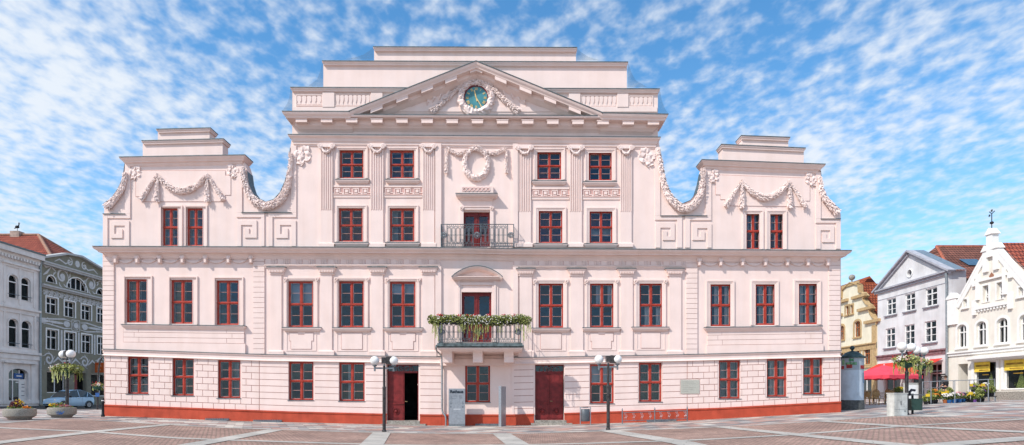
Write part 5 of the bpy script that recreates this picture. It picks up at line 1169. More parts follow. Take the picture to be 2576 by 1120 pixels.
# ================================================================ HOUSES BESIDE THE SQUARE
ROOFR = tilemat('clay_pantiles_red', (.42, .115, .07), (.30, .075, .05), (.07, .02, .02), .27, .33, axis='xz', bump=1., dirt=.3, msize=.035)
ROOFO = tilemat('clay_pantiles_orange', (.46, .12, .045), (.33, .075, .03), (.08, .02, .015), .27, .33, axis='yz', bump=1., dirt=.3, msize=.035)
ROOFB = tilemat('clay_pantiles_brown', (.30, .12, .085), (.20, .085, .065), (.06, .025, .02), .27, .30, axis='xz', bump=1., dirt=.35, msize=.035)
def house(name, label, P, outline, holes, wallm, loc, depth=.5):
    h = empty(name, loc, label, 'house'); m = MB()
    prism(m, P, outline, 0, -.32, holes); m.build('wall', wallm, h); return h
def hwin(P, r, frm, par, bars=(1, 1), trim=None, tw=.12, sill=None, arch=0., off=-.14, fw=.07, dark=True, tm=None, nm='window', low=None):
    """window: frame with bars, pane, surround and sill; arch = rise of the curved head"""
    u0, u1, v0, v1 = r; um = (u0 + u1) / 2
    def head(e, dv=0.): 
        if not arch: return [(u1 + e, v1 + e), (u0 - e, v1 + e)]
        return [(um + (u1 - u0 + 2 * e) / 2 * math.cos(math.pi * t / 10), v1 - arch + (arch + e) * math.sin(math.pi * t / 10)) for t in range(11)]
    outl = lambda e: [(u0 - e, v0 - (0 if arch else 0)), (u1 + e, v0)] + head(e)
    m = MB(); prism(m, P, [(u0 - .01, v0 - .01), (u1 + .01, v0 - .01)] + head(.01), off, off - .06, [[(u0 + fw, v0 + fw), (u1 - fw, v0 + fw)] + ([(u1 - fw, v1 - fw), (u0 + fw, v1 - fw)] if not arch else [(um + (u1 - u0 - 2 * fw) / 2 * math.cos(math.pi * t / 10), v1 - arch + (arch - fw) * math.sin(math.pi * t / 10)) for t in range(11)])])
    nx, nz = bars; vt = v0 + (v1 - v0) * (low or .64)
    for i in range(nx): u = u0 + (u1 - u0) * (i + 1) / (nx + 1); prism(m, P, [(u - .045, v0 + fw - .01), (u + .045, v0 + fw - .01), (u + .045, v1 - fw + .01), (u - .045, v1 - fw + .01)], off + .012, off - .05)
    if nz: prism(m, P, [(u0 + fw - .01, vt - .045), (u1 - fw + .01, vt - .045), (u1 - fw + .01, vt + .045), (u0 + fw - .01, vt + .045)], off + .022, off - .05)
    if nz > 1: vt2 = v0 + (vt - v0) * .5; prism(m, P, [(u0 + fw - .01, vt2 - .02), (u1 - fw + .01, vt2 - .02), (u1 - fw + .01, vt2 + .02), (u0 + fw - .01, vt2 + .02)], off + .005, off - .05)
    w = m.build(nm, frm, par); m = MB(); m.add([P.at(u, v, off - .03) for u, v in [(u0 + .02, v0 + .02), (u1 - .02, v0 + .02)] + head(-.02)], [tuple(range(2 + len(head(0))))])
    adopt2(m.build('pane', GLASS2, fix=False), w)
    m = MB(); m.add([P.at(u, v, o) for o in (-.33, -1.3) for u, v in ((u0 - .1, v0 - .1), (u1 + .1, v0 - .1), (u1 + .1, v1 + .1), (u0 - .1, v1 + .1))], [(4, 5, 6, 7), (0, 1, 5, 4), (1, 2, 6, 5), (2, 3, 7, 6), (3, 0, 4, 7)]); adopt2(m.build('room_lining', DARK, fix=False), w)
    if trim:
        m = MB(); prism(m, P, [(u0 - tw, v0 - .02), (u1 + tw, v0 - .02)] + head(tw), .05, 0, [[(u0 - .0, v0 + .005), (u1 + .0, v0 + .005)] + head(0.)]); adopt2(m.build('surround', trim, w), w) if 0 else adopt2(m.build('surround', trim), w)
    if sill:
        m = MB(); prism(m, P, [(u0 - .2, v0 - .14), (u1 + .2, v0 - .14), (u1 + .2, v0 - .03), (u0 - .2, v0 - .03)], .14, 0); adopt2(m.build('sill', sill), w)
    return w
def hloop(r, arch=0.):
    u0, u1, v0, v1 = r; um = (u0 + u1) / 2
    if not arch: return [(u0, v0), (u1, v0), (u1, v1), (u0, v1)]
    return [(u0, v0), (u1, v0)] + [(um + (u1 - u0) / 2 * math.cos(math.pi * t / 10), v1 - arch + arch * math.sin(math.pi * t / 10)) for t in range(11)]
def ubox(mb, P, u0, u1, v0, v1, f, b=0.): return prism(mb, P, [(u0, v0), (u1, v0), (u1, v1), (u0, v1)], f, b)
Y = lambda P, px: P.uv(px, 1000)[0]
# ---------- left row: white house with arched windows
WALLW = mat('white_render', (.78, .74, .71), .85, .05, 1.5, .1, 30, streak=.06); y0, y1 = Y(PL, -60) - 6, Y(PL, 98.5)
ze = 14.55; zb = .3
wl = [(24.5, 42.7, 688, 752), (55.7, 74, 698, 760), (24.5, 43, 798, 872), (57, 75.5, 808, 880)]; LW = []
for i in range(0, 4, 2):
    a = PL.rect(*wl[i]); b = PL.rect(*wl[i + 1]); a = (a[0] - .15, a[1] + .12, a[2], a[3]); b = (b[0] - .15, b[1] + .12, b[2], b[3]); v0 = (a[2] + b[2]) / 2; v1 = (a[3] + b[3]) / 2; LW += [(a[0], a[1], v0, v1), (b[0], b[1], v0, v1)]
    LW += [(a[0] - 3.6, a[1] - 3.6, v0, v1)]
dr = PL.rect(22, 72, 926, 1012); dr = (dr[0], dr[1], .9, dr[3])
WH = house('arched_white_house', 'white rendered house with pairs of arched windows at the left edge', PL, [(y0, zb), (y1, zb), (y1, ze), (y0, ze)], [hloop(r, .42) for r in LW] + [hloop(dr, .5)], WALLW, (LX, y1 - 5, .8))
for r in LW:
    hwin(PL, r, WHITE, WH, (0, 1), WALLW, .14, None, .42, low=.7)
    m = MB(); u0, u1, v0, v1 = r; m.tube([PL.at(u0 - .1, v0 + .35, .06), PL.at(u1 + .1, v0 + .35, .06)], .025, 5); m.build('window_rail', IRON, WH)
m = MB()
for v, h_, o_ in ((ze - .45, .45, .55), (ze - .75, .3, .2), (ze - 5.25, .2, .22), (ze - 5.6, .35, .085), (ze - 9.15, .22, .25), (ze - 9.6, .4, .12), (1.0, .3, .08)): ubox(m, PL, y0, y1, v, v + h_, o_)
u = y0
while u < y1 - .2: ubox(m, PL, u, u + .16, ze - .95, ze - .72, .34); u += .32
for a, b, v in ((LW[0][0] - .5, LW[1][1] + .5, LW[0][3] + .85), (LW[3][0] - .5, LW[4][1] + .5, LW[3][3] + .9)):
    ubox(m, PL, a - .25, b + .25, v, v + .16, .25); ubox(m, PL, a - .05, b + .05, v - .2, v, .1)
    for q in (a, (a + b) / 2 - .1, b - .2): ubox(m, PL, q, q + .2, v - 3.4, v - .2, .075)
ubox(m, PL, dr[0] - .7, dr[1] + .7, dr[3] + .45, dr[3] + .62, .3)
for q in (dr[0] - .6, dr[1] + .2): ubox(m, PL, q, q + .4, 1.0, dr[3] + .4, .1)
m.build('cornice', WALLW, WH)
m = MB(); prism(m, PL, [(y0, ze), (y1 + .02, ze), (y1 + .02, ze + .14), (y0, ze + .14)], .62, -.5); m.box(LX - 9, LX - .33, y0, y1, ze, ze + .1); m.build('roof', LEAD, WH)
m = MB(); m.box(LX - 9, LX - .33, y1 - .3, y1, zb, ze).box(LX - 9, LX - .33, y0, y0 + .3, zb, ze).box(LX - 9.3, LX - 9, y0, y1, zb, ze); m.build('wall', WALLW, WH)
m = MB(); a, b, v0, v1 = dr; c = a + (b - a) * .33; e = a + (b - a) * .66; 
for q in ((a, a + .08), (c - .05, c + .05), (e - .05, e + .05), (b - .08, b)): ubox(m, PL, q[0], q[1], v0, v1 - .1, -.25, -.32)
ubox(m, PL, a, b, v1 - 1.05, v1 - .92, -.24, -.32); ubox(m, PL, a, b, v0, v0 + .1, -.25, -.32); ubox(m, PL, e, b, v0, v1 - 1, -.26, -.3); o = m.build('door', WHITE, WH)
m = MB(); m.add([PL.at(u, v, -.29) for u, v in hloop((a, e, v0, v1), .4)], [tuple(range(13))]); adopt2(m.build('pane', GLASS, fix=False), o)
m = MB(); m.add([PL.at(u, v, -1) for u, v in hloop((a - .1, b + .1, v0, v1), .4)], [tuple(range(13))]); adopt2(m.build('room_lining', DARK, fix=False), o)
m = MB(); ubox(m, PL, c + .1, e + .35, v1 - .88, v1 - .42, -.18, -.24); o2 = m.build('name_sign', mat('blue_sign', (.03, .10, .30), .5, .15, 9), WH); m = MB(); ubox(m, PL, c + .3, e + .15, v1 - .7, v1 - .6, -.17, -.18); adopt2(m.build('sign_lettering', WHITE), o2)
m = MB(); ubox(m, PL, c + .35, c + .75, v0 + 1.95, v0 + 2.05, -.27, -.285); m.build('door_sign', WHITE, WH)
for q in (.5, .9, 1.25, 1.5): m = MB(); ubox(m, PL, e + .25, e + .55, v0 + q + .3, v0 + q + .36, -.245, -.26); m.build('name_plate', GREY, WH)
m = MB(); m.tube([PL.at(y1, ze - .1, .3), PL.at(y1, ze - 1, .12), PL.at(y1, 6, .12), PL.at(y1, .9, .12)], .09, 6); m.build('drainpipe', mat('zinc', (.3, .33, .35)), WH, smooth=True)
# ---------- left row: grey green house with painted scrolls
SAGE = mat('sage_render', (.25, .24, .185), .85, .06, 1.5, .1, 30, streak=.06); SCR = mat('scroll_paint', (.60, .60, .60), .8, .06, 5)
y2, y3 = y1 + .1, Y(PL, 258) + 4.2; zc_ = 14.15; ym = (y2 + y3) / 2 + .3
rows = [[(116, 142, 742, 788), (158.7, 182, 755, 797), (204.5, 227.4, 767, 809), (243.5, 262, 776, 818)], [(117, 144, 824.4, 877.5), (159.8, 184.7, 833, 883.7), (205.6, 229, 842, 890.5), (243.5, 263, 849, 897)]]
GW = []
for rw in rows:
    q = [PL.rect(*w) for w in rw]; v0 = sum(a[2] for a in q) / 4; v1 = sum(a[3] for a in q) / 4; sp = (q[2][0] - q[0][0]) / 2
    GW += [(q[0][0] + sp * i, q[0][0] + sp * i + 1.35, v0, v1) for i in range(4)]
big = PL.rect(168, 218.6, 699, 737); sm1 = PL.rect(117, 140.5, 695, 713); vA = (big[2] + sm1[2]) / 2 + .0; big = (big[0], big[1], 12.3, 13.5); sm1 = (sm1[0], sm1[1], 12.4, 13.05); cm = (big[0] + big[1]) / 2; sm2 = (2 * cm - sm1[1], 2 * cm - sm1[0], sm1[2], sm1[3])
s1 = PL.rect(118, 165, 934, 988); s1 = (s1[0], s1[1], 2.0, s1[3]); s2 = PL.rect(229, 262, 948, 1000); s2 = (s2[0], s2[1] + 1, 1.7, s1[3]); dd = PL.rect(187, 216, 937, 1006); dd = (dd[0], dd[1], .95, s1[3])
SG_ = house('scroll_painted_house', 'grey-green house painted with white scrollwork, left of the town hall', PL, [(y2, zb), (y3, zb), (y3, zc_), (cm + .3, zc_ + 1.5), (cm - 1.6, zc_ + 1.3), (y2, zc_ + .25)],
    [hloop(r) for r in GW] + [hloop(big, (big[3] - big[2]) * .98), hloop(sm1, (sm1[3] - sm1[2]) * .98), hloop(sm2, (sm2[3] - sm2[2]) * .98), hloop(s1), hloop(s2), hloop(dd)], SAGE, (LX, (y2 + y3) / 2, .8))
for r in GW: hwin(PL, r, WHITE, SG_, (1, 1), WHITE, .13, None, 0, low=.62)
for r in GW[4:]:
    m = MB(); ubox(m, PL, r[1] + .35, r[1] + .55, r[2] - .1, r[3] + .1, .04); m.build('painted_stripe', SCR, SG_)
hwin(PL, big, WHITE, SG_, (3, 0), WHITE, .1, None, (big[3] - big[2]) * .98); hwin(PL, sm1, WHITE, SG_, (0, 0), WHITE, .1, None, (sm1[3] - sm1[2]) * .98); hwin(PL, sm2, WHITE, SG_, (0, 0), WHITE, .1, None, (sm2[3] - sm2[2]) * .98)
for r in (s1, s2): hwin(PL, r, WHITE, SG_, (1, 0), None, off=-.2, nm='shop_window')
m = MB(); ubox(m, PL, dd[0], dd[0] + (dd[1] - dd[0]) * .45, dd[2], dd[3] - .2, -.25, -.3); m.build('door', REDD, SG_)
m = MB(); m.add([PL.at(u, v, -1.2) for u, v in hloop((dd[0] - .3, dd[1] + .3, dd[2] - .3, dd[3] + .2))], [(0, 1, 2, 3)]); m.build('room_lining', DARK, SG_)
m = MB()
for v, h_, o_ in ((zc_ - .28, .2, .4), (zc_ - .1, .14, .5), (big[2] - .38, .16, .35), (big[2] - .52, .14, .2)): ubox(m, PL, y2, y3, v, v + h_, o_)
def slab2(a, b, w_, f): d_ = (Vector(b) - Vector(a)).normalized(); n_ = Vector((-d_.y, d_.x)) * w_; prism(m, PL, [a, b, tuple(Vector(b) + n_), tuple(Vector(a) + n_)], f, -.3)
slab2((y2, zc_ + .25), (cm - 1.6, zc_ + 1.3), .18, .35); slab2((cm - 1.6, zc_ + 1.3), (cm + .3, zc_ + 1.5), .18, .35); slab2((cm + .3, zc_ + 1.5), (y3, zc_), .18, .35)
m.build('cornice', mat('pale_trim', (.5, .5, .49), .8, .05), SG_)
m = MB(); m.box(LX - 9, LX - .33, y2, y2 + .3, zb, zc_).box(LX - 9, LX - .33, y3 - .3, y3, zb, zc_); m.build('wall', SAGE, SG_)
m = MB(); m.add([(LX - .3, y2, zc_ + .1), (LX - .3, cm, zc_ + 1.3), (LX - 9, cm, zc_ + 1.3), (LX - 9, y2, zc_ + .1), (LX - .3, y3, zc_ - .1), (LX - 9, y3, zc_ - .1)], [(0, 1, 2, 3), (1, 4, 5, 2)]); m.build('roof', ROOFR, SG_)
def spiral(cu, cv, r_, turns, sg, a0=0, n=34): return [(cu + sg * r_ * (1 - t / n * .85) * math.cos(a0 + turns * 2 * math.pi * t / n), cv + r_ * (1 - t / n * .85) * math.sin(a0 + turns * 2 * math.pi * t / n)) for t in range(n + 1)]
RC = [0]
def rib(mb, P, pts, w_, f=.012):
    RC[0] += 1; f = f + (RC[0] % 23) * .0013
    q = [Vector(p) for p in pts]; n = len(q); vs = []; fs = []
    for i in range(n):
        t = (q[min(n - 1, i + 1)] - q[max(0, i - 1)]).normalized(); nn = Vector((-t.y, t.x)); ww = w_ * (.35 + .65 * math.sin(math.pi * i / (n - 1)))
        for s_ in (-1, 1): c = q[i] + nn * ww * s_ / 2; vs += [P.at(c.x, c.y, f), P.at(c.x, c.y, 0)]
    for i in range(n - 1): a = i * 4; fs += [(a, a + 2, a + 6, a + 4), (a, a + 4, a + 5, a + 1), (a + 2, a + 3, a + 7, a + 6)]
    mb.add(vs, fs)
def blob(mb, P, cu, cv, ru, rv, rot=0., f=.045): RC.append(0); f += len(RC) % 17 * .0013; prism(mb, P, [(cu + ru * math.cos(t * math.pi / 6) * math.cos(rot) - rv * math.sin(t * math.pi / 6) * math.sin(rot), cv + ru * math.cos(t * math.pi / 6) * math.sin(rot) + rv * math.sin(t * math.pi / 6) * math.cos(rot)) for t in range(12)], f, 0)
m = MB(); va = (big[2] + big[3]) / 2 + .45
for s_, uu in ((1, (sm1[1] + big[0]) / 2 + .1), (-1, (sm2[0] + big[1]) / 2 - .1)):
    va = 13.25; rib(m, PL, spiral(uu, va, .8, 1.3, s_, -.3), .2); blob(m, PL, uu, va, .3, .3)
    for k in range(9): a = k * .7; rib(m, PL, [(uu + .8 * math.cos(a), va + .7 * math.sin(a)), (uu + 1.0 * math.cos(a + .2), va + .95 * math.sin(a + .2)), (uu + 1.15 * math.cos(a + .5), va + 1.05 * math.sin(a + .5))], .14)
    rib(m, PL, [(uu - s_ * .8, va + .3), (uu - s_ * 1.4, va + .7), (uu - s_ * 2.0, va + .5), (uu - s_ * 2.5, va + .8)], .2); rib(m, PL, [(uu - s_ * 1.4, va + .6), (uu - s_ * 1.9, va), (uu - s_ * 2.3, va - .3)], .2)
for s_ in (-1, 1): rib(m, PL, spiral(cm + s_ * 1.0, zc_ + .75, .42, 1.2, s_, 1.5), .15); rib(m, PL, [(cm + s_ * .6, zc_ + .9), (cm + s_ * 1.5, zc_ + .45), (cm + s_ * 2.3, zc_ + .7), (cm + s_ * 2.9, zc_ + .35)], .15)
blob(m, PL, cm, zc_ + .75, .3, .34)
u = y2 + .3; vf = big[2] - .95; k = 0
while u < y3 - .4:     # running wave with palmettes
    rib(m, PL, [(u + .62 * t / 8, vf + .22 * math.sin(t * math.pi / 4)) for t in range(9)], .09)
    for a in (-.8, -.4, 0, .4, .8): rib(m, PL, [(u + .47, vf - .1), (u + .47 + .25 * math.sin(a), vf + .1 + .25 * math.cos(a))], .09)
    blob(m, PL, u + .15, vf - .12, .1, .1); u += .62
vm_ = (GW[0][2] + GW[4][3]) / 2
for s_ in (-1, 1):
    for k in (0, 1): rib(m, PL, [(cm - .2 + s_ * .6, vm_ + (k - .5) * .7), (cm - .2 + s_ * 1.5, vm_ + (k - .5) * .9), (cm - .2 + s_ * 3.2, vm_ + (k - .5) * .5), (cm - .2 + s_ * 5, vm_ + (k - .5) * .3)], .14)
    blob(m, PL, cm - .2 + s_ * 1.2, vm_, .4, .3); blob(m, PL, cm - .2 + s_ * 2.6, vm_, 1.0, .12); blob(m, PL, cm - .2 + s_ * 4.2, vm_, .8, .16)
    for t in range(6): rib(m, PL, [(cm - .2 + s_ * (2.8 + t * .45), vm_), (cm - .2 + s_ * (3.1 + t * .45), vm_ + .35 * (1 if t % 2 else -1))], .16)
m.build('scrollwork', SCR, SG_)
m = MB(); r_ = [PL.at(cm - .2 + .42 * math.cos(t * math.pi / 8), vm_ + .42 * math.sin(t * math.pi / 8), .02) for t in range(16)]; m.tube(r_, .035, 4, closed=True); blob(m, PL, cm - .2, vm_, .3, .3)
for e in ((-.75, -.68, -.55, .55), (.28 + .04, .39, -.55, .55), (-.75, .39, .5, .56), (-.75, .39, -.56, -.5)): ubox(m, PL, cm + e[0], cm + e[1], vm_ + e[2], vm_ + e[3], .012)
vb = (GW[4][2] + s1[3]) / 2 + .1
for i in range(5):
    uu = y2 + 1.0 + i * 2.3; rib(m, PL, spiral(uu, vb, .6, 1.4, 1 if i % 2 else -1, .5), .2); rib(m, PL, [(uu + .5, vb - .3), (uu + 1.1, vb + .2), (uu + 1.7, vb - .2)], .22)
    for k in range(5): a = k * 1.2; rib(m, PL, [(uu + .5 * math.cos(a), vb + .5 * math.sin(a)), (uu + .8 * math.cos(a + .4), vb + .75 * math.sin(a + .4))], .13)
m.build('scrollwork', SCR, SG_)
for a, b in ((y2, s1[0] - .15), (s1[1] + .15, dd[0] - .1), (dd[1] + .1, s2[0] - .1)):
    m = MB()
    for k in range(7): ubox(m, PL, a, b, .8 + k * .5, 1.26 + k * .5, .04)
    m.build('ashlar_facing', SAGE, SG_)
m = MB(); us = PL.uv(237, 1000)[0]; m.box(LX + .1, LX + 1.1, us - .04, us + .04, 4.15, 5.2); m.build('hanging_sign', mat('orange_sign', (.62, .11, .02), .5, .05), SG_)
m = MB()
for k, w_ in enumerate((.5, .3, .45)): m.box(LX + .3, LX + .3 + w_, us - .05, us - .041, 4.8 - k * .2, 4.86 - k * .2)
m.build('sign_lettering', mat('sign_cream', (.7, .5, .35), .6, .05), SG_)
# ---------- house with the hipped red roof behind
h = empty('hip_roofed_house', (-60, 38, .8), 'tall house behind the white one, only its red hipped tile roof visible', 'house')
x1, zr = -53.4, 19.9; yr = 34.; sc = (yr + D) / FP; xe = (177 - CX) * (yr + D - 0) / FP
m = MB(); ev = 14.0; m.add([(-80, yr, zr), (x1, yr, zr), (x1 + 8.0, yr - 7, ev), (-80, yr - 7, ev), (-80, yr + 7, ev), (x1 + 8.0, yr + 7, ev)], [(0, 3, 2, 1), (1, 2, 5), (0, 1, 5, 4)]); m.build('roof', ROOFR, h)
m = MB(); m.tube([(-80, yr, zr), (x1, yr, zr)], .16, 6); m.tube([(x1, yr, zr), (x1 + 8, yr - 7, ev)], .17, 6); m.tube([(x1, yr, zr), (x1 + 8, yr + 7, ev)], .15, 6); m.build('ridge_tiles', mat('ridge_clay', (.36, .20, .14), .9, .2, 9), h)
m = MB(); m.box(-80, x1 + 7.6, yr - 6.6, yr + 6.6, .3, ev - .02); m.build('wall', WALLW, h)
m = MB(); m.add([(-54.9, yr - 3.3, 17.1), (-53.6, yr - 3.3, 17.1), (-53.6, yr - 2.5, 17.85), (-54.9, yr - 2.5, 17.85)], [(0, 1, 2, 3)]); m.box(-54.9, -53.6, yr - 3.5, yr - 2.5, 16.9, 17.0)
m.build('roof_window', mat('skylight_pane', (.45, .52, .55), .2, .05), h, fix=False)
m = MB(); m.box(-56.3, -55.3, yr - .4, yr + .4, zr - .4, zr + .35); m.build('chimney', mat('chimney_render', (.4, .3, .25), .9, .2), h)
bz = zr + .35; m = MB(); bx = -55.8
m.ball((bx, yr, bz + .55), .2, 10, 8, .8); m.tube([(bx, yr, bz + .45), (bx + .02, yr, bz + .0)], .03, 4); m.tube([(bx + .12, yr, bz + .6), (bx + .2, yr, bz + .85), (bx + .17, yr, bz + 1.0)], [.07, .05, .06], 6); m.tube([(bx + .17, yr, bz + 1.0), (bx + .36, yr, bz + .97)], [.05, .01], 5); m.tube([(bx - .1, yr, bz + .5), (bx - .35, yr, bz + .35)], [.1, .02], 6)
o = m.build('bird_figure', BLACK, None, smooth=True); tag(o, 'small dark bird figure standing on the chimney of the red hipped roof', 'ornament')
# ---------- right row
CREAM = mat('cream_render', (.80, .74, .58), .85, .04, 1.5, .1, 30, streak=.08); SAND = mat('sandstone_trim', (.50, .35, .18), .85, .1, 5); OCH = mat('varnished_wood', (.36, .10, .025), .5, .15, 6)
BASE = .9
ya, yb_ = Y(PR, 2205.5), Y(PR, 2100) + 2.5
def R4(l): return [PR.rect(*w) for w in l]
t1 = R4([(2127.4, 2135.4, 769, 793), (2139, 2146, 767, 790)]); t2 = R4([(2111.5, 2123.7, 818, 856), (2149.8, 2164.7, 806, 849)]); t3 = R4([(2111.5, 2122, 882, 923), (2149, 2163, 875, 919), (2173.8, 2190, 870.5, 917)])
z5 = lambda l: [PR.uv(2099.6 + a * .2276, 670.8 + b * .2276) for a, b in l]
gout = z5([(475, 640), (480, 600), (425, 560), (390, 500), (412, 470), (385, 430), (355, 415), (320, 365), (347, 330), (310, 290), (275, 290), (270, 205), (180, 180)])
axis_ = PR.uv(2099.6 + 180 * .2276, 900)[0]; top = [(u, v) for u, v in gout]; mir = [(2 * axis_ - u, v) for u, v in reversed(top[:-1])]
vt_ = gout[0][1]; H1 = [hloop(r) for r in t1] + [hloop(r, .25) for r in t2 + t3]
s3 = (ya + .8, ya + 2.9, BASE + .2, 4.2)
ox = max(mir, key=lambda p: p[0])[0]
BH = house('stepped_gable_house', 'cream house with sandstone-edged scrolled gable, just right of the town hall', PR, [(ya, BASE - .6), (ox, BASE - .6)] + list(reversed(top + mir)), H1 + [hloop(s3)], CREAM, (RX, ya + 3, 1.4))
for r in t1: hwin(PR, r, OCH, BH, (0, 0), SAND, .16, SAND)
for r in t2 + t3: hwin(PR, r, OCH, BH, (1, 1), SAND, .2, SAND, .25, low=.6)
hwin(PR, s3, WHITE, BH, (1, 0), None, off=-.2, nm='shop_window')
m = MB(); l = top + mir
for i in range(len(l) - 1):
    a, b = Vector(l[i]), Vector(l[i + 1]); d_ = (b - a)
    if d_.length < .05: continue
    d_.normalize(); n_ = Vector((d_.y, -d_.x)) * .22; 
    if n_.y > 0: n_ = -n_
    prism(m, PR, [tuple(a), tuple(b), tuple(b - n_ * .4), tuple(a - n_ * .4)], .18, -.35)
for (u, v), w_ in ((z5([(205, 350)])[0], 2.3), (z5([(270, 485)])[0], 2.4), (z5([(345, 620)])[0], 2.3)):
    for s_ in (1, -1):
        uu = u if s_ == 1 else 2 * axis_ - u; ubox(m, PR, min(uu, uu - s_ * w_), max(uu, uu - s_ * w_), v - .15, v + .12, .25)
vs_ = t2[0][2] - .9; ubox(m, PR, ya, ox, vs_ - .5, vs_, .08); ubox(m, PR, ya, ox, vs_, vs_ + .12, .2); ubox(m, PR, ya, ox, t3[0][2] - .35, t3[0][2] - .15, .15); ubox(m, PR, ya, ya + .7, BASE, vt_, .06)
pk = max(top, key=lambda p: p[1]); ubox(m, PR, pk[0] - 1.5, pk[0] + 1.5, pk[1] - .3, pk[1] - .05, .12)
m.build('gable_trim', SAND, BH); m = MB(); m.ball(PR.at(pk[0], pk[1] + .55, -.1), .3, 12, 8); m.lathe([(.12, 0), (.06, .2), (.1, .35)], PR.at(pk[0], pk[1], -.1), 10); m.build('finial', STONE, BH, smooth=True)
m = MB(); zr = PR.uv(2160, 712)[1] + .2; m.add([(RX + .3, ya, vt_ - .1), (RX + .3, axis_, zr), (RX + 12, axis_, zr), (RX + 12, ya, vt_ - .1), (RX + .3, ox, vt_ - .1), (RX + 12, ox, vt_ - .1)], [(0, 1, 2, 3), (1, 4, 5, 2)]); m.build('roof', ROOFO if 0 else tilemat('clay_pantiles_orange_x', (.42, .11, .05), (.30, .075, .035), (.08, .02, .015), .27, .30, axis='xz', bump=1., dirt=.3, msize=.035), BH)
m = MB(); m.box(RX + .33, RX + 12, ya, ya + .3, BASE, vt_).box(RX + .33, RX + 12, ox - .3, ox, BASE, vt_); m.build('wall', CREAM, BH)
# orange roofed neighbour glimpsed beside the corner
h = empty('far_house', (RX + 4, ox + 4, 1.4), 'orange-roofed house glimpsed past the right corner of the town hall', 'house'); m = MB(); m.box(RX + .4, RX + 9, ox + .1, ox + 8, BASE, 9.5); m.build('wall', CREAM, h); m = MB(); m.add([(RX + .2, ox, 9.5), (RX + .2, ox + 8.2, 9.5), (RX + 4.6, ox + 8.2, 14.8), (RX + 4.6, ox, 14.8), (RX + 9.2, ox, 9.5), (RX + 9.2, ox + 8.2, 9.5)], [(0, 1, 2, 3), (3, 2, 5, 4), (0, 3, 4)]); m.build('roof', ROOFO, h)
# grey gabled house
GREYW = mat('pale_grey_render', (.72, .71, .715), .85, .06, .9, .1, 30, streak=.06); PT = mat('weathered_red_paint', (.25, .15, .16), .8, .2, 4)
yc, yd = Y(PR, 2386), Y(PR, 2207) - .05; ap = PR.uv(2291, 0)[0]; 
r1 = R4([(2230, 2253.7, 748.5, 796), (2276.6, 2302, 735, 785), (2328, 2357.5, 720, 771)]); r2 = R4([(2227.6, 2251.5, 825, 877), (2275, 2300.5, 814.5, 869), (2325.6, 2355, 803, 862.5)])
def even(q):
    v0 = sum(a[2] for a in q) / len(q); v1 = sum(a[3] for a in q) / len(q); return [(a[0], a[1], v0, v1) for a in q]
r1 = even(r1); r2 = even(r2); ve = PR.uv(2207, 732)[1]; ve = (ve + PR.uv(2386, 681)[1]) / 2; va_ = PR.uv(2291, 633)[1]; apu = (yc + yd) / 2
rd = PR.uv(2291, 687); gd = [(yc + .7, yc + 2.2, BASE + .1, 4.35), (yc + 2.7, yc + 4.4, BASE + .6, 4.35), (yd - 3.2, yd - 1.0, BASE + .6, 4.2)]
circ = lambda cu, cv, r_, n=16: [(cu + r_ * math.cos(2 * math.pi * t / n), cv + r_ * math.sin(2 * math.pi * t / n)) for t in range(n)]
GH = house('grey_gabled_house', 'pale grey gabled house with white windows, red awnings and a round gable window', PR, [(yc, BASE - .6), (yd, BASE - .6), (yd, ve), (apu, va_), (yc, ve)], [hloop(r) for r in r1 + r2 + gd] + [circ(apu, rd[1], .3)], GREYW, (RX, apu, 1.4))
for r in r1 + r2: hwin(PR, r, WHITE, GH, (1, 2), None, .1, mat('sill_grey', (.25, .24, .27), .8, .1), off=-.08, fw=.09, low=.68)
for r in gd: hwin(PR, r, mat('pinkish_frame', (.55, .38, .38), .6, .1), GH, (1, 1), None, off=-.15, fw=.12, nm='shop_window', low=.75)
m = MB(); m.tube([PR.at(u, v, .02) for u, v in circ(apu, rd[1], .34)], .06, 6, closed=True); m.build('window', WHITE, GH); m = MB(); m.add([PR.at(u, v, -.2) for u, v in circ(apu, rd[1], .3)], [tuple(range(16))]); m.build('window_pane', CW if 0 else GREY, GH)
m = MB(); GC_ = mat('grey_trim', (.40, .40, .44), .8, .08)
for a, b in (((yc - .35, ve - .15), (apu, va_)), ((apu, va_), (yd + .35, ve - .15))):
    a, b = Vector(a), Vector(b); d_ = (b - a).normalized(); n_ = Vector((-d_.y, d_.x)); prism(m, PR, [tuple(a), tuple(b), tuple(b + n_ * .14), tuple(a + n_ * .14)], .35, -.3); prism(m, PR, [tuple(a - n_ * .2), tuple(b - n_ * .2), tuple(b), tuple(a)], .16, 0)
ubox(m, PR, yc, yd, ve - .12, ve + .02, .3); ubox(m, PR, yc, yd, ve - .32, ve - .12, .15); ubox(m, PR, yc, yd, ve - .95, ve - .9, .03); m.build('cornice', GC_, GH)
vs_ = PR.uv(2207, 901)[1]; vs_ = (vs_ + PR.uv(2377, 878)[1]) / 2; m = MB(); ubox(m, PR, yc, yd, vs_, vs_ + .12, .22); ubox(m, PR, yc, yd, vs_ - .25, vs_, .12); m.build('string_course', PT, GH)
m = MB(); m.add([(RX - .3, yc - .35, ve), (RX - .3, apu, va_ + .15), (RX + 1.2, apu, va_ + .15), (RX + 1.2, yc - .35, ve), (RX - .3, yd + .35, ve), (RX + 1.2, yd + .35, ve)], [(0, 1, 2, 3), (1, 4, 5, 2)]); m.build('roof', mat('zinc_roof', (.28, .34, .38), .4, .1, 5, metal=.5), GH)
m = MB(); m.box(RX + .33, RX + 1.2, yc, yc + .3, BASE, ve).box(RX + .33, RX + 1.2, yd - .3, yd, BASE, ve).box(RX + 1.2, RX + 1.4, yc, yd, BASE, ve); m.build('wall', GREYW, GH)
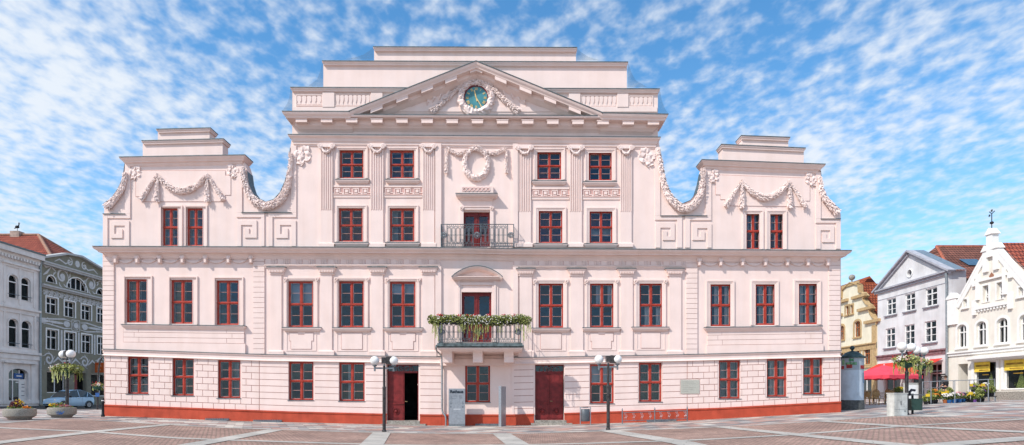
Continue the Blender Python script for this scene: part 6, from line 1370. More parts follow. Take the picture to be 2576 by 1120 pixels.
m = MB(); m.tube([PR.at(yc, ve - .2, .2), PR.at(yc + .02, ve - 1.2, .12), PR.at(yc + .02, BASE + .4, .12)], .09, 8); m.build('drainpipe', mat('zinc'  , (.3, .33, .35)), GH, smooth=True)
# awnings
AWN = mat('awning_red', (.82, .05, .035), .8, .05, 6)
def awning(u0, u1, label):
    zt_, zl_ = 4.7, 3.6; r_ = tag(MB().add([PR.at(u, v, o) for u in (u0, u1) for v, o in ((zt_, .12), (zl_, 2.2), (zl_ - .03, 2.2), (zt_ - .04, .12))], [(0, 1, 5, 4), (1, 2, 6, 5), (2, 3, 7, 6), (3, 0, 4, 7), (0, 3, 2, 1), (4, 5, 6, 7)]).build('awning', AWN), label, 'awning', 'red awnings of the café')
    m = MB(); ubox(m, PR, u0, u1, zl_ - .22, zl_ - .031, 2.23, 2.2); o = m.build('valance', mat('awning_bright', (.75, .07, .03), .8, .05)); o.parent = r_
    m = MB(); n = 13
    for i in range(n):
        u = u0 + .5 + (u1 - u0 - 1) * i / n
        if i % 5 != 4: ubox(m, PR, u, u + (u1 - u0) / n * .5, zl_ - .16, zl_ - .09, 2.24, 2.231)
    o = m.build('lettering', WHITE); o.parent = r_
    m = MB()
    for u in (u0 + .1, u1 - .1): m.tube([PR.at(u, 3.7, .05), PR.at(u, zl_ - .02, 1.85)], .025, 5)
    o = m.build('arm', GREY); o.parent = r_; return r_
awning(yc + .5, yc + 4.7, 'red awning beside the blackboard and drainpipe of the grey house'); awning(yd - 4.1, yd - .3, 'red awning above the parasol next to the cream gabled house')
m = MB(); u0 = yc + .15; ubox(m, PR, u0, u0 + .55, 1.9, 3.45, .12, .06); bb = tag(m.build('blackboard', BLACK), 'tall blackboard with chalk writing between the grey and white houses', 'blackboard'); m = MB(); rnd = random.Random(9)
for k in range(9): a = rnd.uniform(.05, .12); ubox(m, PR, u0 + a, u0 + .5 - rnd.uniform(0, .15), 3.3 - k * .15, 3.34 - k * .15, .125, .121)
o = m.build('chalk_writing', WHITE); o.parent = bb
# white gabled house
WG = mat('white_warm_render', (.84, .79, .70), .85, .03, 1.5, .08, 30, streak=.06); WT = mat('bright_white_trim', (.86, .84, .80), .8, .02)
yf = Y(PR, 2385.5) - .02; ap = Y(PR, 2504); ye_ = 2 * ap - yf; vb1 = PR.uv(2402, 782)[1] * .5 + PR.uv(2405, 760)[1] * .5; pt = PR.uv(2482, 640)[1]; 
w1 = even(R4([(2409, 2432, 816, 876), (2456.6, 2481.6, 806.5, 870.5), (2507.7, 2534, 796, 864)])); dw = w1[0][1] - w1[0][0]; step_ = w1[0][0] - w1[1][0]; w1 = [(w1[0][0] - step_ * i, w1[0][1] - step_ * i, w1[0][2], w1[0][3]) for i in range(5)]; w1 = [w for w in w1 if w[0] > ye_ + .3]
tp = even(R4([(2473, 2487.7, 716, 762), (2508, 2523, 709, 755)])); mu_ = (tp[0][0] + tp[1][1]) / 2; ap = mu_ + .1; ye_ = 2 * ap - yf
sl_ = R4([(2427, 2433.5, 752, 773.4)])[0]; sl_ = (sl_[0], sl_[1] + .1, sl_[2], sl_[3]); sl2 = (2 * ap - sl_[1], 2 * ap - sl_[0], sl_[2], sl_[3])
sh = [PR.rect(2450.7, 2507, 904, 981), PR.rect(2525.8, 2585, 899, 980)]; vv = (max(sh[0][3], sh[1][3]) - .1, (sh[0][2] + sh[1][2]) / 2); sh = [(a, b, vv[1], vv[0]) for a, b, _, _ in sh]; dq = PR.rect(2410, 2434.7, 910, 990); dq = (dq[0], dq[1], BASE + .5, vv[0] - .05)
vsh = PR.uv(2385, 800)[1]; 
gable = [(yf, BASE - .6), (yf, vb1 + .6), (yf - .9, vb1 + .6), (yf - .9, vb1), (ap + .55, pt), (ap - .55, pt), (ye_ + .9, vb1), (ye_ + .9, vb1 + .6), (ye_, vb1 + .6), (ye_, BASE - .6)]
WHO = house('white_gabled_house', 'warm white neo-Gothic gabled house with arched windows at the right edge', PR, gable, [hloop(r, .35) for r in w1] + [hloop(r) for r in tp + [sl_, sl2] + sh + [dq]], WG, (RX, ap, 1.4))
for r in w1: hwin(PR, r, WHITE, WHO, (1, 1), WT, .16, WT, .35, low=.66)
for r in tp:
    w_ = hwin(PR, r, WHITE, WHO, (0, 1), WT, .1, None, 0, off=-.2, low=.33); m = MB(); u0, u1, v0, v1 = r; cu, cv = (u0 + u1) / 2, v0 + (v1 - v0) * .68; q = [(cu, cv + .38), (cu + .26, cv), (cu, cv - .38), (cu - .26, cv)]
    m.tube([PR.at(a, b, -.2) for a, b in q], .022, 4, closed=True)
    for a, b, c, d in ((cu, cv + .38, cu, v1), (cu, cv - .38, cu, v0), (cu - .26, cv, u0, cv), (cu + .26, cv, u1, cv)): m.tube([PR.at(a, b, -.2), PR.at(c, d, -.2)], .02, 4)
    adopt2(m.build('glazing_bar', WHITE), w_)
for r in (sl_, sl2): hwin(PR, r, WHITE, WHO, (0, 0), WT, .12, WT, fw=.04)
for r in sh: hwin(PR, r, WT, WHO, (0, 0), WT, .22, None, off=-.1, nm='shop_window')
m = MB(); ubox(m, PR, dq[0], dq[1] - .0, dq[2], dq[3] - .75, -.95, -1.0); ubox(m, PR, dq[0], dq[1], dq[3] - .75, dq[3] - .65, -.93, -1.0)
for a, b, c, d in ((.1, .9, .3, 1.0),): ubox(m, PR, dq[0] + .15, dq[1] - .15, dq[2] + .2, dq[2] + .9, -.93, -.95)
m.build('door', mat('blue_door_paint', (.10, .17, .23), .5, .1), WHO); m = MB(); ubox(m, PR, dq[0] + .25, dq[1] - .25, dq[2] + 1.1, dq[3] - .9, -.94, -.949); m.build('door_pane', DARK, WHO)
m = MB(); ubox(m, PR, dq[0], dq[1], dq[3] - .64, dq[3], -.97, -1.02); m.build('fanlight', DARK, WHO); m = MB(); ubox(m, PR, dq[1], dq[1] + .1, dq[2], dq[3], -.33, -1.02); ubox(m, PR, dq[0] - .1, dq[0], dq[2], dq[3], -.33, -1.02); ubox(m, PR, dq[0], dq[1], dq[3], dq[3] + .1, -.33, -1.02); m.build('door_reveal', WG, WHO)
for i, r in enumerate(sh):
    m = MB(); k = (r[1] - r[0]); ubox(m, PR, r[0] + (k * .28 if i == 0 else .05), r[1] - .05, r[3] - (r[3] - r[2]) * .36, r[3] - .02, .03, .01); b_ = m.build('banner', mat('banner_yellow', (.85, .60, .07), .7, .08, 3), WHO)
    m = MB(); v = r[3] - .35
    for q in range(3): ubox(m, PR, r[0] + (k * .32 if i == 0 else .3), r[1] - .2 - .3 * q, v - q * .32, v - q * .32 + .12 - .03 * q, .036, .031)
    adopt2(m.build('banner_lettering', mat('banner_ink', (.38, .22, .03), .8, .3, 2)), b_)
    m = MB(); c0 = r[0] + k * .2; m.add([PR.at(u, v, o) for u, v, o in ((c0, r[2], -.3), (c0 + .9, r[2], -.3), (c0 + .45, r[2] + 1.3, -.3))], [(0, 1, 2)]); m.leaves(PR.at((r[0] + r[1]) / 2, r[2] + .3, -.55), (.25, k * .42, .3), 300, .05, rnd); m.build('shop_display', LEAF, WHO, fix=False)
m = MB(); v8 = PR.uv(2480, 882)[1]; ubox(m, PR, ye_, yf, v8, v8 + .12, .18); ubox(m, PR, ye_, yf, v8 - .2, v8, .09)
for s_ in (1, -1):
    f_ = lambda u: ap + s_ * (u - ap); a, b = Vector((f_(yf - .9), vb1)), Vector((f_(ap + .55), pt)); d_ = (b - a).normalized(); n_ = Vector((d_.y, -d_.x)) * (-1 if s_ * d_.y * 1 < 0 else 1)
    n_ = Vector((abs(d_.y) * s_, abs(d_.x))); prism(m, PR, [tuple(a), tuple(b), tuple(b + n_ * .16), tuple(a + n_ * .16)], .12, -.3); prism(m, PR, [tuple(a - n_ * .32), tuple(b - n_ * .32), tuple(b), tuple(a)], .1, 0)
    e0, e1 = sorted((f_(yf + .08), f_(yf - .98))); ubox(m, PR, e0, e1, vb1 - 1.4, vb1 + .6, .15, -.3); c_ = (e0 + e1) / 2; prism(m, PR, [(e0 - .12, vb1 + .6), (e1 + .12, vb1 + .6), (c_, vb1 + 1.1)], .2, -.35)
    e0, e1 = sorted((f_(ap + .25), f_(ap + .66))); ubox(m, PR, e0, e1, pt - 1.3, pt + .2, .15, -.3); c_ = (e0 + e1) / 2; prism(m, PR, [(e0 - .1, pt + .2), (e1 + .1, pt + .2), (c_, pt + .62)], .22, -.35)
ubox(m, PR, ap - .26, ap + .26, pt - .3, pt + 1.3, .2, -.28); prism(m, PR, [(ap - .38, pt + 1.3), (ap + .38, pt + 1.3), (ap, pt + 1.78)], .27, -.35)
for e0, e1 in ((ap - 1.3, ap - 1.05), (ap + 1.05, ap + 1.3)): ubox(m, PR, e0, e1, pt - 3.2, pt - 1.3, .16)
u0, u1 = tp[1][0] - .55, tp[0][1] + .55; v0, v1 = tp[0][2], tp[0][3]
for e0, e1 in ((u0 - .3, u0), (u1, u1 + .3)): ubox(m, PR, e0, e1, v0 - .8, v0 + .3, .18); ubox(m, PR, e0, e1, v1 + .1, v1 + .5, .18)
ubox(m, PR, u0, u1, v0 - .45, v0 - .3, .16); ubox(m, PR, u0, u1, v1 + .35, v1 + .47, .14); u = u0
while u < u1: ubox(m, PR, u, u + .12, v0 - .62, v0 - .45, .12); u += .28
m.build('gable_trim', WT, WHO)
m = MB(); prism(m, PR, [(ap, pt - 1.9), (ap + .22, pt - 1.65), (ap, pt - 1.4), (ap - .22, pt - 1.65)], .03, 0); m.build('gable_niche', mat('niche_brick', (.35, .16, .1), .9, .2, 30), WHO)
m = MB(); ubox(m, PR, ye_, yf + .01, BASE - .5, sh[0][2] - .15, .06); m.build('plinth', STONE, WHO)
zk = PR.uv(2576, 611)[1]; m = MB(); vs_ = vb1 - .35; rz = pt + .72; prism(m, PR, [(yf, vs_ - .5), (yf, vs_), (ap, rz), (ye_, vs_), (ye_, vs_ - .5)], -.34, -.45); m.build('gable_backing', WG, WHO); m = MB()
m.add([(RX + .3, yf, vs_), (RX + .3, ap, rz), (RX + 16, ap, rz), (RX + 16, yf, vs_), (RX + .3, ye_, vs_), (RX + 16, ye_, vs_)], [(0, 1, 2, 3), (1, 4, 5, 2)]); m.build('roof', ROOFR, WHO)
m = MB(); m.box(RX + .33, RX + 16, yf - .3, yf, BASE, vs_).box(RX + .33, RX + 16, ye_, ye_ + .3, BASE, vs_); m.build('wall', WG, WHO)
m = MB(); u1_ = PR.rect(2450, 2640, 870, 890); ubox(m, PR, ye_ + .4, Y(PR, 2449), v8 - .62, v8 - .45, .6); ubox(m, PR, ye_ + .4, Y(PR, 2449), v8 - .72, v8 - .62, .45); aw_ = tag(m.build('awning_box', WT), 'long white rolled-up awning box above the yellow shop banners', 'awning')
m = MB(); c_ = PR.at(ap, pt + 1.7, 0); m.tube([c_, c_ + Vector((0, 0, 1.1))], .03, 5); m.ball(c_ + Vector((0, 0, .45)), .13, 10, 6, .8)
m.tube([c_ + Vector((0, -.26, 1.22)), c_ + Vector((0, 0, 1.1)), c_ + Vector((0, .22, 1.3))], .03, 5)
for k in range(6): a = k * math.pi / 3; q = c_ + Vector((0, .2, 1.02)); m.tube([q, q + Vector((0, .09 * math.cos(a), .09 * math.sin(a)))], .025, 4)
for k in range(5): a = k * math.pi / 2.5; q = c_ + Vector((0, 0, 1.32)); m.tube([q, q + Vector((0, .1 * math.cos(a), .1 * math.sin(a)))], .03, 4)
wv = tag(m.build('weather_vane', BLACK), 'black iron weather vane on top of the white gable', 'weather vane')
# brick house with brown roof behind the grey and white houses
h = empty('brown_roofed_house', (52, 22, 1.4), 'long brown tiled roof with a skylight seen between grey and white gables', 'house'); d_ = 56.; xr0 = (2356 - CX) * d_ / FP; zr_ = EYE + (HZ - 620) * d_ / FP; de = 49.5; xe0 = (2337 - CX) * d_ / FP
ze_ = EYE + (HZ - 702) * de / FP; xl_ = 37.5
m = MB(); m.add([(xr0, d_ - D, zr_), (75, d_ - D, zr_), (75, de - D, ze_), (xl_, de - D, ze_), (xl_, d_ + 7 - D, ze_), (75, d_ + 7 - D, ze_)], [(0, 3, 2, 1), (0, 4, 3), (0, 1, 5, 4)]); m.build('roof', ROOFB, h)
m = MB(); m.tube([(xr0, d_ - D, zr_), (75, d_ - D, zr_)], .14, 5); m.tube([(xr0, d_ - D, zr_), (xl_, de - D, ze_)], .14, 5); m.build('ridge_tiles', mat('ridge_red', (.4, .12, .07), .9, .2, 6), h)
m = MB(); m.box(xl_ + .4, 75, de - D + .4, d_ + 6.5 - D, BASE, ze_); m.build('wall', tilemat('old_brick', (.3, .13, .09), (.2, .1, .07), (.25, .22, .18), .25, .08, axis='xz', msize=.01), h)
t = .45; ys_ = de - D + (d_ - de) * t; zs_ = ze_ + (zr_ - ze_) * t; x = (2447 - CX) * (ys_ + D) / FP; dz = (zr_ - ze_) / (d_ - de); m = MB(); vs = []
m.add([(x - .8, ys_ - .6, zs_ - .6 * dz + .12), (x + .8, ys_ - .6, zs_ - .6 * dz + .12), (x + .8, ys_ + .6, zs_ + .6 * dz + .12), (x - .8, ys_ + .6, zs_ + .6 * dz + .12)], [(0, 1, 2, 3)]); m.build('roof_window', mat('skylight_dark', (.06, .12, .18), .1, .1, spec=.9), h)
# ================================================================ CAFE, FLOWER STALL, PERSON
def Gd(px, d): return ((px - CX) / FP * d, d - D)
x, y = Gd(2224, 42.5); z = g(x); PS = empty('parasol', (x, y, z), 'large square pink-red parasol over the café tables', 'parasol'); m = MB(); rr = 1.8
for k in range(4):
    a0, a1 = R(45 + 90 * k + 20), R(135 + 90 * k + 20)
    p0 = (x + rr * 1.3 * math.cos(a0), y + rr * 1.3 * math.sin(a0), z + 1.95); p1 = (x + rr * 1.3 * math.cos(a1), y + rr * 1.3 * math.sin(a1), z + 1.95); m.add([(x, y, z + 2.75), p0, p1], [(0, 1, 2)])
    n = 8; vs = []
    for i in range(n + 1): q = Vector(p0).lerp(Vector(p1), i / n); vs += [tuple(q), (q.x, q.y, q.z - .22 - (.05 if i % 2 else 0))]
    m.add(vs, [(2 * i, 2 * i + 2, 2 * i + 3, 2 * i + 1) for i in range(n)])
m.build('canopy', mat('parasol_pink', (.82, .07, .11), .85, .06, 3), PS); m = MB(); m.tube([(x, y, z), (x, y, z + 2.8)], .035, 8); m.box(x - .3, x + .3, y - .3, y + .3, z - .05, z + .08); m.build('pole', WHITE, PS)
x, y = Gd(2096, 47); z = g(x); 
WIC = mat('wicker', (.42, .24, .10), .7, .25, 30, .4, 60)
def wchair():
    r_ = empty('wicker_chair', world=False, cat='chair', group='wicker chairs of the café'); m = MB(); m.lathe([(.02, .43), (.24, .43), (.25, .45), (.24, .47), (.02, .475)], seg=14); m.build('seat', WIC, r_)
    for sx, sy in ((-1, -1), (1, -1), (-1, 1), (1, 1)): m = MB(); m.tube([(sx * .18, sy * .18, .44), (sx * .25, sy * .24, 0)], .018, 5); m.build('leg', WIC, r_)
    m = MB(); m.tube([(.24 * math.cos(R(a)), .24 + .04 * math.sin(R(a)), .72 + .26 * math.sin(R(a))) for a in range(-40, 221, 20)], .022, 5); m.box(-.19, .19, .235, .255, .52, .9); m.tube([(-.2, .22, .45), (-.2, .25, .6)], .018, 4); m.tube([(.2, .22, .45), (.2, .25, .6)], .018, 4); m.build('backrest', WIC, r_)
    for s_ in (-1, 1): m = MB(); m.tube([(s_ * .24, .22, .66), (s_ * .3, 0, .68), (s_ * .27, -.2, .64), (s_ * .22, -.18, .45)], .018, 5); m.build('armrest', WIC, r_)
    return r_
cp = [(2176, 41, 200, 'wicker chair at the left end, beside the advertising column'), (2187, 39.5, 100, 'wicker chair seen side-on, second from the advertising column'), (2211, 39, 10, 'round-backed wicker chair seen from behind, nearest the pavement'), (2240, 39.5, -70, 'wicker chair facing left at the right end of the café seating'), (2200, 43, 170, 'wicker chair behind the café table under the parasol, left one'), (2226, 43.5, 190, 'wicker chair behind the café table under the parasol, right one')]
CH0 = wchair()
for i, (px, d, rz, lab) in enumerate(cp):
    c = CH0 if i == 0 else copy_tree(CH0); x, y = Gd(px, d); place(c, x, y, R(rz)); c['label'] = lab
for i, (px, d, lab) in enumerate(((2197, 41, 'round café table between the chairs at left'), (2228, 41.2, 'round café table beside the right-hand wicker chairs'))):
    x, y = Gd(px, d); t_ = empty('cafe_table', (x, y, g(x)), lab, 'table', 'café tables'); z = g(x); m = MB(); m.lathe([(.4, .72), (.41, .74), (.4, .76)], (x, y, z), 18); m.build('tabletop', mat('table_wood', (.45, .32, .2), .5, .1), t_); m = MB(); m.tube([(x, y, z), (x, y, z + .72)], .03, 6); m.lathe([(.25, 0), (.22, .04)], (x, y, z), 12); m.build('leg', BLACK, t_)
# scaffold-pipe stall frame
POTS = []
ST = empty('stall_frame', Gd(2420, 37) + (g(29),), 'galvanised pipe frame standing round the flower displays', 'stall frame'); m = MB(); pl = [(2321, 37.5), (2342, 36.5), (2364, 40), (2398, 40), (2402, 36.5), (2438, 38), (2450, 41), (2486, 36), (2502, 38)]
P3 = []
for px, d in pl: x, y = Gd(px, d); P3.append(Vector((x, y, g(x))));
for p in P3: q = MB(); q.tube([p, p + Vector((0, 0, 1.45))], .025, 6); q.build('post', STEEL, ST)
for a, b in ((0, 1), (0, 2), (2, 3), (1, 4), (3, 6), (4, 5), (4, 7), (7, 8), (6, 8)): m.tube([P3[a] + Vector((0, 0, 1.42)), P3[b] + Vector((0, 0, 1.42))], .02, 5)
m.tube([P3[0] + Vector((0, 0, 1.0)), P3[2] + Vector((0, 0, 1.0))], .018, 5); m.tube([P3[1] + Vector((0, 0, .9)), P3[0] + Vector((0, 0, .9))], .018, 5); m.build('rail', STEEL, ST)
def bench(px0, px1, d, h_, lab, depth=.8):
    x0, y = Gd(px0, d); x1, _ = Gd(px1, d); t_ = empty('display_table', ((x0 + x1) / 2, y, g((x0 + x1) / 2)), lab, 'display table', 'flower display tables'); z0, z1 = g(x0), g(x1); m = MB(); m.add([(x0, y, z0 + h_), (x1, y, z1 + h_), (x1, y + depth, z1 + h_), (x0, y + depth, z0 + h_), (x0, y, z0 + h_ - .05), (x1, y, z1 + h_ - .05), (x1, y + depth, z1 + h_ - .05), (x0, y + depth, z0 + h_ - .05)], [(0, 1, 2, 3), (7, 6, 5, 4), (0, 4, 5, 1), (1, 5, 6, 2), (2, 6, 7, 3), (3, 7, 4, 0)]); m.build('tabletop', WHITE if h_ > .5 else BLACK, t_)
    for xx in (x0 + .05, x1 - .05):
        for yy in (y + .05, y + depth - .05): m = MB(); m.tube([(xx, yy, g(xx) - .02), (xx, yy, g(xx) + h_ - .04)], .02, 5); m.build('leg', GREY, t_)
    return (x0, x1, y, h_)
B1 = bench(2450, 2492, 38.5, .62, 'white display table with potted flowers at the right of the stall'); B2 = bench(2344, 2400, 38.2, .34, 'low dark display table left of the stall, full of flowers'); B3 = bench(2466, 2508, 36.6, .36, 'low display table jutting out at the right end of the stall', .6); B4 = bench(2258, 2300, 39, .62, 'display table of yellow flowers behind the white utility cabinet')
kinds = [('white_flowering', FWHITE, 'white'), ('yellow_flowering', FYEL, 'yellow'), ('pink_flowering', FPINK, 'pink'), ('violet_flowering', FVIO, 'violet'), ('orange_flowering', FORA, 'orange'), ('green', LEAFY, 'pale green')]
PC = {'black': BLACK, 'blue': mat('pot_blue', (.03, .13, .35), .5, .1), 'terracotta': mat('pot_terracotta', (.45, .14, .05), .8, .1), 'violet': mat('pot_violet', (.15, .06, .25), .6, .1)}
PROT = {}
def pot(x, y, z, fl, pc, sc_, lab):
    key = (fl[0], pc)
    if key in PROT: r_ = copy_tree(PROT[key])
    else:
        r_ = empty('potted_plant', world=False, cat='potted plant', group='potted flowers of the market stall'); m = MB(); m.lathe([(.09, 0), (.13, .18), (.135, .2), (.11, .2)], seg=12); m.build('pot', PC[pc], r_); rn = random.Random(hash(pc) % 97 + len(fl[0]))
        rn = random.Random(len(pc) * 13 + len(fl[0])); m = MB(); m.leaves((0, 0, .33), (.22, .22, .17), 190, .045, rn); m.build('foliage', LEAF, r_, fix=False); m = MB()
        if fl[0] == 'green': m.leaves((0, 0, .4), (.22, .22, .2), 160, .05, rn)
        else:
            for _ in range(30): a, e = rn.uniform(0, 6.3), rn.uniform(.1, 1.4); m.ball((.22 * math.cos(a) * math.cos(e), .22 * math.sin(a) * math.cos(e), .36 + .17 * math.sin(e)), .032, 6, 4)
        m.build('blossoms', fl[1], r_, fix=False); PROT[key] = r_
    r_.location = (x, y, z); r_.scale = (sc_,) * 3; r_.rotation_euler = (0, 0, random.uniform(0, 6)); r_['label'] = lab; return r_
rnd = random.Random(21)
ords = ['first', 'second', 'third', 'fourth', 'fifth', 'sixth', 'seventh', 'eighth', 'ninth', 'tenth', 'eleventh', 'twelfth', 'thirteenth', 'fourteenth']
front = [(2329, 36.3, 5, 'black'), (2341, 36.8, 5, 'black'), (2353, 37.3, 4, 'black'), (2378, 37.2, 0, 'terracotta'), (2388, 37, 0, 'blue'), (2400, 37, 0, 'blue'), (2412, 37.2, 2, 'blue'), (2424, 37.6, 3, 'blue'), (2436, 37.4, 5, 'black'), (2444, 37.0, 1, 'black'), (2452, 36.9, 5, 'violet'), (2463, 36.8, 5, 'black'), (2470, 37.3, 5, 'black')]
for i, (px, d, k, pc) in enumerate(front): x, y = Gd(px, d); pot(x, y, g(x), kinds[k], pc, rnd.uniform(.95, 1.35), '%s plant in %s pot, %s from the left in the stall front row' % (kinds[k][2], pc, ords[i]))
def shelf(B, n, ks, nm, rows=1):
    x0, x1, y, h_ = B
    for i in range(n): x = x0 + .12 + (x1 - x0 - .24) * i / (n - 1); k = ks[i % len(ks)]; pot(x, y + .25, g(x) + h_, kinds[k], 'black', rnd.uniform(.8, 1.1), '%s potted plant, %s from the left on the %s' % (kinds[k][2], ords[i], nm))
shelf(B1, 6, [3, 5, 1, 4, 2, 0], 'white display table'); shelf(B2, 8, [5, 4, 5, 1, 5, 2, 0, 5], 'low dark display table'); shelf(B3, 5, [5, 3, 5, 4, 5], 'jutting low display table'); shelf(B4, 5, [5, 1, 1, 4, 5], 'table behind the cabinet')
for i, (px, d, zz, lab) in enumerate(((2334, 36.1, .5, 'yellow price card in the leftmost green potted plant'), (2382, 38, .62, 'yellow price card beside the shop keeper'), (2373, 37.4, .55, 'yellow price card above the white flowers'), (2442, 36.7, .5, 'yellow price card low between green plants'), (2443, 38.3, 1.0, 'yellow price card on the white display table, left end'), (2473, 38.3, 1.0, 'yellow price card on the white display table, right part'))):
    x, y = Gd(px, d); m = MB(); m.box(x - .12, x + .12, y - .01, y + .01, g(x) + zz, g(x) + zz + .17); o = m.build('price_card', FYEL); tag(o, lab, 'price card', 'yellow price cards'); m = MB(); m.tube([(x, y + .02, g(x) + zz - .3), (x, y + .02, g(x) + zz + .05)], .008, 4); q = m.build('stick', WHITE); q.parent = o
# person at the stall, seen from behind
def person(x, y, z, rz, label):
    J = {'pelvis': (0, 0, .95), 'waist': (0, .01, 1.1), 'chest': (0, .0, 1.33), 'neck': (0, 0, 1.5), 'neck2': (0, -.01, 1.57), 'shL': (-.17, 0, 1.44), 'elL': (-.27, -.02, 1.17), 'wrL': (-.24, -.18, 1.0), 'haL': (-.22, -.25, .97), 'shR': (.17, 0, 1.44), 'elR': (.27, -.02, 1.17), 'wrR': (.25, -.2, 1.02), 'haR': (.23, -.27, 1.0), 'hiL': (-.1, 0, .9), 'knL': (-.12, -.02, .5), 'anL': (-.12, .02, .09), 'toL': (-.13, -.13, .04), 'hiR': (.1, 0, .9), 'knR': (.12, -.03, .5), 'anR': (.13, .02, .09), 'toR': (.15, -.13, .04)}
    Rr = {'pelvis': (.16, .11), 'waist': (.14, .1), 'chest': (.17, .12), 'neck': (.07, .07), 'neck2': (.055, .055), 'shL': (.065,) * 2, 'elL': (.045,) * 2, 'wrL': (.032,) * 2, 'haL': (.035, .02), 'hiL': (.095,) * 2, 'knL': (.065,) * 2, 'anL': (.045,) * 2, 'toL': (.045, .03)}
    names = list(J); E = [('pelvis', 'waist'), ('waist', 'chest'), ('chest', 'neck'), ('neck', 'neck2'), ('chest', 'shL'), ('shL', 'elL'), ('elL', 'wrL'), ('wrL', 'haL'), ('chest', 'shR'), ('shR', 'elR'), ('elR', 'wrR'), ('wrR', 'haR'), ('pelvis', 'hiL'), ('hiL', 'knL'), ('knL', 'anL'), ('anL', 'toL'), ('pelvis', 'hiR'), ('hiR', 'knR'), ('knR', 'anR'), ('anR', 'toR')]
    root = empty('person', world=False, label=label, cat='person')
    def skin(nm, use, grow, mt, hands=False):
        me = bpy.data.meshes.new(nm); idx = [n for n in names if n in use]; vs = [J[n] for n in idx]; ed = [(idx.index(a), idx.index(b)) for a, b in E if a in use and b in use]; rad = [Rr.get(n, Rr.get(n[:-1] + 'L')) for n in idx]
        if hands:
            for h_ in ('haL', 'haR'):
                b0 = Vector(J[h_]); s_ = -1 if h_ == 'haL' else 1
                for k in range(4): o_ = len(vs); q = b0 + Vector(((k - 1.5) * .02, -.03, 0)); vs += [tuple(q), tuple(q + Vector((0, -.035, -.008))), tuple(q + Vector((0, -.06, -.03 - .004 * (k % 2))))]; rad += [(.0095,) * 2, (.0085,) * 2, (.0075,) * 2]; ed += [(idx.index(h_), o_), (o_, o_ + 1), (o_ + 1, o_ + 2)]
                o_ = len(vs); q = b0 + Vector((-s_ * .035, .0, 0)); vs += [tuple(q), tuple(q + Vector((-s_ * .012, -.035, -.01)))]; rad += [(.0105,) * 2, (.009,) * 2]; ed += [(idx.index(h_), o_), (o_, o_ + 1)]
        me.from_pydata(vs, ed, []); o = bpy.data.objects.new(nm, me); COL.objects.link(o); mo = o.modifiers.new('Skin', 'SKIN'); mo.use_smooth_shade = True
        for i, r__ in enumerate(rad): me.skin_vertices[0].data[i].radius = (r__[0] + grow, r__[1] + grow)
        me.skin_vertices[0].data[0].use_root = True; o.modifiers.new('Sub', 'SUBSURF').levels = 1; o.modifiers['Sub'].render_levels = 1; dg = bpy.context.evaluated_depsgraph_get(); m2 = bpy.data.meshes.new_from_object(o.evaluated_get(dg)); bpy.data.objects.remove(o)
        m2.materials.clear(); m2.materials.append(mt); o = bpy.data.objects.new(nm, m2); COL.objects.link(o); o.parent = root; return o
    SK = mat('skin', (.52, .28, .19), .6, .05, 9); b = skin('body', names, 0, SK, True)
    m = MB(); m.lathe([(.001, -.125), (.045, -.115), (.065, -.07), (.078, -.01), (.082, .045), (.07, .09), (.04, .115), (.001, .122)], (0, -.01, 1.68), 16, .95, 1.15); m.ball((0, -.105, 1.665), .016, 6, 4); m.ball((-.08, 0, 1.67), .022, 6, 4); m.ball((.08, 0, 1.67), .022, 6, 4)
    h_ = m.build('head', SK, root, smooth=True)
    for s_ in (-1, 1): m = MB(); m.ball((s_ * .03, -.098, 1.685), .009, 6, 4); o = m.build('eye', BLACK); o.parent = h_
    m = MB(); m.box(-.025, .025, -.103, -.09, 1.625, 1.632); o = m.build('mouth', FPINK); o.parent = h_
    m = MB(); m.lathe([(.084, -.03), (.09, .03), (.084, .085), (.055, .125), (.001, .138)], (0, .006, 1.68), 16, .98, 1.15); o = m.build('hair', mat('brown_hair', (.045, .025, .015), .8, .3, 30), root, smooth=True)
    skin('t_shirt', ['pelvis', 'waist', 'chest', 'neck', 'shL', 'shR', 'elL', 'elR'], .014, mat('black_cotton', (.025, .025, .028), .9, .2, 9)); skin('trousers', ['pelvis', 'hiL', 'knL', 'anL', 'hiR', 'knR', 'anR'], .018, mat('dark_denim', (.03, .035, .05), .9, .2, 9))
    return place(root, x, y, rz)
x, y = Gd(2379, 41); person(x, y, 0, R(200), 'person in a black T-shirt bending over the flower stall, seen from behind')
# bent pole with a small basket at the street corner, far left
x, y = Gd(247, 45); z = g(x); BP = empty('bent_pole', (x, y, z), 'dark pole with hooked top at the street corner beside the orange sign', 'pole'); m = MB(); m.tube(smooth_path([(x - .05, y, z - .1), (x - .02, y, z + 2.2), (x + .1, y, z + 3.5), (x + .3, y, z + 4.0), (x + .55, y, z + 3.95), (x + .6, y, z + 3.8)], 4), [.07 - .0015 * i for i in range(21)], 8); m.build('post', POLE, BP, smooth=True)
m = MB(); m.box(x - .15, x + .15, y - .09, y - .075, z + 1.0, z + 1.3); m.build('plate', mat('blue_sign', (.03, .10, .30)), BP)
basket(x, y, z + 1.75, .42, 8, 'small flower basket on the bent pole beside the orange sign', .3, 400)
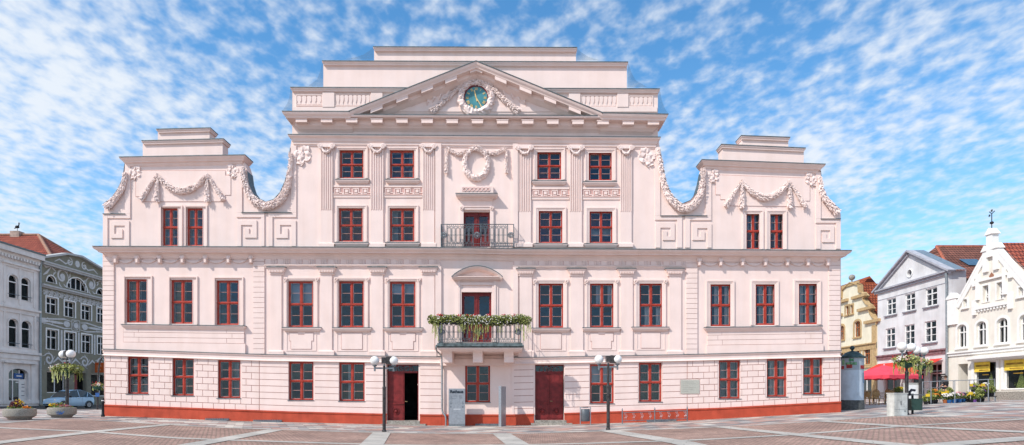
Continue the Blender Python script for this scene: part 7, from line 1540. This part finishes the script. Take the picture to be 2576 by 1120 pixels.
# ================================================================ LIGHT, SKY, CAMERA
sc = bpy.context.scene
sd = Vector((-1.25, -1.0, 1.55)).normalized()      # towards the sun
EL = math.asin(sd.z); ROT = math.atan2(sd.x, sd.y)
w = bpy.data.worlds.new('World'); sc.world = w; w.use_nodes = True; N = w.node_tree.nodes; L = w.node_tree.links; bg = N['Background']
sky = N.new('ShaderNodeTexSky'); sky.sky_type = 'NISHITA'; sky.sun_disc = False; sky.sun_elevation = EL; sky.sun_rotation = ROT; sky.air_density = 1.0; sky.dust_density = .25; sky.ozone_density = 3.5
SKYS = .15
tc = N.new('ShaderNodeTexCoord'); sp = N.new('ShaderNodeSeparateXYZ'); L.new(tc.outputs['Generated'], sp.inputs[0])
def mth(op, a, b=None, c=None):
    n = N.new('ShaderNodeMath'); n.operation = op
    for i, v in enumerate((a, b, c)):
        if v is None: continue
        if isinstance(v, (int, float)): n.inputs[i].default_value = v
        else: L.new(v, n.inputs[i])
    return n.outputs[0]
den = mth('ADD', mth('MAXIMUM', sp.outputs[2], 0.0), .16)
cb = N.new('ShaderNodeCombineXYZ'); L.new(mth('DIVIDE', sp.outputs[0], den), cb.inputs[0]); L.new(mth('DIVIDE', sp.outputs[1], den), cb.inputs[1])
def nz(scale, det, rough, dist, off, rot=0, st=(1, 1, 1)):
    mp = N.new('ShaderNodeMapping'); mp.inputs['Location'].default_value = off; mp.inputs['Rotation'].default_value = (0, 0, rot); mp.inputs['Scale'].default_value = st; L.new(cb.outputs[0], mp.inputs['Vector'])
    n = N.new('ShaderNodeTexNoise'); n.inputs['Scale'].default_value = scale; n.inputs['Detail'].default_value = det; n.inputs['Roughness'].default_value = rough; n.inputs['Distortion'].default_value = dist; L.new(mp.outputs[0], n.inputs['Vector']); return n.outputs[0]
cells = nz(23, 3.2, .5, .1, (3, 1, 0), R(35), (1, .85, 1)); big = nz(1.15, 3, .5, .3, (5.3, 2.2, 0)); wisp = nz(2.6, 8, .62, .8, (1, 7, 0), R(-30), (.5, 1.5, 1))
cov = mth('ADD', mth('MULTIPLY', cells, .80), mth('ADD', mth('MULTIPLY', big, 1.0), mth('MULTIPLY', wisp, .35)))
# thicker veil to the left, bluer overhead right of the middle
cov = mth('ADD', cov, mth('MULTIPLY', mth('ABSOLUTE', mth('SUBTRACT', sp.outputs[0], .28)), .19))
rp = N.new('ShaderNodeValToRGB'); rp.color_ramp.elements[0].position = .84; rp.color_ramp.elements[1].position = 1.10; rp.color_ramp.interpolation = 'EASE'
mr = N.new('ShaderNodeMapRange'); L.new(cov, mr.inputs[0]); mr.inputs[1].default_value = .93; mr.inputs[2].default_value = 1.42; mr.interpolation_type = 'SMOOTHSTEP'
fac = mth('MULTIPLY', mr.outputs[0], .93)
# sky blue toned by hue like the photograph's film
hs = N.new('ShaderNodeHueSaturation'); hs.inputs['Saturation'].default_value = 1.22; hs.inputs['Value'].default_value = .92; hs.inputs['Hue'].default_value = .492; L.new(sky.outputs[0], hs.inputs['Color'])
cc_ = N.new('ShaderNodeMix'); cc_.data_type = 'RGBA'; L.new(fac, cc_.inputs[0]); L.new(hs.outputs[0], cc_.inputs[6]); cc_.inputs[7].default_value = (3.5, 3.7, 3.95, 1)
hz = N.new('ShaderNodeMix'); hz.data_type = 'RGBA'; L.new(mth('MULTIPLY', mth('POWER', mth('SUBTRACT', 1.0, mth('MAXIMUM', sp.outputs[2], 0.0)), 5.0), .55), hz.inputs[0]); L.new(cc_.outputs[2], hz.inputs[6]); hz.inputs[7].default_value = (2.5, 3.15, 3.8, 1)
L.new(hz.outputs[2], bg.inputs[0]); bg.inputs[1].default_value = SKYS
sl = bpy.data.lights.new('sun', 'SUN'); sl.energy = 2.4; sl.angle = R(.5); sl.color = (1, .955, .89); so = bpy.data.objects.new('sun', sl); so.rotation_euler = sd.to_track_quat('Z', 'Y').to_euler(); so.location = (-30, -30, 40); COL.objects.link(so)
cd = bpy.data.cameras.new('camera'); cd.lens = 36 * FP / 2576; cd.sensor_width = 36; cd.clip_end = 3000; cd.shift_y = (HZ - 560) / 2576; cam = bpy.data.objects.new('camera', cd); cam.location = (0, -D, EYE); cam.rotation_euler = (R(90), 0, 0); COL.objects.link(cam); sc.camera = cam
sc.view_settings.view_transform = 'Standard'; sc.view_settings.look = 'None'; sc.view_settings.exposure = .75; sc.view_settings.gamma = 1
sc.render.film_transparent = False
sc.cycles.max_bounces = 6; sc.cycles.diffuse_bounces = 3; sc.cycles.glossy_bounces = 3; sc.cycles.transparent_max_bounces = 8; sc.cycles.transmission_bounces = 3
